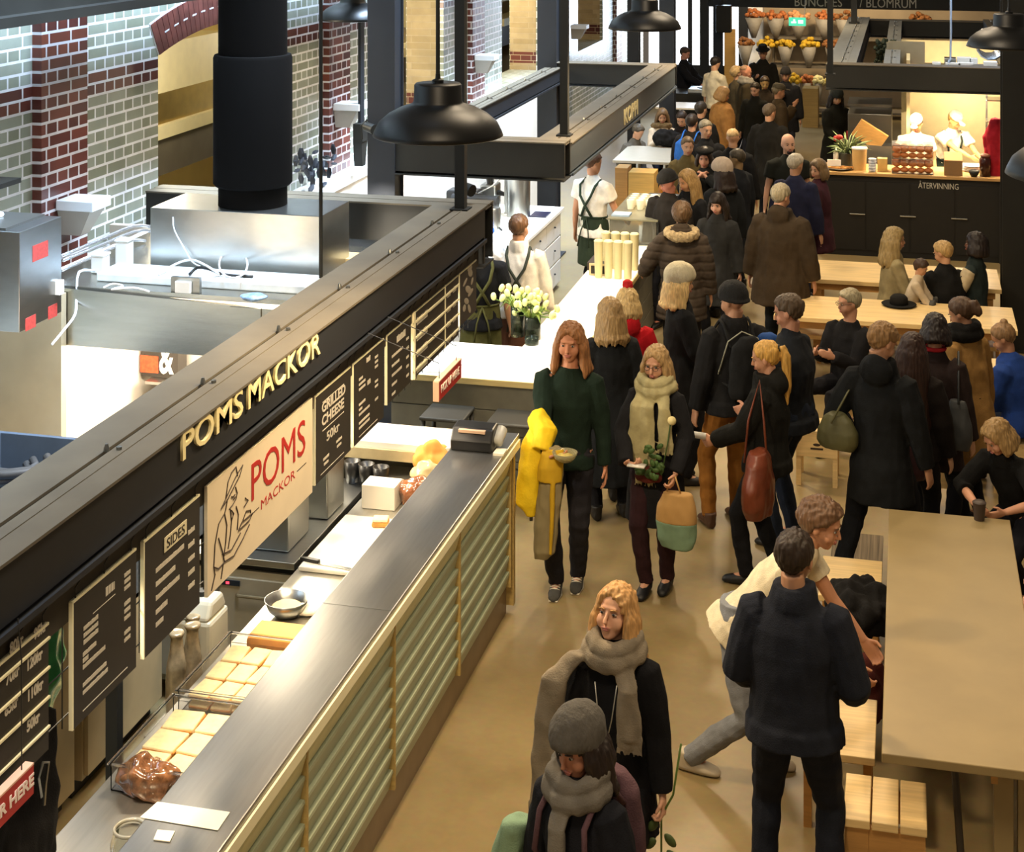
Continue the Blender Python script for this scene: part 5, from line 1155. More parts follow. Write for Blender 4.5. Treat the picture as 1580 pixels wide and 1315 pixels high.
# ================================================================== TABLES, BENCHES, STOOLS
def long_table(x0, x1, y0, y1, h, label, top=PALE, legs=OAKD):
    r = root('long_table', ((x0 + x1) / 2, (y0 + y1) / 2, 0), label, 'table')
    put('tabletop', MB().box((x0, y0, h - .045), (x1, y1, h)), top, r, bevel=.004)
    put('rail', MB().box((x0 + .06, y0 + .06, h - .12), (x1 - .06, y0 + .085, h - .045)).box((x0 + .06, y1 - .085, h - .12), (x1 - .06, y1 - .06, h - .045)), legs, r)
    for x in (x0 + .08, x1 - .16):
        for y in (y0 + .08, y1 - .16): put('leg', MB().box((x, y, 0), (x + .08, y + .08, h - .045)), legs, r, bevel=.004)
    return r
def bench(x0, x1, y0, y1, h, label, grp='wooden benches', top=PALE):
    r = root('wooden_bench', ((x0 + x1) / 2, (y0 + y1) / 2, 0), label, 'bench', grp)
    put('seat', MB().box((x0, y0, h - .04), (x1, y1, h)), top, r, bevel=.004)
    lx = (x0 + .1, x1 - .14) if x1 - x0 > y1 - y0 else (x0 + .02, x1 - .06)
    ly = (y0 + .02, y1 - .06) if x1 - x0 > y1 - y0 else (y0 + .1, y1 - .14)
    for x in lx:
        for y in ly: put('leg', MB().box((x, y, 0), (x + .04, y + .04, h - .04)), OAKD, r)
    return r
# back table and its benches (across the hall)
a, b = W(1250, 400, .75), W(1545, 425, .75)
T1y0, T1y1 = W(1250, 430, .75).y, W(1250, 400, .75).y
long_table(-1.05, .93, T1y0, T1y1, .75, 'farthest long wooden table before the black kitchen counter')
bench(-1.0, .9, T1y0 - .48, T1y0 - .18, .45, 'dark seated bench on the near side of the farthest table', top=wood('#6d5c48', name='dark_bench'))
T2y0, T2y1 = W(1480, 505, .75).y, W(1480, 470, .75).y
long_table(-1.25, W(1568, 500, .75).x, T2y0, T2y1, .75, 'middle long wooden table with a black hat lying on it')
bench(-1.1, .85, T2y1 - .36, T2y1 - .06, .45, 'pale bench pushed under the middle table')
# big near table (runs along the hall)
p0, p1 = W(1369, 785, .75), W(1364, 1163, .75)
TY0, TY1 = p1.y, p0.y; TX0 = (p0.x + p1.x) / 2
LT = mat('greyed_wood', '#96825a', .42, var=.10, scale=2.5, bump=.03, bscale=20)
r = root('large_table', (TX0 + .5, (TY0 + TY1) / 2, 0), 'large greyish wooden table filling the right foreground', 'table')
put('tabletop', MB().box((TX0, TY0, .705), (TX0 + .76, TY1, .75)), LT, r, bevel=.005)
put('rail', MB().box((TX0 + .1, TY0 + .3, .62), (TX0 + .7, TY0 + .33, .705)).box((TX0 + .1, TY1 - .13, .62), (TX0 + .7, TY1 - .1, .705)).box((TX0 + .5, TY0 + .1, .62), (TX0 + .53, TY1 - .1, .705)), OAKD, r)
for x in (TX0 + .52, TX0 + .63):
    for y in (TY0 + .25, TY1 - .35): put('leg', MB().box((x, y, 0), (x + .09, y + .09, .705)), LT, r, bevel=.004)
put('steel_brace', MB().tube([(TX0 + .33, TY0 + .35, .70), (TX0 + .38, TY0 + .15, .0)], .018, 8), mat('brace_dark', '#3a3226', .5), r)
# benches beside it
for k, (px, py, ln) in enumerate(((1352, 890, .5), (1338, 1115, .55))):
    p = W(px, py, .45)
    bench(TX0 - .42, TX0 - .04, p.y - .35, p.y + .25, .45, ['short pale bench under the black coat heap', 'short pale bench behind the man in the navy parka'][k], 'short benches by the large table', top=PALE)
# slatted stool in front
p = W(1366, 1235, .45); x, y = p.x, p.y
r = root('wooden_stool', (x, y, 0), 'three slat wooden stool at the near end of the large table', 'stool')
for k in range(3): put('seat_slat', MB().box((x - .19 + k * .13, y - .2, .41), (x - .19 + k * .13 + .122, y + .2, .45)), PALE, r, bevel=.004)
for sx in (-1, 1):
    put('leg', MB().box((x + sx * .13 - .055, y - .18, 0), (x + sx * .13 + .055, y - .14, .41)), OAKD, r); put('leg', MB().box((x + sx * .13 - .055, y + .14, 0), (x + sx * .13 + .055, y + .18, .41)), OAKD, r)
put('apron_board', MB().box((x - .08, y - .175, .26), (x + .08, y - .15, .41)), OAKD, r); put('apron_board', MB().box((x - .08, y + .15, .26), (x + .08, y + .175, .41)), OAKD, r)
# small table with tray where the blue jacket sits, wooden stools in the crowd
p = W(1512, 575, .75)
r = root('small_table', (p.x, p.y, 0), 'small wooden table with a tray before the woman in the blue jacket', 'table')
put('tabletop', MB().box((p.x - .12, p.y - .35, .71), (p.x + .75, p.y + .45, .75)), PALE, r)
for dx_ in (-.08, .67):
    for dy_ in (-.31, .37): put('leg', MB().box((p.x + dx_, p.y + dy_, 0), (p.x + dx_ + .05, p.y + dy_ + .05, .71)), PALE, r)
r2 = root('food_tray', (p.x + .05, p.y - .05, .75), 'metal tray with a snack on the small table', 'tray')
put('tray_plate', MB().box((p.x - .08, p.y - .2, .75), (p.x + .16, p.y + .02, .762)), SS, r2, bevel=.004); put('snack', MB().ell((p.x + .04, p.y - .04, .785), (.05, .05, .025)), CRUST, r2, smooth=True)
p = W(1510, 770, 0)
def block_stool(x, y, label, mark=False):
    r = root('crate_stool', (x, y, 0), label, 'stool', 'plain wooden stools')
    put('seat', MB().box((x - .17, y - .17, .42), (x + .17, y + .17, .45)), PALE, r, bevel=.004)
    for sx in (-1, 1):
        for sy in (-1, 1): put('leg', MB().box((x + sx * .145 - .02, y + sy * .145 - .02, 0), (x + sx * .145 + .02, y + sy * .145 + .02, .42)), PALE, r)
    put('side_board', MB().box((x - .165, y - .172, .24), (x + .165, y - .155, .42)), PALE, r)
    if mark: put('stamp', MB().box((x - .05, y - .174, .30), (x + .05, y - .172, .315)).ell((x, y - .173, .34), (.03, .002, .012)), INK, r)
p = W(1262, 655, .45); block_stool(p.x, p.y, 'pale wooden stool with a dark stamp behind the man in dark jeans', True)
p = W(1508, 668, .45); block_stool(p.x, p.y + .1, 'pale wooden stool left of the woman in the blue jacket')
p = W(1455, 700, .45); block_stool(p.x, p.y, 'pale wooden stool hidden between the standing women')
block_stool(.90, 13.30, 'pale wooden stool carrying the woman in the blue jacket'); block_stool(-.50, 14.28, 'pale wooden stool carrying the grey haired person with glasses')
bench(.86, 1.2, 8.4, 10.3, .45, 'pale bench beyond the right side of the large table')
# hat on the middle table
p = W(1387, 470, .76)
r = root('black_hat', (p.x, p.y, .75), 'black brimmed hat lying on the middle table', 'hat')
put('brim', MB().lathe([(0, .751), (.15, .755), (.17, .77), (.16, .772), (0, .762)], (p.x, p.y, 0), 24), cloth('#1a1918'), r, smooth=True)
put('crown', MB().lathe([(.09, .76), (.085, .83), (.06, .855), (0, .85)], (p.x, p.y, 0), 20), cloth('#1a1918'), r, smooth=True)
# cup on the near table
p = W(1511, 800, .76)
r = root('paper_cup', (p.x, p.y, .75), 'dark paper cup on the far corner of the large table', 'cup')
put('cup_body', MB().lathe([(0, .751), (.032, .751), (.042, .86), (0, .86)], (p.x, p.y, 0), 18), mat('dark_cup', '#3b2f28', .5), r, auto=True)
put('lid', MB().lathe([(.043, .855), (.045, .865), (.03, .875), (0, .873)], (p.x, p.y, 0), 18), mat('dark_cup', '#3b2f28', .5), r, auto=True)
# small drain grate on the floor near the stooping man
p = W(1318, 850, 0)
thing('striped_mat', MB().box((p.x - .16, p.y - .38, 0.0), (p.x + .2, p.y + .3, .012)), mat('striped_mat', '#6c5f4d', .9, var=.5, scale=5, stretch=(14, .2, 1)), 'brown striped mat on the floor behind the stooping man', 'mat')
# ================================================================== PEOPLE
def V(*a): return Vector(a)
def skinm(c): return mat('skin', c, .55, var=.05, scale=12, spec=.35)
def hairm(c): return mat('hair', c, .5, var=.35, scale=30, stretch=(3, 3, .4), spec=.4)
EYEW = mat('eye_white', '#a3978a', .3, var=0); IRIS = mat('iris', '#2a2420', .2, var=0)
def ik(a, b, l1, l2, pole):
    d = b - a; L = d.length; mx = (l1 + l2) * .995
    if L > mx: b = a + d * (mx / L); d = b - a; L = mx
    x = (l1 * l1 - l2 * l2 + L * L) / (2 * L); h = math.sqrt(max(l1 * l1 - x * x, 0)); u = d.normalized()
    p = pole - u * pole.dot(u)
    if p.length < 1e-4: p = u.orthogonal()
    return a + u * x + p.normalized() * h, b
def hand(mb, w, d, pn, s, side, curl=.35, spread=.12):
    """w wrist, d direction of the fingers, pn palm normal, side +1 right hand"""
    d = d.normalized(); pn = (pn - d * pn.dot(d)).normalized(); x = d.cross(pn) * side   # x towards the thumb side
    mb.ell_loft([w - d * .01 * s, w + d * .03 * s, w + d * .07 * s, w + d * .088 * s], [(.024 * s, .017 * s), (.036 * s, .017 * s), (.040 * s, .014 * s), (.034 * s, .011 * s)], x, pn, 10)
    for k, (o, ln) in enumerate(((.030, .068), (.010, .078), (-.010, .072), (-.029, .056))):
        p = w + d * .08 * s + x * o * s; dd = (d + x * (o * 5 * spread)).normalized(); pts = [p - dd * .01 * s]; a = curl * .6
        for q in range(3):
            p = p + (dd * math.cos(a) + pn * math.sin(a)) * (ln * s * (.42, .32, .26)[q]); pts.append(p); a += curl
        mb.tube(pts, [.0095 * s, .009 * s, .0083 * s, .007 * s], 6)
    t0 = w + d * .022 * s + x * .026 * s; t1 = t0 + (d * .6 + x * .75 + pn * .3).normalized() * .036 * s; t2 = t1 + (d * .9 + x * .2 + pn * (.25 + curl * .4)).normalized() * .034 * s
    mb.tube([t0 - x * .012 * s, t0, t1, t2], [.012 * s, .0125 * s, .0105 * s, .008 * s], 7)
HC, HR = V(0, -.012, .028), (.078, .100, .089)
def shell(s, t, hl, seed=0, amp=.004, fq=18, n=30, k=20, drop=0, top=0, rough=0):
    """closed cap around the skull; hl(phi)=lowest head height with hair; phi=0 is the face"""
    vs = []; mb = MB(); inn = .80
    def P(th, ph):
        d = V(math.sin(th) * math.sin(ph), math.sin(th) * math.cos(ph), math.cos(th))
        p = V(HC.x + d.x * HR[0], HC.y + d.y * HR[1], HC.z + d.z * HR[2] * (1 + .12 * drop * (d.z < 0)))
        a = abs(ph if ph <= PI else ph - 2 * PI); e = (p.z - hl(a)) / .018
        f = min(1, max(0, e + .5)); f = f * f * (3 - 2 * f)
        nz = noise.noise(V(d.x * fq * .4 + seed, d.y * fq * .4, d.z * 2.2)) * amp + rough * noise.noise(V(d.x * 5, d.y * 5 + seed, d.z * 5))
        r = inn + (1 + t / .09 + nz / .09 + top * max(0, d.z) - inn) * f
        return V(HC.x + d.x * HR[0] * r, HC.y + d.y * HR[1] * r, HC.z + (p.z - HC.z) * r)
    rings = [[P(PI * i / k, 2 * PI * j / n) * s for j in range(n)] for i in range(1, k)]
    mb.loft(rings); return mb
def lerpf(a, pts):
    for (x0, y0), (x1, y1) in zip(pts, pts[1:]):
        if a <= x1: return y0 + (y1 - y0) * (a - x0) / (x1 - x0)
    return pts[-1][1]
HL = {'short': [(0, .070), (.55, .064), (.95, .045), (1.15, .0), (1.35, .03), (1.7, -.03), (2.2, -.065), (3.2, -.075)],
      'long': [(0, .072), (.35, .062), (.7, .03), (1.0, -.03), (1.2, -.075), (3.2, -.10)],
      'fringe': [(0, .035), (.6, .03), (.9, -.01), (1.1, -.07), (3.2, -.10)],
      'bald': [(0, .2), (1.3, .2), (1.5, .02), (2.0, .02), (3.2, .01)],
      'tied': [(0, .085), (.5, .072), (.95, .03), (1.2, .0), (1.6, -.02), (2.2, -.06), (3.2, -.07)],
      'hat': [(0, .038), (.9, .022), (1.5, .0), (2.2, -.02), (3.2, -.03)]}
PEOPLE = {}
def person(key, label, px, py, h=1.75, a=180, z_hip=None, lean=(0, 0), look=(0, 0, 0), lh=None, rh=None, le=None, re=None, lf=None, rf=None, palm=None, curl=(.35, .35),
           top=('#222222', 'hip', .012), sleeve='long', legs='#20222a', shoes='#1c1a18', skirt=None, hair=('short', '#4a3626', .1), hat=None, skin='#c99a7c', fem=False, vox=None,
           hood=None, fur=None, scarf=None, beard=None, collar=None, glasses=False, apron=None, at=None, stoop=0, bulk=1.0, knee=None, tshirt=None, ridge=0, eyes=True, side_sh=0, group=None):
    s = h / 1.75; sd = len(PEOPLE) + 1
    pz = (z_hip if z_hip else .93 * s); P0 = V(0, 0, pz)
    fl, fs = math.radians(lean[0]), math.radians(lean[1])
    u = V(math.sin(fs), math.sin(fl) * math.cos(fs), math.cos(fl) * math.cos(fs)).normalized(); S = V(math.cos(fs), 0, -math.sin(fs)); S = (S - u * S.dot(u)).normalized(); FWD = u.cross(S)
    sw = (.155 if fem else .175) * s * (1 + (bulk - 1) * .5)
    nb = P0 + u * .545 * s
    yaw, pit, tlt = [math.radians(q) for q in look]
    nd = (u * .72 + V(0, math.sin(pit) * .45, .55)).normalized()
    Hc = nb + nd * .155 * s
    RH = Matrix.Rotation(-yaw, 3, 'Z') @ Matrix.Rotation(-pit, 3, 'X') @ Matrix.Rotation(tlt, 3, 'Y')
    H = lambda p: Hc + RH @ (p * s)
    ztop = max(H(V(0, 0, .115)).z, H(V(0, -.06, .10)).z)
    if at: loc = V(at[0], at[1], at[2] if len(at) > 2 else 0)
    else:
        w = W(px, py, ztop); q = Matrix.Rotation(-math.radians(a), 3, 'Z') @ V(Hc.x, Hc.y - .0, 0); loc = V(w.x - q.x, w.y - q.y, 0)
    dist = loc.y
    if vox is None: vox = .0085 if dist < 12.5 else (.012 if dist < 17.5 else .017)
    near = dist < 12.5; far = dist > 17.5
    # ---- joints
    shR, shL = P0 + u * .450 * s + S * sw, P0 + u * .450 * s - S * sw
    l1, l2 = .285 * s, .25 * s
    def tgt(t, sgn):
        if t is None: return V(sgn * .27 * s * (1 + (bulk - 1) * .6), .03, pz - .08 * s) + V(u.x, u.y, 0) * .35 * s
        return V(t[0], t[1], t[2]) * s
    eR, wR = ik(shR, tgt(rh, 1), l1, l2, V(*(re or (.35, -1, -.3)))); eL, wL = ik(shL, tgt(lh, -1), l1, l2, V(*(le or (-.35, -1, -.3))))
    hpR, hpL = P0 + V(.09 * s, 0, -.03 * s), P0 - V(.09 * s, 0, .03 * s)
    aR = V(*(rf or (.11, .02, .085))) * 1.0; aL = V(*(lf or (-.11, -.02, .085))) * 1.0
    tl, sl = .44 * s, .42 * s
    kp = V(0, 1, .2)
    kR, aR = ik(hpR, aR, tl, sl, V(.15, 1, .3) if not knee else V(*knee)); kL, aL = ik(hpL, aL, tl, sl, V(-.15, 1, .3) if not knee else V(*knee))
    sk = skinm(skin)
    # ---- body (one continuous surface)
    b = MB()
    wa = .115 if fem else .14
    tor = [(-.08, .13, .095), (0, .165 if fem else .158, .112), (.13, wa, .09), (.30, .145 if fem else .165, .108), (.40, .148 if fem else .168, .092), (.455, .125, .076), (.50, .085, .062), (.54, .054, .054)]
    b.ell_loft([P0 + u * t * s for t, _, _ in tor], [(x * s * bulk, y * s * bulk) for _, x, y in tor], S, FWD, 16)
    b.tube([nb - u * .03 * s, H(V(0, -.018, -.06))], [.057 * s, .052 * s] if not fem else [.05 * s, .045 * s], 12)
    for sh, e, w_ in ((shR, eR, wR), (shL, eL, wL)):
        b.tube([sh - (sh - P0 - u * .45 * s) * .35, sh, (sh + e) / 2, e, (e + w_) / 2, w_], [.028 * s, .042 * s, .042 * s, .037 * s, .035 * s, .024 * s], 10)
    for hp, kn, an in ((hpR, kR, aR), (hpL, kL, aL)):
        b.tube([hp + V(0, 0, .03), (hp * .6 + kn * .4), kn, (kn * .6 + an * .4), an], [.085 * s, .078 * s, .052 * s, .05 * s, .033 * s], 10)
        b.tube([an + V(0, -.02, -.02), an + V(0, .07, -.045), an + V(0, .13, -.06)], [.035, .034, .022], 8)
    # head
    b.ell(H(HC), tuple(q * s for q in HR), RH, 20, 14)
    jc = [(.03, .071, .078, .004), (-.01, .071, .078, .008), (-.045, .066, .070, .016), (-.078, .050, .052, .030), (-.102, .034, .034, .044), (-.115, .018, .02, .05)]
    if fem: jc = [(z, x * .94, y * .96, o) for z, x, y, o in jc]
    b.ell_loft([H(V(0, o, z)) for z, x, y, o in jc], [(x * s, y * s) for z, x, y, o in jc], RH @ V(1, 0, 0), RH @ V(0, 1, 0), 18)
    if not far or eyes:
        b.tube([H(V(0, .082, .012)), H(V(0, .098, -.015)), H(V(0, .108, -.034)), H(V(0, .090, -.042))], [.007 * s, .0095 * s, .0125 * s, .008 * s], 8)
        b.ell(H(V(0, .080, .024)), (.048 * s, .012 * s, .010 * s), RH, 12, 6)
        b.ell(H(V(0, .088, -.066)), (.020 * s, .010 * s, .010 * s), RH, 10, 6)
        for e in (-1, 1): b.ell(H(V(e * .034, .056, -.038)), (.032 * s, .028 * s, .036 * s), RH, 12, 8)
    for e in (-1, 1): b.ell(H(V(e * .078, -.008, -.01)), (.010 * s, .019 * s, .031 * s), RH, 8, 6)
    pl = palm or {}
    gR = (wR - eR).normalized(); gL = (wL - eL).normalized()
    hand(b, wR, V(*pl['rd']) if 'rd' in pl else gR, V(*pl['r']) if 'r' in pl else V(-1, .1, .1), s, 1 if 'rx' not in pl else -1, curl[0])
    hand(b, wL, V(*pl['ld']) if 'ld' in pl else gL, V(*pl['l']) if 'l' in pl else V(1, .1, .1), s, -1 if 'lx' not in pl else 1, curl[1])
    me = fuse(b, vox * (.8 if near else 1), 2)
    o = link('person', me, sk); tag(o, label, 'person', group)
    def kid(name, m, mt, **k):
        me2 = fuse(m, k.pop('v', vox), k.pop('sm', 2), **k) if k.pop('fz', True) else m.mesh()
        if not me2.polygons: return None
        return link(name, me2, mt, o, smooth=True)
    # ---- trousers, shoes
    t = MB(); lt = .012
    t.ell_loft([P0 + V(0, 0, .10) * s, P0, P0 - V(0, 0, .06) * s], [(.15 * s * bulk, .11 * s * bulk), (.172 * s * bulk, .125 * s * bulk), (.165 * s * bulk, .12 * s)], S, V(0, 1, 0), 14)
    for hp, kn, an in ((hpR, kR, aR), (hpL, kL, aL)):
        t.tube([hp, (hp * .6 + kn * .4), kn, (kn * .5 + an * .5), an + V(0, 0, -.01)], [.098 * s, .09 * s, .068 * s, .063 * s, .053 * s], 12)
    kid('trousers', t, cloth(legs), fold=.008, fscale=(10, 10, 16), seed=sd)
    for an in (aR, aL):
        f = MB(); f.ell_loft([an + V(0, -.065, -.05), an + V(0, -.04, -.045), an + V(0, .03, -.048), an + V(0, .10, -.055), an + V(0, .155, -.062), an + V(0, .175, -.068)], [(.028, .032), (.038, .042), (.042, .042), (.046, .034), (.036, .024), (.018, .012)], V(1, 0, 0), V(0, 0, 1), 12)
        f.tube([an + V(0, -.02, -.03), an + V(0, -.02, .03)], [.044, .046], 10)
        if shoes == 'sneaker':
            sh = kid('shoe', f, cloth('#4a4a48'), v=.008)
            g = MB(); g.ell_loft([an + V(0, -.07, -.078), an + V(0, .06, -.078), an + V(0, .17, -.078)], [(.03, .008), (.048, .008), (.03, .008)], V(1, 0, 0), V(0, 0, 1), 12)
            for q in range(4): g.tube([an + V(-.032, .02 + q * .022, -.01 - q * .008), an + V(0, .03 + q * .022, .006 - q * .008), an + V(.032, .02 + q * .022, -.01 - q * .008)], .006, 5)
            link('sole', g.mesh(), mat('white_rubber', '#d9d2c0', .6), sh, smooth=True)
        else: kid('shoe', f, mat('shoe_leather', shoes, .5, var=.1), v=max(vox, .009))
    # ---- upper clothing
    tc, tlen, th = top
    c = MB()
    hem = {'waist': .02, 'hip': -.10, 'thigh': -.30, 'knee': -.44, 'calf': -.62}[tlen] * s
    seated = z_hip is not None and z_hip < .7
    if seated: hem = max(hem, -.08)
    rg = [(t_, x, y) for t_, x, y in tor if t_ >= 0]
    cs = [P0 + u * t_ * s for t_, _, _ in rg]; ab = [((x * bulk) * s + th, (y * bulk) * s + th) for _, x, y in rg]
    ab[1] = (ab[1][0] + .012, ab[1][1] + .012)
    low = []
    if hem < 0:
        n_ = 4
        for q in range(n_, 0, -1):
            f_ = q / n_; low.append((P0 + (u if lean[0] > 25 else V(0, 0, 1)) * (hem * f_), (.172 * s * bulk + th + .035 * f_ * (-hem / .4), .125 * s * bulk + th + .045 * f_ * (-hem / .4))))
    c.ell_loft([l[0] for l in low] + cs, [l[1] for l in low] + ab, S, FWD if (seated or lean[0] > 20) else V(0, 1, 0) * .999 + V(0, 0, .001), 20)
    if collar != 'none':
        c.ell_loft([nb - u * .05 * s, nb + u * .01 * s, nb + nd * .045 * s], [(.085 * s + th, .075 * s + th), (.070 * s + th, .068 * s + th), (.066 * s + th * .8, .066 * s + th * .8)] if collar == 'high' or hood else [(.085 * s + th, .075 * s + th), (.066 * s + th * .5, .062 * s + th * .5), (.05 * s, .05 * s)], S, FWD, 14)
    for sh, e, w_ in ((shR, eR, wR), (shL, eL, wL)):
        if sleeve == 'long': c.tube([sh - (sh - P0 - u * .45 * s) * .28 + u * .022 * s, sh - (sh - P0 - u * .45 * s) * .06, (sh * .55 + e * .45), e, (e * .5 + w_ * .5), w_ - (w_ - e).normalized() * .005], [.036 * s + th * .8, .056 * s + th * .9, .054 * s + th, .047 * s + th, .043 * s + th * .9, .036 * s + th * .8], 12)
        elif sleeve == 'short': c.tube([sh - (sh - P0 - u * .46 * s) * .4, sh, sh * .45 + e * .55], [.06 * s + th, .062 * s + th, .062 * s + th], 12)
        elif sleeve == 'rolled': c.tube([sh - (sh - P0 - u * .46 * s) * .4, sh, sh * .5 + e * .5, e, e * .7 + w_ * .3], [.06 * s + th, .062 * s + th, .055 * s + th, .05 * s + th, .048 * s + th], 12)
    if hood: c.ell(nb + V(0, -.085, -.01) * s + u * .0, (.115 * s, .075 * s, .10 * s), None, 14, 9)
    nm = {'coat': 'coat', 'knit': 'sweater'}.get(tshirt, tshirt) if tshirt else ('coat' if tlen in ('thigh', 'knee', 'calf') else 'jacket')
    co_ = kid(nm, c, cloth(tc), fold=.010 if near else .012, ridge=ridge, seed=sd * 3)
    if fur:
        f = MB(); R_ = .125 * s
        f.tube([nb + V(math.cos(q) * R_ * 1.05, -.045 * s + math.sin(q) * R_ * .85, -.015 * s + .02 * math.sin(q)) for q in [2 * PI * k_ / 16 for k_ in range(16)]], .05 * s, 10, closed=True)
        kid('fur_trim', f, mat('fur', fur, .95, var=.35, scale=40, bump=.8, bscale=120), fold=.014, fscale=(30, 30, 30))
    # skirt of an apron
    if apron:
        m = MB(); am = cloth(apron)
        m.ell_loft([P0 + V(0, .02, -.42) * s, P0 + V(0, .02, -.2) * s, P0 + V(0, .01, .03) * s, P0 + u * .13 * s], [(.20 * s, .165 * s), (.195 * s, .155 * s), (.185 * s, .14 * s), (.15 * s + th, .11 * s + th)], S, V(0, 1, 0), 18)
        ak = kid('apron', m, am)
        m = MB(); yb = -(.125 * s + th)
        for e in (-1, 1):
            pts = [P0 + u * .13 * s - FWD * .125 * s + S * e * .07 * s, P0 + u * .24 * s - FWD * (.135 * s + th) + S * e * .01, P0 + u * .36 * s - FWD * (.13 * s + th) - S * e * .07 * s, P0 + u * .47 * s - FWD * (.085 * s + th) - S * e * .10 * s, P0 + u * .525 * s - S * e * .10 * s, P0 + u * .44 * s + FWD * (.10 * s + th) - S * e * .10 * s, P0 + u * .30 * s + FWD * (.125 * s + th) - S * e * .08 * s]
            m.tube(pts, .015, 6)
            m.tube([P0 + u * .12 * s - FWD * .13 * s, P0 - V(0, 0, .02) - FWD * .16 * s + S * e * .05, P0 - V(0, 0, .2) - FWD * .19 * s + S * e * .08], .008, 6)
        m.tube([P0 + u * .125 * s + S * math.cos(q) * (.152 * s + th) + FWD * math.sin(q) * (.112 * s + th) for q in [2 * PI * k_ / 18 for k_ in range(18)]], .011, 6, closed=True)
        link('apron_straps', m.mesh(), am, o, smooth=True)
    if scarf:
        sc_, tails = scarf; m = MB(); sm_ = cloth(sc_)
        for q_, (R_, zz, rr_) in enumerate(((.112, .0, .048), (.098, .055, .042))):
            m.tube([nb + S * math.cos(q) * R_ * s + V(0, .012 + math.sin(q) * R_ * .92, zz - .035 * max(0, math.sin(q))) * s for q in [2 * PI * k_ / 18 for k_ in range(18)]], rr_ * s, 10, closed=True)
        for (ox, ln, wd) in tails:
            yy = (.125 * s + th + .02)
            m.ell_loft([nb + S * ox * .6 * s + V(0, .08, -.02) * s, nb + S * ox * s + V(0, yy / s, -.12) * s + V(0, u.y, 0) * -.08, nb + S * ox * 1.1 * s + V(0, yy / s, -.12 - ln * .5) * s + V(0, u.y, 0) * -.2, nb + S * ox * 1.15 * s + V(0, yy / s + .01, -.12 - ln) * s + V(0, u.y, 0) * -.3], [(.05 * s, .03), (wd * .8 * s, .024), (wd * s, .020), (wd * s * 1.05, .016)], S, V(0, 1, 0), 14)
        for (ox, ln, wd) in tails:
            if near and ln > .2:
                for q in range(9): 
                    b0 = nb + S * (ox * 1.15 * s + wd * s * (q / 4 - 1) * .95) + V(0, (.125 * s + th + .02) + .01 * s, -(.12 + ln - .02) * s) + V(0, u.y, 0) * -.3
                    m.tube([b0, b0 + V(0, .004, -.05), b0 + V(.006 * (q % 3 - 1), 0, -.09)], [.009, .007, .004], 6)
        scf = kid('scarf', m, sm_, fold=.014, fscale=(18, 18, 6), seed=sd + 40)
    # ---- head details
    face_cam = True
    if eyes:
        e_ = MB()
        for e in (-1, 1):
            e_.ell(H(V(e * .031, .079, .0)), (.0135 * s, .0065 * s, .0058 * s), RH, 10, 6, mi=0); e_.ell(H(V(e * .031, .0845, .0)), (.0068 * s, .0035 * s, .0058 * s), RH, 8, 6, mi=1)
        me2 = e_.mesh(); me2.polygons.foreach_set('material_index', e_.m); link('eyes', me2, [EYEW, IRIS], o, smooth=True)
        e_ = MB()
        for e in (-1, 1): e_.tube([H(V(e * .014, .091, .017)), H(V(e * .031, .091, .022)), H(V(e * .048, .078, .017))], [.003 * s, .004 * s, .002 * s], 6)
        link('eyebrows', e_.mesh(), hairm(hair[1] if hair else '#4a3a2a'), o, smooth=True)
        e_ = MB().ell(H(V(0, .0935, -.060)), (.025 * s, .006 * s, .0045 * s), RH, 12, 6).ell(H(V(0, .0925, -.069)), (.018 * s, .007 * s, .0055 * s), RH, 12, 6)
        link('lips', e_.mesh(), mat('lips', '#a9665a', .45, var=0), o, smooth=True)
    if beard:
        m = MB().ell(H(V(0, .072, -.085)), (.034 * s, .030 * s, .030 * s), RH, 12, 8).ell(H(V(0, .092, -.052)), (.026 * s, .007 * s, .006 * s), RH, 10, 6)
        if beard[0] == 'full': m.ell(H(V(0, .03, -.075)), (.060 * s, .055 * s, .042 * s), RH, 14, 8)
        kid('beard', m, hairm(beard[1]), v=.008)
    if hair:
        st, hc, ln = hair
        key_ = {'long': 'long', 'longf': 'fringe', 'pony': 'tied', 'bun': 'tied', 'short': 'short', 'curly': 'short', 'bob': 'long', 'bobf': 'fringe', 'bald': 'bald'}[st]
        tk = {'curly': .026, 'long': .016, 'longf': .018, 'bob': .02, 'bobf': .022, 'short': .011, 'bald': .004, 'pony': .009, 'bun': .009}[st]
        sh_ = shell(s, tk, lambda a_: lerpf(a_, HL[key_]), seed=sd, amp=.010 if near else .006, rough=.010 if st == 'curly' else .002, drop=1 if st in ('long', 'longf', 'bob', 'bobf') else 0)
        sh_.v = [tuple(Hc + RH @ Vector(p)) for p in sh_.v]
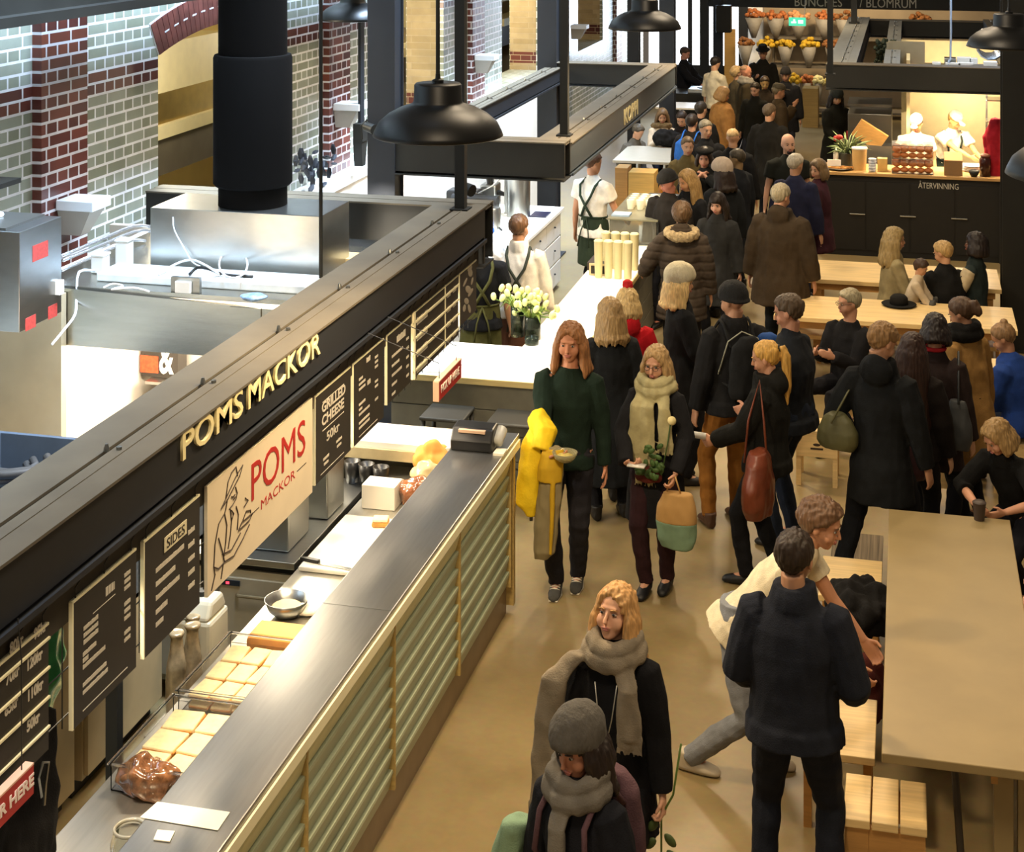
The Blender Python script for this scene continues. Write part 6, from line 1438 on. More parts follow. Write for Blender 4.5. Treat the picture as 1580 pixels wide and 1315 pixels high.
        if hat in (None,) or st in ('long', 'longf', 'bob', 'bobf') or hat[0] != 'beanie':
            L_far = far
            if st in ('long', 'longf', 'bob', 'bobf'):
                for k_ in range(22):
                    ph = math.radians((66 if L_far else 66) + (360 - 2 * (66 if L_far else 66)) * k_ / 21); jt = .9 + .2 * ((k_ * 37) % 10) / 10
                    dx_, dy_ = math.sin(ph), math.cos(ph)
                    p0 = H(V(dx_ * .072, -.012 + dy_ * .092, .05)); p1 = H(V(dx_ * .094, -.012 + dy_ * .110, -.03))
                    p2 = H(V(dx_ * .100, -.014 + dy_ * .108, -.09)); L_ = ln * jt
                    out = V(p2.x - Hc.x, p2.y - Hc.y, 0).normalized(); bk = 1 if dy_ < 0 else .3
                    pts = [p0, p1, p2]; rd = [.018, .026, .028]
                    if L_ > .16:
                        pts += [p2 + V(0, 0, -.07) * s + out * .010, p2 + V(0, 0, -max(.10, L_ - .10)) * s + out * (.016 if bk < 1 else .034), p2 + V(0, 0, -max(.13, L_ - .05)) * s + out * (.008 if bk < 1 else .026)]; rd += [.028, .022, .007]
                    else: pts += [p2 + V(0, 0, -max(.02, L_ - .1)) * s]; rd += [.016]
                    sh_.tube(pts, [r_ * s for r_ in rd], 7)
            if st == 'pony':
                p0 = H(V(0, -.10, .045)); bk = RH @ V(0, -1, 0)
                sh_.tube([p0, p0 + bk * .04 * s + V(0, 0, .005), p0 + bk * .065 * s + V(0, 0, -.06), p0 + bk * .075 * s + V(0, 0, -.06 - ln * .6), p0 + bk * .07 * s + V(0, 0, -.06 - ln)], [.018 * s, .026 * s, .036 * s, .032 * s, .010 * s], 10)
            if st == 'bun': sh_.ell(H(V(0, -.07, .115)), (.034 * s, .034 * s, .03 * s), RH, 12, 8)
            kid('hair', sh_, hairm(hc), v=vox * (.75 if near else .9), sm=1, streak=.006 if near else .008, seed=sd)
            if st == 'pony' and near: 
                m = MB().tube([H(V(0, -.118, .048)) + RH @ (V(math.cos(q), 0, math.sin(q)) * .024) for q in [k_ * .7 for k_ in range(9)]], .006, 5, closed=True); link('hair_tie', m.mesh(), BLACK, o)
    if hat:
        ht, hcol = hat[0], hat[1]
        if ht == 'beanie':
            m = shell(s, .030 if hair and hair[0] in ('long', 'longf', 'bob', 'bobf') else .018, lambda a_: lerpf(a_, HL['hat']), seed=sd, amp=.004, top=hat[2] if len(hat) > 2 else .10)
            m.v = [tuple(Hc + RH @ Vector(p)) for p in m.v]
            m.tube([H(V(math.sin(q) * .090, -.012 + math.cos(q) * .111, .044 - .030 * (1 - math.cos(q)))) for q in [2 * PI * k_ / 20 for k_ in range(20)]], .013 * s, 8, flat=1, closed=True)
            hk = kid('beanie', m, mat('knit', hcol, .95, var=.12, scale=30, bump=.6, bscale=90, stretch=(1, 1, .35)), fold=.003, fscale=(30, 30, 4))
            if len(hat) > 3: link('pompom', fuse(MB().ell(H(V(0, -.02, .175)), (.045 * s,) * 3, None, 12, 8), .008, 1, fold=.012, fscale=(40, 40, 40)), cloth(hat[3]), hk, smooth=True)
        elif ht == 'pompom':
            kid('pompom', MB().ell(H(V(0, -.03, .145)), (.045 * s,) * 3, None, 12, 8), cloth(hcol), v=.008, fold=.012, fscale=(40, 40, 40))
        else:
            m = MB()
            prof = {'cap': [(0, .135), (.06, .13), (.088, .10), (.098, .05), (.098, .04), (0, .04)], 'beret': [(0, .125), (.09, .12), (.125, .10), (.12, .075), (.09, .06), (0, .06)], 'hat': [(0, .15), (.07, .155), (.088, .13), (.096, .07), (.15, .058), (.15, .052), (0, .05)]}[ht]
            n_ = 20
            m.loft([[H(V(r_ * math.cos(2 * PI * k_ / n_) * .92, -.012 + r_ * 1.12 * math.sin(2 * PI * k_ / n_), z_)) for k_ in range(n_)] for r_, z_ in prof[::-1] if r_ > 0])
            if ht == 'cap': m.ell(H(V(0, .13, .05)), (.06 * s, .05 * s, .008 * s), RH, 12, 6)
            kid('hat', m, cloth(hcol), v=.010)
    if glasses:
        m = MB()
        for e in (-1, 1): m.tube([H(V(e * .032 + .022 * math.cos(q), .103, .018 * math.sin(q))) for q in [2 * PI * k_ / 12 for k_ in range(12)]], .0018 * s, 5, closed=True); m.tube([H(V(e * .054, .10, .004)), H(V(e * .08, .0, .004))], .0018 * s, 5)
        m.tube([H(V(-.01, .104, .004)), H(V(.01, .104, .004))], .0018 * s, 5); link('glasses', m.mesh(), BLACK, o)
    o.location = loc; o.rotation_euler = (0, 0, -math.radians(a))
    M = Matrix.Translation(loc) @ Matrix.Rotation(-math.radians(a), 4, 'Z')
    rec = dict(o=o, M=M, nb=nb, P0=P0, shR=shR, shL=shL, eR=eR, eL=eL, wR=wR, wL=wL, u=u, S=S, F=FWD, s=s, H=H, th=th, aR=aR, aL=aL, Hc=Hc, bulk=bulk)
    PEOPLE[key] = rec
    return rec
def worn(rec, name, mb, mtl, label, cat, vox=None, fold=0, **k):
    """a separate thing given in a person's own frame"""
    me = fuse(mb, vox, 1, fold=fold, **k) if vox else mb.mesh()
    me.transform(rec['M'])
    c = sum((v.co for v in me.vertices), Vector()) / len(me.vertices); zb = min(v.co.z for v in me.vertices); c = V(c.x, c.y, zb)
    me.transform(Matrix.Translation(-c)); o = link(name, me, mtl, smooth=True); o.location = c
    return tag(o, label, cat)
def addpart(name, mb, mtl, rec, par, vox=None, fold=0):
    me = fuse(mb, vox, 1, fold=fold) if vox else mb.mesh()
    me.transform(rec['M']); me.transform(Matrix.Translation(-base(par))); return link(name, me, mtl, par, smooth=True)
def handbag(rec, c, size, mtl, label, strap=None, name='handbag', seed=1, strap_m=None):
    x, y, z = c; w, d, h = size
    o = worn(rec, name, MB().ell_loft([V(x, y, z - h / 2), V(x, y, z - h * .3), V(x, y, z), V(x, y, z + h * .35), V(x, y, z + h / 2)], [(w * .42, d * .4), (w * .5, d * .5), (w * .5, d * .5), (w * .4, d * .36), (w * .3, d * .2)], V(1, 0, 0) if w > d else V(0, 1, 0), V(0, 1, 0) if w > d else V(-1, 0, 0), 16), mtl, label, 'bag', vox=.012, fold=.012, seed=seed)
    if strap: addpart('strap', MB().tube(strap, .008, 6), strap_m or mtl, rec, o)
    return o
def backpack(rec, mtl, label, w=.30, h=.42, d=.15, z=.28, x=0):
    P0, u, S, Fd, s, th = rec['P0'], rec['u'], rec['S'], rec['F'], rec['s'], rec['th']; c = P0 + u * z * s - Fd * ((.115) * s * rec['bulk'] + th + d / 2 + .01) + S * x
    o = worn(rec, 'backpack', MB().ell_loft([c - u * h / 2, c - u * h * .4, c, c + u * h * .35, c + u * h * .5], [(w * .42, d * .4), (w * .5, d * .5), (w * .5, d * .5), (w * .42, d * .42), (w * .2, d * .25)], S, Fd, 16), mtl, label, 'backpack', vox=.013, fold=.01)
    m = MB()
    for e in (-1, 1):
        q = S * e * .10 * s
        m.tube([c + u * h * .3 + q + Fd * d * .4, P0 + u * .52 * s + q * 1.05 - Fd * .05 + u * th, P0 + u * (.535) * s + q * 1.1 + u * th, P0 + u * .44 * s + q * 1.15 + Fd * (.105 * s + th), P0 + u * .28 * s + q * 1.3 + Fd * (.12 * s + th), P0 + u * .15 * s + q * 1.6 + Fd * .03, c - u * h * .35 + q + Fd * d * .3], .012, 6, flat=1)
    addpart('strap', m, mtl, rec, o)
    return o
# ---- nearest people
r = person('blonde', 'long haired blonde woman in a black coat and grey scarf walking nearest the centre', 950, 907, 1.68, 185, look=(12, -14, 0), fem=True, vox=.007,
    top=('#17171a', 'thigh', .016), legs='#17171a', hair=('long', '#b98d58', .22), skin='#d6a283', scarf=('#857a69', [(.25, .60, .075), (-.10, .22, .06)]), lf=(-.1, .18, .085), rf=(.1, -.16, .14), curl=(.6, 1.0), lh=(-.25, .06, .80), rh=(.25, .05, .86))
L = r
# the flower she carries
m = MB(); w_ = r['wL']; a_ = w_ + V(-.0, .02, -.09)
m.tube([a_ + V(.0, .0, -.22), a_, a_ + V(-.06, .03, .12), a_ + V(-.10, .05, .36)], .005, 6)
o = worn(r, 'rose', m, mat('stem_green', '#5f7a35', .6), 'long stemmed green leafed flower held head down by the blonde woman', 'flower')
m = MB()
for q, (dx_, dz_) in enumerate(((-.04, -.10), (.05, -.13), (-.05, -.17), (.04, -.05))): m.ell(a_ + V(dx_, .0, dz_), (.035, .012, .02), Matrix.Rotation(.8 * (q % 2 * 2 - 1), 3, 'Y'), 10, 6)
addpart('leaf', m, mat('rose_leaf', '#4c5c30', .6), r, o)
addpart('blossom', MB().ell(a_ + V(.0, 0, -.24), (.028, .028, .035), None, 12, 8), mat('rose_bud', '#c9c79a', .6), r, o)
m = MB(); nb = r['nb']
for e in (-1, 1): m.tube([nb + V(e * .05, .15, -.10), nb + V(e * .03, .165, -.25), nb + V(e * .005, .17, -.36)], .003, 5)
worn(r, 'necklace', m, mat('silver', '#a9a59a', .3, .6), 'long thin silver cord hanging on the blonde woman\'s black coat', 'necklace')
r = person('beanie', 'person in a grey knit beanie and dark jacket at the bottom edge of the picture', 893, 1109, 1.62, 205, look=(8, 14, 6), fem=True, vox=.007,
    top=('#191a20', 'hip', .024), legs='#1c1c22', hair=('bob', '#241a15', .15), hat=('beanie', '#54504a', .34), skin='#a9745b', hood=True, scarf=('#6d6860', [(.0, .30, .05)]), collar='high')
backpack(r, cloth('#5a4248'), 'dusky mauve backpack on the shoulders of the person in the grey beanie')
m = MB().ell_loft([V(.30, .02, 1.12), V(.33, .02, .95), V(.34, .02, .7)], [(.05, .07), (.07, .10), (.06, .11)], V(1, 0, 0), V(0, 1, 0), 12)
worn(r, 'folded_jacket', m, cloth('#7f9a80'), 'pale green folded jacket carried beside the person in the grey beanie', 'jacket', vox=.012, fold=.02)
r = person('parka', 'dark haired man in a navy parka seen from behind at the large table', 1226, 822, 1.82, 4, look=(10, 14, 0), vox=.008, bulk=1.06,
    top=('#20232c', 'hip', .034), legs='#1d2029', hair=('short', '#2b2018', .1), skin='#b98a6c', collar='high', lh=(-.22, .22, .98), rh=(.24, .20, .98), lf=(-.15, .0, .085), rf=(.16, .02, .085))
r = person('stooping', 'man in a white T-shirt stooping over the bench with outstretched arms', 1268, 775, 1.80, 100, z_hip=.84, lean=(40, -4), look=(0, 16, 0), vox=.007, tshirt='t_shirt',
    top=('#d9cdb0', 'hip', .012), sleeve='short', legs='#7f8288', shoes='#b9ad98', hair=('curly', '#5f4530', .1), skin='#c08a6a', rh=(.24, .74, .66), lh=(-.22, .62, .70), re=(.3, -.2, -.8), le=(-.3, -.2, -.8), lf=(-.12, .10, .085), rf=(.10, -.26, .085), curl=(.6, .6))
ST = r
# black coat heap and red bag where he reaches
p = W(1330, 935, .6)
bag('black_coat', (p.x, p.y, .60), (.22, .26, .14), cloth('#151414'), 'black coat heaped on the short bench beside the large table', 'coat', 21, amp=.05)
p = W(1334, 1015, .5)
bag('dark_red_bag', (p.x, p.y + .05, .28), (.13, .15, .20), cloth('#4a211c'), 'dark red bag standing below the stooping man\'s hands', 'bag', 22, amp=.03)
r = person('green', 'long haired man in a dark green sweater holding a yellow jacket and a bowl', 880, 500, 1.84, 176, lean=(0, -2.5), look=(4, 6, 0), vox=.007, tshirt='sweater', collar='none',
    top=('#19271f', 'hip', .012), legs='#26252a', shoes='sneaker', hair=('long', '#8a5f3c', .185), skin='#b98063', rh=(.06, .36, .98), re=(1, -.3, -.4), lh=(-.26, .04, .84), lf=(-.07, -.09, .085), rf=(.06, .05, .085), palm={'r': (-.3, .1, 1), 'rd': (-1, .35, .1)}, curl=(.5, .4))
G = r
m = MB(); e_, w_ = r['eR'], r['wR']; ctr = e_ * .45 + w_ * .55
YJ = mat('yellow_jacket', '#eecb1a', .75, var=.12, scale=10, bump=.3, bscale=60)
m.ell_loft([ctr + V(.03, -.06, .04), ctr + V(.06, -.02, -.04), ctr + V(.10, .03, -.22), ctr + V(.12, .06, -.42), ctr + V(.10, .06, -.50)], [(.09, .07), (.10, .09), (.085, .07), (.075, .05), (.03, .03)], V(1, 0, 0), V(0, 1, 0), 16)
m.tube([e_ + V(.04, .0, .02), ctr + V(0, .02, .045), w_ + V(.05, .0, .03)], [.075, .08, .065], 12)
o = worn(r, 'yellow_jacket', m, YJ, 'bright yellow jacket draped over the forearm of the man in green', 'jacket', vox=.009, fold=.014)
m = MB().ell_loft([ctr + V(-.06, .07, -.02), ctr + V(-.05, .08, -.2), ctr + V(-.02, .08, -.5), ctr + V(-.0, .08, -.72), ctr + V(.02, .07, -.78)], [(.07, .04), (.085, .05), (.085, .05), (.075, .05), (.05, .03)], V(1, 0, 0), V(0, 1, 0), 14)
addpart('lining', m, mat('jacket_lining', '#8f8362', .8, var=.12), r, o, vox=.009, fold=.014)
m = MB().ell_loft([ctr + V(-.065, .085, -.03), ctr + V(-.045, .10, -.15), ctr + V(-.04, .11, -.24)], [(.075, .04), (.088, .05), (.086, .04)], V(1, 0, 0), V(0, 1, 0), 14)
m.tube([ctr + V(-.07, .135, -.2), ctr + V(-.06, .14, -.5), ctr + V(-.05, .13, -.72)], [.016, .018, .012], 8)
addpart('yellow_trim', m, mat('yellow_trim', '#c9a21f', .75, var=.1), r, o, vox=.008, fold=.006)
hp = r['M'] @ (w_ + V(-.12, .08, .0))
rt = bowl('glass_bowl', hp.x, hp.y, hp.z, .085, .06, mat('bowl_glass', '#e9e3b8', .1, trans=.75, var=0, ior=1.2), 'clear bowl of food held out by the man in green', mat('bowl_food', '#b9a860', .6, var=.3, scale=40))
m = MB().ell(r['H'](V(-.085, -.02, .15)), (.03, .02, .012)).ell(r['H'](V(.095, -.02, .15)), (.035, .02, .014), Matrix.Rotation(-.3, 3, 'Y')).ell(r['H'](V(-.04, -.02, .19)), (.016, .012, .01)).tube([r['H'](V(-.085, -.02, .14)), r['H'](V(-.09, -.03, .10))], .004, 5).tube([r['H'](V(.09, -.02, .14)), r['H'](V(.085, -.03, .10))], .004, 5).tube([r['H'](V(-.04, -.02, .18)), r['H'](V(-.05, -.03, .12))], .004, 5)
r = person('cream', 'smiling woman with glasses and a long cream scarf beside the man in green', 1012, 536, 1.66, 186, look=(6, 8, 0), fem=True, vox=.007,
    top=('#1b1b1e', 'knee', .018), legs='#2f1c20', shoes='#16161a', hair=('long', '#a98a5e', .20), skin='#cf9c80', glasses=True, scarf=('#a9a078', [(.03, .50, .075), (-.10, .26, .06), (.10, .34, .06)]), rh=(.14, .30, .98), lh=(-.20, .22, .92), curl=(.7, .9), lf=(-.08, .0, .085), rf=(.04, .12, .085), palm={'r': (-.2, -.3, 1), 'rd': (-.9, .4, .1)}, re=(.8, -.5, -.4), le=(-.8, -.5, -.4))
w_ = r['wR']
worn(r, 'phone', MB().box(w_ + V(-.15, .03, .012), w_ + V(-.03, .10, .022)), mat('phone_white', '#d8d4cc', .3), 'small white phone in the hand of the woman with the cream scarf', 'phone')
w_ = r['wL']; KR = mat('kraft_bag', '#b08a54', .8, var=.08)
m = MB().ell_loft([w_ + V(-.02, .05, -.48), w_ + V(-.02, .05, -.42), w_ + V(-.02, .05, -.3)], [(.11, .06), (.14, .07), (.145, .07)], V(1, 0, 0), V(0, 1, 0), 16)
o = worn(r, 'tote_bag', m, mat('green_tote', '#6f8a72', .8, var=.15), 'tote bag with green lower half and tan upper half beside the woman with glasses', 'bag', vox=.01, fold=.012)
m = MB().ell_loft([w_ + V(-.02, .05, -.31), w_ + V(-.02, .05, -.2), w_ + V(-.03, .05, -.11)], [(.144, .07), (.135, .06), (.10, .045)], V(1, 0, 0), V(0, 1, 0), 16)
addpart('tan_top', m, KR, r, o, vox=.01, fold=.01)
addpart('handle', MB().tube([w_ + V(.05, .05, -.12), w_ + V(.03, .05, -.04), w_ + V(-.01, .05, -.0), w_ + V(-.05, .05, -.12)], .006, 6), KR, r, o)
m = MB(); rr = random.Random(8); hc = V(.02, .26, .98)
for q in range(26): m.ell(V(rr.uniform(-.10, .07), .24 + rr.uniform(-.03, .04), .93 + rr.uniform(-.10, .12)), (.03, .01, .018), Matrix.Rotation(rr.uniform(0, 3), 3, 'Y'), 6, 4)
m.tube([V(-.10, .24, .86), V(-.13, .20, 1.05), V(-.15, .19, 1.2)], .005, 5)
o = worn(r, 'flower_bunch', m, mat('leaf', '#3f5a2a', .6, var=.3, scale=20), 'bunch of greenery held against the cream scarf', 'flowers')
addpart('blossom', MB().ell(V(-.16, .19, 1.22), (.03, .025, .03)), mat('cream_rose', '#d3c48c', .6), r, o)
handbag(r, (.0, .20, .84), (.20, .08, .10), cloth('#5a2620'), 'dark red purse hanging behind the greenery bunch', seed=5, name='purse')
# ---- second rank
person('longcoat', 'woman with light brown hair in a long black coat seen from behind at the counter', 941, 462, 1.68, -20, fem=True, top=('#1a1c1e', 'calf', .03), legs='#17171a', hair=('bob', '#8f744c', .2), look=(-10, 10, 0), eyes=False)
r = person('red', 'person in a bright red hooded jacket with a red bobble at the counter', 968, 447, 1.66, -12, fem=True, top=('#a8161f', 'hip', .028), legs='#2b2a2e', hair=('bob', '#b59a68', .14), hat=('pompom', '#b3262a'), hood=True, eyes=False, look=(0, 15, 0))
worn(r, 'shoulder_strap', MB().tube([r['shL'] + V(.04, -.02, .07), V(.0, -.16, 1.2), V(.14, -.15, 1.02)], .018, 6), cloth('#8a6a2c'), 'ochre strap crossing the back of the red jacket', 'strap')
person('creambeanie', 'woman in a cream knit hat and long black coat looking to the right', 1050, 414, 1.74, 70, fem=True, look=(0, 6, 0), top=('#17181a', 'knee', .03), legs='#17171a', hair=('bob', '#cdb07a', .17), hat=('beanie', '#b3aa90', .32), skin='#c79778', rh=(.16, .25, .92), lh=(-.16, .25, .95))
person('furhood', 'person in a brown puffer coat with a fur trimmed hood reaching to the counter', 1052, 313, 1.76, -8, top=('#3c342d', 'thigh', .045), legs='#1b1b20', hair=('curly', '#5a4530', .1), hood=True, fur='#a59372', ridge=.012, eyes=False, lh=(-.38, .28, 1.0), bulk=1.05)
r = person('blackhat', 'man in a black beanie, dark jacket and tan trousers with a backpack', 1131, 440, 1.82, -30, top=('#1b1b1c', 'hip', .034), legs='#8a5a24', shoes='#4b3322', hair=('short', '#2b2018', .1), hat=('beanie', '#161616', .2), look=(-30, 12, 0), collar='high', bulk=1.08, lf=(-.2, .0, .085), rf=(.05, .05, .085), skin='#b98a6c')
backpack(r, cloth('#1e1f20'), 'black backpack with pale cords worn by the man in the black beanie', h=.46)
m = MB(); P0, u = r['P0'], r['u']
m.tube([V(-.17, -.10, 1.18), V(-.12, -.17, 1.44), V(.0, -.15, 1.50), V(.13, -.15, 1.44), V(.16, -.2, 1.3)], .006, 6)
worn(r, 'pale_cord', m, mat('pale_cord', '#9a9a88', .6), 'pale cord looped over the shoulders of the man in the black beanie', 'cord')
worn(r, 'blue_bundle', MB().ell(V(.24, -.1, 1.40), (.09, .07, .06)), cloth('#2a4a86'), 'blue cloth bundle on top of the black backpack', 'cloth', vox=.012, fold=.02)
person('darksweater', 'heavy set man with short hair in a dark sweater and jeans looking left', 1216, 456, 1.84, -70, look=(-10, 16, 0), tshirt='sweater', top=('#1d2025', 'hip', .016), legs='#232a38', hair=('short', '#4f4030', .1), skin='#c08c72', bulk=1.34, rh=(.2, .2, .98), lh=(-.22, .22, .98), lf=(-.12, .05, .085))
r = person('ponytail', 'woman with a long blonde ponytail in a black jacket carrying a brown leather bag', 1181, 528, 1.68, -80, fem=True, look=(-5, 14, 0), top=('#191917', 'hip', .035), legs='#15161a', shoes='#15161a', hair=('pony', '#c79a4e', .34), hood=True, skin='#cf9a7c', lh=(-.12, .36, 1.02), rh=(.16, .22, 1.0), lf=(-.1, .12, .085), rf=(.12, -.05, .085), curl=(.5, .9), bulk=1.12)
w_ = r['wL']
worn(r, 'folded_paper', MB().box(w_ + V(-.02, .06, .0), w_ + V(.0, .24, .04)), WHITE, 'narrow white folded paper held by the woman with the ponytail', 'paper')
BL = mat('brown_leather', '#6b3420', .4, var=.2, scale=8, bump=.2, bscale=30)
handbag(r, (-.30, -.02, .80), (.20, .46, .42), BL, 'large brown leather bag hanging from the shoulder of the ponytailed woman', strap=[V(-.30, .08, .92), V(-.27, .06, 1.2), V(-.2, .0, 1.46), V(-.27, -.05, 1.2), V(-.30, -.08, .92)])
r = person('hooded', 'tall fair haired man in a black hooded coat with his back turned', 1362, 499, 1.86, 22, look=(28, 30, 0), top=('#151719', 'thigh', .028), legs='#14161b', shoes='#3b2620', hair=('short', '#8a6a45', .1), hood=True, eyes=True, bulk=1.0, rh=(.30, .06, .80), lh=(-.3, .15, 1.0), lf=(-.26, -.12, .085), rf=(.22, .05, .085), skin='#b98a6c')
handbag(r, (-.25, -.16, 1.12), (.16, .30, .24), mat('olive_bag', '#4c4a2c', .6, var=.2), 'olive shoulder bag at the left side of the hooded man', strap=[V(-.25, .0, 1.2), V(-.16, .0, 1.5), V(-.25, -.26, 1.2)], seed=9)
r = person('longbrown', 'woman with very long dark brown hair and a black coat', 1408, 516, 1.66, 10, fem=True, top=('#1b1614', 'hip', .03), legs='#16161a', hair=('long', '#33211a', .62), eyes=False, look=(0, 12, 0))
handbag(r, (-.02, -.24, .84), (.34, .14, .26), mat('plum_leather', '#43262a', .5, var=.2), 'plum coloured shopper bag behind the woman with very long hair', strap=[V(-.10, -.24, .95), V(-.1, -.2, 1.12), V(.06, -.2, 1.12), V(.08, -.24, .95)], seed=11)
r = person('redcollar', 'dark haired person in a dark brown jacket with a red collar', 1443, 487, 1.70, 20, top=('#2c2220', 'thigh', .03), legs='#17171b', hair=('bob', '#1f1613', .10), eyes=False, look=(-20, 22, 0))
link_ = MB().tube([r['nb'] + V(math.cos(q) * .075, math.sin(q) * .07, .03) for q in [2 * PI * k_ / 14 for k_ in range(14)]], .016, 8, closed=True)
link('red_collar', link_.mesh(), cloth('#a8262c'), r['o'], smooth=True)
handbag(r, (.22, -.14, .98), (.2, .12, .36), mat('grey_bag', '#3b3d3e', .6, var=.1), 'dark grey shopper bag beside the brown jacket', strap=[V(.2, -.08, 1.14), V(.18, .0, 1.46), V(.24, -.18, 1.14)], seed=12)
person('camel', 'woman with a dark ponytail in a camel coat bending to the left', 1483, 460, 1.72, -50, fem=True, look=(-15, 25, 0), top=('#94703f', 'knee', .022), legs='#17171a', hair=('pony', '#4a3524', .06), skin='#b98868', lean=(8, 0), scarf=('#161514', [(.0, .18, .05)]))
person('bluejacket', 'woman with a bun in a royal blue jacket sitting at the small table', 1548, 500, 1.68, -65, z_hip=.56, fem=True, look=(-10, 30, 0), lean=(14, 0), top=('#1f3a7a', 'hip', .04), legs='#1b2233', hair=('bun', '#7d6040', .1), skin='#b98868', lh=(-.1, .42, .82), rh=(.1, .42, .82), lf=(-.1, .45, .085), rf=(.1, .42, .085), bulk=1.15)
r = person('cupgirl', 'fair haired woman in black leaning on the far corner of the large table', 1538, 650, 1.62, 215, z_hip=.58, fem=True, lean=(30, 0), look=(20, 32, 0), top=('#141414', 'hip', .016), sleeve='rolled', legs='#1a1a20', hair=('bob', '#9a7c50', .12), skin='#c79274', rh=(.02, .58, .80), lh=(-.18, .52, .79), re=(1, -.3, 0), le=(-1, -.3, 0), lf=(-.1, .1, .085), rf=(.1, .1, .085), curl=(.6, .3))
person('edge', 'person in a pale patterned top cut by the right edge of the picture', 1610, 820, 1.65, -85, at=(1.12, 9.55), z_hip=.53, fem=True, top=('#cdbf9f', 'hip', .03), legs='#5a2f22', hair=('bob', '#4a3020', .15), lh=(-.2, .38, .80), rh=(.2, .38, .80), lean=(10, 0))
# ---- seated at the tables
person('glassesman', 'grey haired person with glasses and a dark jacket sitting before the middle table', 1310, 447, 1.72, 215, z_hip=.52, look=(30, 8, 0), top=('#17171a', 'hip', .022), legs='#1c1c20', hair=('short', '#8a8168', .1), skin='#b98a70', glasses=True, lh=(-.08, .34, .82), rh=(.1, .34, .82), lf=(-.1, .42, .085), rf=(.1, .42, .085), collar='none')
def seat(key, label, px, py, a, **k):
    kw = dict(z_hip=.53, lf=(-.1, .36, .085), rf=(.1, .36, .085), lh=(-.12, .36, .80), rh=(.12, .36, .80)); kw.update(k)
    return person(key, label, px, py, k.pop('h', 1.68) if 'h' in k else 1.68, a, **{q: v for q, v in kw.items() if q != 'h'})
seat('beigecoat', 'woman with long fair hair in a beige coat sitting with the child', 1381, 352, 75, fem=True, look=(10, 6, 0), top=('#8f8260', 'hip', .022), legs='#6f6448', hair=('long', '#8f7a50', .26), skin='#b98a6a', lean=(4, 0), z_hip=.60)
person('child', 'small dark haired child in a light jumper on the lap of the woman in beige', 1390, 391, 1.10, 100, z_hip=.66, at=(.02, 16.28), look=(10, 26, 0), lean=(14, 0), top=('#b9a990', 'hip', .012), legs='#4a4a48', hair=('curly', '#3d2c20', .1), skin='#b98a6a', lf=(-.1, .25, .5), rf=(.1, .25, .5), lh=(-.1, .45, 1.05), rh=(.1, .45, 1.05))
seat('blackblonde', 'blonde person in a black coat sitting on the bench facing away', 1455, 373, -30, fem=True, look=(-30, 20, 0), top=('#141414', 'hip', .04), legs='#17171a', hair=('short', '#a98a58', .1), bulk=1.1, lean=(12, 0), skin='#c0906e')
seat('vest', 'woman with dark curly hair in a dark vest with cream sleeves on the bench', 1505, 360, -70, h=1.70, z_hip=.58, fem=True, look=(0, -4, 0), top=('#27302f', 'hip', .02), legs='#27302f', hair=('bob', '#1e1512', .12), skin='#6b4433', lh=(-.15, .35, .85))
sl = PEOPLE['vest']; m = MB()
for a1, a2, a3 in ((sl['shR'], sl['eR'], sl['wR']), (sl['shL'], sl['eL'], sl['wL'])): m.tube([a1 + V(0, 0, .01), (a1 + a2) / 2, a2, (a2 + a3) / 2, a3], [.074, .074, .07, .064, .056], 12)
me = fuse(m, .014, 2, fold=.008); link('sleeves', me, cloth('#b9a98a'), sl['o'], smooth=True)
worn(sl, 'blue_rucksack', MB().ell(V(.0, .42, .72), (.09, .09, .17)), cloth('#3a4a66'), 'slate blue bag between the two people on the bench', 'bag', vox=.016, fold=.01)
# ---- crowd in the aisle
r = person('olive', 'big grey haired man in an olive brown parka seen from behind', 1205, 285, 1.86, 12, look=(25, 14, 0), top=('#3a3024', 'thigh', .05), legs='#1b2024', hair=('short', '#9a9078', .1), hood=True, eyes=False, bulk=1.25, skin='#c08f74')
person('navyjacket', 'white haired person in a navy jacket beside the olive parka', 1228, 238, 1.78, 20, look=(20, 10, 0), top=('#20233a', 'hip', .035), legs='#1c1f2c', hair=('short', '#b3aa98', .1), eyes=False, bulk=1.12)
r = person('maroon', 'woman with brown bob hair in a maroon coat turning to her left', 1262, 247, 1.66, -80, fem=True, look=(-60, 8, 0), top=('#3c2029', 'thigh', .035), legs='#1c1a1c', hair=('bob', '#6f5a3e', .14), bulk=1.15)
handbag(r, (-.25, .05, .78), (.1, .22, .24), cloth('#b9ae94'), 'cream cloth bag hanging beside the maroon coat', strap=[V(-.25, .1, .86), V(-.25, .05, 1.02), V(-.25, -.02, .86)], seed=14)
person('goatee', 'bald man with a dark goatee in a black T-shirt facing the camera', 1216, 207, 1.82, 165, look=(-4, 4, 0), tshirt='t_shirt', top=('#1d1f1b', 'hip', .02), sleeve='short', legs='#2b2b26', hair=None, beard=('goatee', '#1f1815'), skin='#c79a80', bulk=1.1)
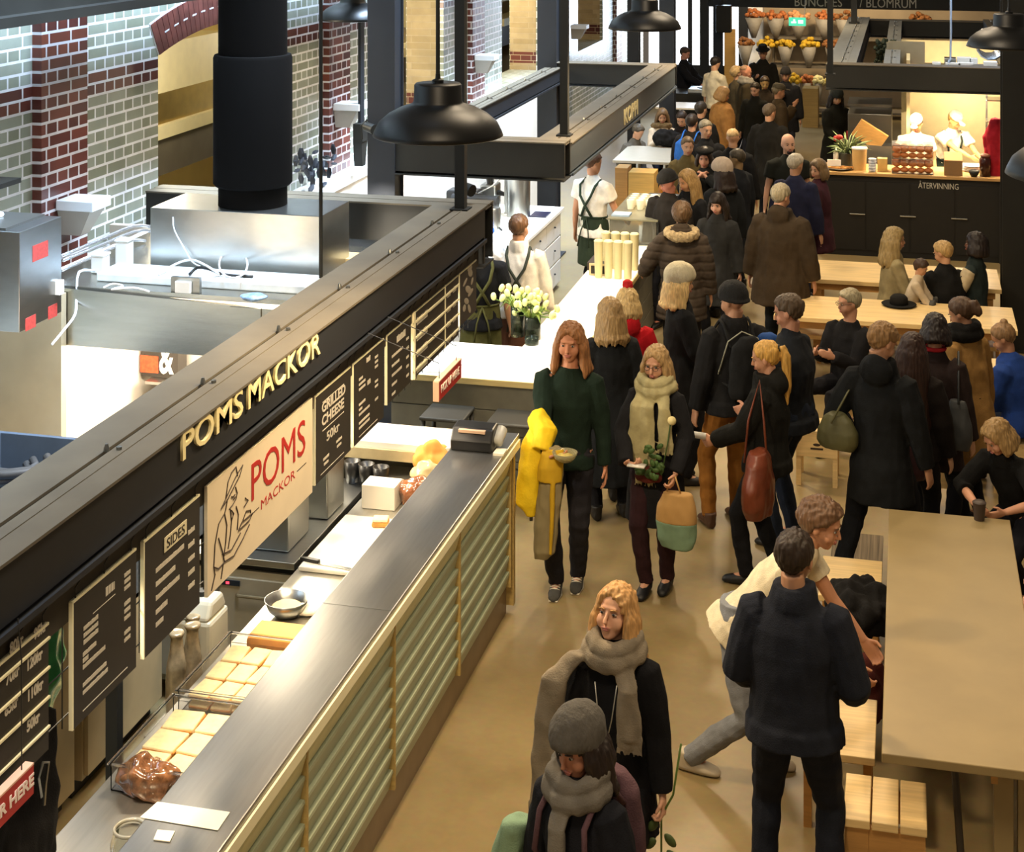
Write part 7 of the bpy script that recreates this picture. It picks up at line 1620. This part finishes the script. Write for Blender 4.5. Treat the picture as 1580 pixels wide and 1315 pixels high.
CR = [
 ('brunettefringe', 'woman with a dark fringe in a charcoal coat facing the camera', 1107, 299, 1.62, 190, dict(fem=True, top=('#2a2b2c', 'knee', .035), hair=('longf', '#241b16', .16), look=(5, 14, 0), skin='#d0a088')),
 ('blackbeanieman', 'man in a black beanie leaning forward at the cake case', 1030, 264, 1.74, 200, dict(top=('#24211f', 'hip', .035), hair=('short', '#3a2a20', .1), hat=('beanie', '#171614', .14), look=(40, 30, 0), skin='#b97a66')),
 ('honeyblonde', 'honey blonde woman in a dark coat behind the man in the black beanie', 1060, 263, 1.73, 200, dict(fem=True, top=('#1b1c1f', 'thigh', .03), hair=('long', '#a08050', .3), look=(25, 18, 0), skin='#d09a70')),
 ('palebeanie', 'person in a pale pinkish beanie with a dark coat in the queue', 1114, 250, 1.75, -40, dict(fem=True, top=('#1c1f22', 'knee', .04), hair=('long', '#2a1f1a', .2), hat=('beanie', '#b3a291', .34), look=(-20, 10, 0), eyes=False)),
 ('shadedman', 'short haired man in a dark jacket behind the pale beanie', 1137, 231, 1.70, -60, dict(top=('#1c1f24', 'knee', .035), hair=('short', '#3f372a', .1), look=(-20, 14, 0), skin='#8f7450')),
 ('beretwoman', 'person in a black beret warming both hands at the mouth', 1087, 229, 1.73, 180, dict(fem=True, top=('#191a1b', 'hip', .03), hair=('bob', '#2a201a', .1), hat=('beret', '#161616'), look=(0, 10, 0), lh=(-.05, .18, 1.42), rh=(.05, .18, 1.42), skin='#c08e76', le=(-1, -.2, -.6), re=(1, -.2, -.6))),
 ('olivecollar', 'brown haired man with an olive collar looking at the camera', 1061, 212, 1.70, 175, dict(top=('#5a4c2c', 'hip', .035), hair=('short', '#5f4c34', .1), look=(-10, 8, 0), skin='#c79a7c')),
 ('greyquiff', 'grey haired man in a dark coat looking right in the queue', 1089, 186, 1.78, 165, dict(top=('#1a1b1e', 'thigh', .03), hair=('short', '#77705f', .1), look=(-20, 10, 0), skin='#c79a7c')),
 ('baldback', 'bald man in a dark coat seen from behind in the queue', 1131, 198, 1.78, 5, dict(top=('#17181b', 'knee', .04), hair=('bald', '#b59a70', .1), eyes=False, skin='#cfa080', bulk=1.1)),
 ('bluepack', 'dark haired person with a bright blue backpack in the queue', 1068, 176, 1.72, 20, dict(top=('#1d1a18', 'hip', .04), hair=('short', '#2a2018', .1), eyes=False, bulk=1.1)),
 ('darkback', 'dark haired person with a black jacket and long back near the fur coat', 1082, 157, 1.74, 30, dict(top=('#181716', 'thigh', .04), hair=('short', '#2f2820', .1), eyes=False, bulk=1.1)),
 ('furcoat', 'person in a light brown fur coat standing in the crowd', 1116, 135, 1.72, 60, dict(fem=True, top=('#9c6e3a', 'knee', .07), hair=('bob', '#9a7444', .12), look=(20, 20, 0), bulk=1.25, skin='#c08a60')),
 ('blackback', 'broad person with grey-brown hair and a black coat in the far queue', 1188, 161, 1.78, 15, dict(top=('#191816', 'knee', .045), hair=('short', '#5a4c3c', .1), look=(30, 10, 0), eyes=False, bulk=1.2)),
 ('greycap', 'man in an olive cap and coat eating while facing right', 1202, 130, 1.76, 70, dict(top=('#3f3220', 'thigh', .045), hair=('short', '#6f624a', .1), hat=('cap', '#4c4434'), lh=(-.05, .26, 1.38), look=(5, 10, 0), skin='#c08a68')),
 ('knithat', 'person in a dark knit hat and black coat eating at the flower shop', 1212, 105, 1.74, 190, dict(top=('#161618', 'thigh', .04), hair=('short', '#2a2018', .1), hat=('beanie', '#1a1715', .12), rh=(.05, .24, 1.38), look=(0, 16, 0), skin='#b98a6c')),
 ('blackhatman', 'man in a black brimmed hat and dark leather coat before the bouquets', 1177, 72, 1.84, 180, dict(top=('#1a1814', 'thigh', .035), hair=('short', '#2a2018', .1), hat=('hat', '#15130f'), look=(0, 14, 0), skin='#a97a5c', rh=(.1, .28, 1.2))),
 ('baldman', 'bald man in an olive jacket with a grey scarf facing right', 1151, 101, 1.80, 75, dict(top=('#3c3322', 'thigh', .04), hair=('bald', '#8a6a50', .1), scarf=('#8a8478', [(.0, .4, .05)]), look=(5, 10, 0), skin='#c08468')),
 ('greyhairback', 'light haired person with a grey-brown coat beside the bald man', 1137, 103, 1.70, 60, dict(fem=True, top=('#4a4232', 'hip', .035), hair=('curly', '#b09468', .1), eyes=False)),
 ('whiteshirt', 'dark haired man in a plain white top near the record player', 1104, 88, 1.80, 40, dict(tshirt='t_shirt', top=('#d9d0b8', 'hip', .02), sleeve='rolled', legs='#26262a', hair=('short', '#1d1612', .1), look=(10, 22, 0), eyes=False, rh=(.1, .35, 1.05))),
 ('musicman', 'dark clothed man with receding hair playing records by the window', 1057, 73, 1.78, 105, dict(top=('#15161b', 'hip', .03), hair=('short', '#3a2c24', .1), look=(0, 24, 0), lh=(-.1, .4, 1.05), rh=(.1, .4, 1.05), skin='#c79080')),
 ('flowerlady', 'person in a long black coat and hood with a red gift before the kitchen plant', 1291, 138, 1.74, 140, dict(fem=True, top=('#17160f', 'calf', .045), hair=('bob', '#1c1815', .2), hat=('beanie', '#1c201c', .2), look=(20, 26, 0), rh=(.12, .28, 1.0), bulk=1.1)),
 ('seatfur', 'person with a brown fur collar sitting at the white table, hand near face', 1022, 168, 1.70, 160, dict(fem=True, z_hip=.60, top=('#d3c3ac', 'hip', .02), hair=('long', '#6b5236', .3), fur='#6f5a3a', look=(10, 22, 0), lh=(-.1, .25, 1.02), rh=(.12, .3, .95), lf=(-.1, .4, .085), rf=(.1, .4, .085))),
 ('seatdark', 'dark haired person in a black jumper at the white table', 1052, 172, 1.72, 170, dict(z_hip=.62, top=('#1a1412', 'hip', .04), hair=('short', '#2a1d16', .1), look=(20, 30, 0), lf=(-.1, .4, .085), rf=(.1, .4, .085), bulk=1.1)),
 ('greycoat', 'person in a mottled grey coat bent over the left end of the white table', 985, 192, 1.70, 120, dict(z_hip=.47, lean=(20, 0), top=('#5a554c', 'hip', .03), hair=('short', '#4a4236', .1), look=(0, 30, 0), lf=(-.1, .4, .085), rf=(.1, .4, .085), eyes=False)),
 ('tallblack', 'person in black with grey-brown hair standing at the rear of the queue', 1165, 128, 1.64, 200, dict(top=('#16150f', 'knee', .035), hair=('short', '#2f2618', .1), look=(0, 20, 0))),
 ('farbrown', 'dark coated person with short hair left of the olive cap', 1180, 118, 1.66, 170, dict(top=('#2b2218', 'thigh', .035), hair=('short', '#3a2c1c', .1), look=(0, 20, 0), skin='#c09a60')),
]
for key, label, px, py, h, a, kw in CR:
    person(key, label, px, py, h, a, **kw)
r = PEOPLE['bluepack']; backpack(r, cloth('#2f66b8'), 'bright blue backpack worn in the middle of the queue')
r = PEOPLE['flowerlady']; worn(r, 'red_gift', MB().box((-.12, .26, .98), (.0, .36, 1.12)), cloth('#b83a34'), 'red gift held by the person in the long black coat', 'gift')
r = PEOPLE['seatfur']; p = r['M'] @ V(0, .42, .9)
bag('black_handbag', (W(1035, 210, 1.0).x, W(1035, 222, .95).y, 1.04), (.24, .12, .14), cloth('#1b1a1a'), 'black handbag standing on the white table', 'bag', 30, amp=.03)
# ---- staff
r = person('barista', 'barista in a white shirt and brown apron with crossed straps seen from behind', 801, 332, 1.80, -5, look=(25, 8, 0), tshirt='shirt', top=('#e4ddd0', 'hip', .018), legs='#3b4a3c', hair=('short', '#5c4028', .1), apron='#5a3b2c', skin='#b98a6c', eyes=False, lh=(-.25, .14, .88), rh=(.27, .10, .86), vox=.010, bulk=1.08, collar='high')
# recolour the straps
for c_ in r['o'].children:
    if c_.name.startswith('apron_straps'): c_.data.materials.clear(); c_.data.materials.append(cloth('#3c4036'))
person('barista2', 'barista in a white shirt with dark cross straps behind the glass case', 916, 236, 1.82, 25, look=(30, 10, 0), tshirt='shirt', top=('#e8e1d3', 'hip', .018), sleeve='short', legs='#18191d', hair=('short', '#5a3c28', .1), apron='#2f3a2c', skin='#c08a68', eyes=False, rh=(.24, .30, 1.0))
person('helper', 'helper in a black T-shirt and green apron half hidden by the far beam end', 742, 352, 1.74, -20, tshirt='t_shirt', top=('#17181a', 'hip', .018), sleeve='short', legs='#4a3226', hair=('short', '#2a2018', .1), apron='#4a4a28', eyes=False, skin='#b98a6c')
person('cook', 'cook in white with a dark strap bending behind the bun crates', 1414, 157, 1.76, 175, at=(WXY(1412, 22.9), 22.9), look=(20, 34, 0), lean=(16, 0), tshirt='shirt', top=('#efe6d0', 'hip', .02), sleeve='short', legs='#2a2a28', hair=('short', '#4a3a24', .1), hat=('cap', '#e6dcc0'), skin='#c79a70')
person('cook2', 'cook in white leaning over the bright worktop with both arms out', 1462, 150, 1.80, 160, at=(WXY(1462, 23.3), 23.3), look=(-25, 36, 0), lean=(22, 0), tshirt='shirt', top=('#efe6d0', 'hip', .02), sleeve='short', legs='#26302c', hair=('short', '#a98a50', .1), hat=('cap', '#e6dcc0'), skin='#d0a070', rh=(-.1, .60, 1.12), lh=(-.25, .58, 1.1), apron='#26302c')
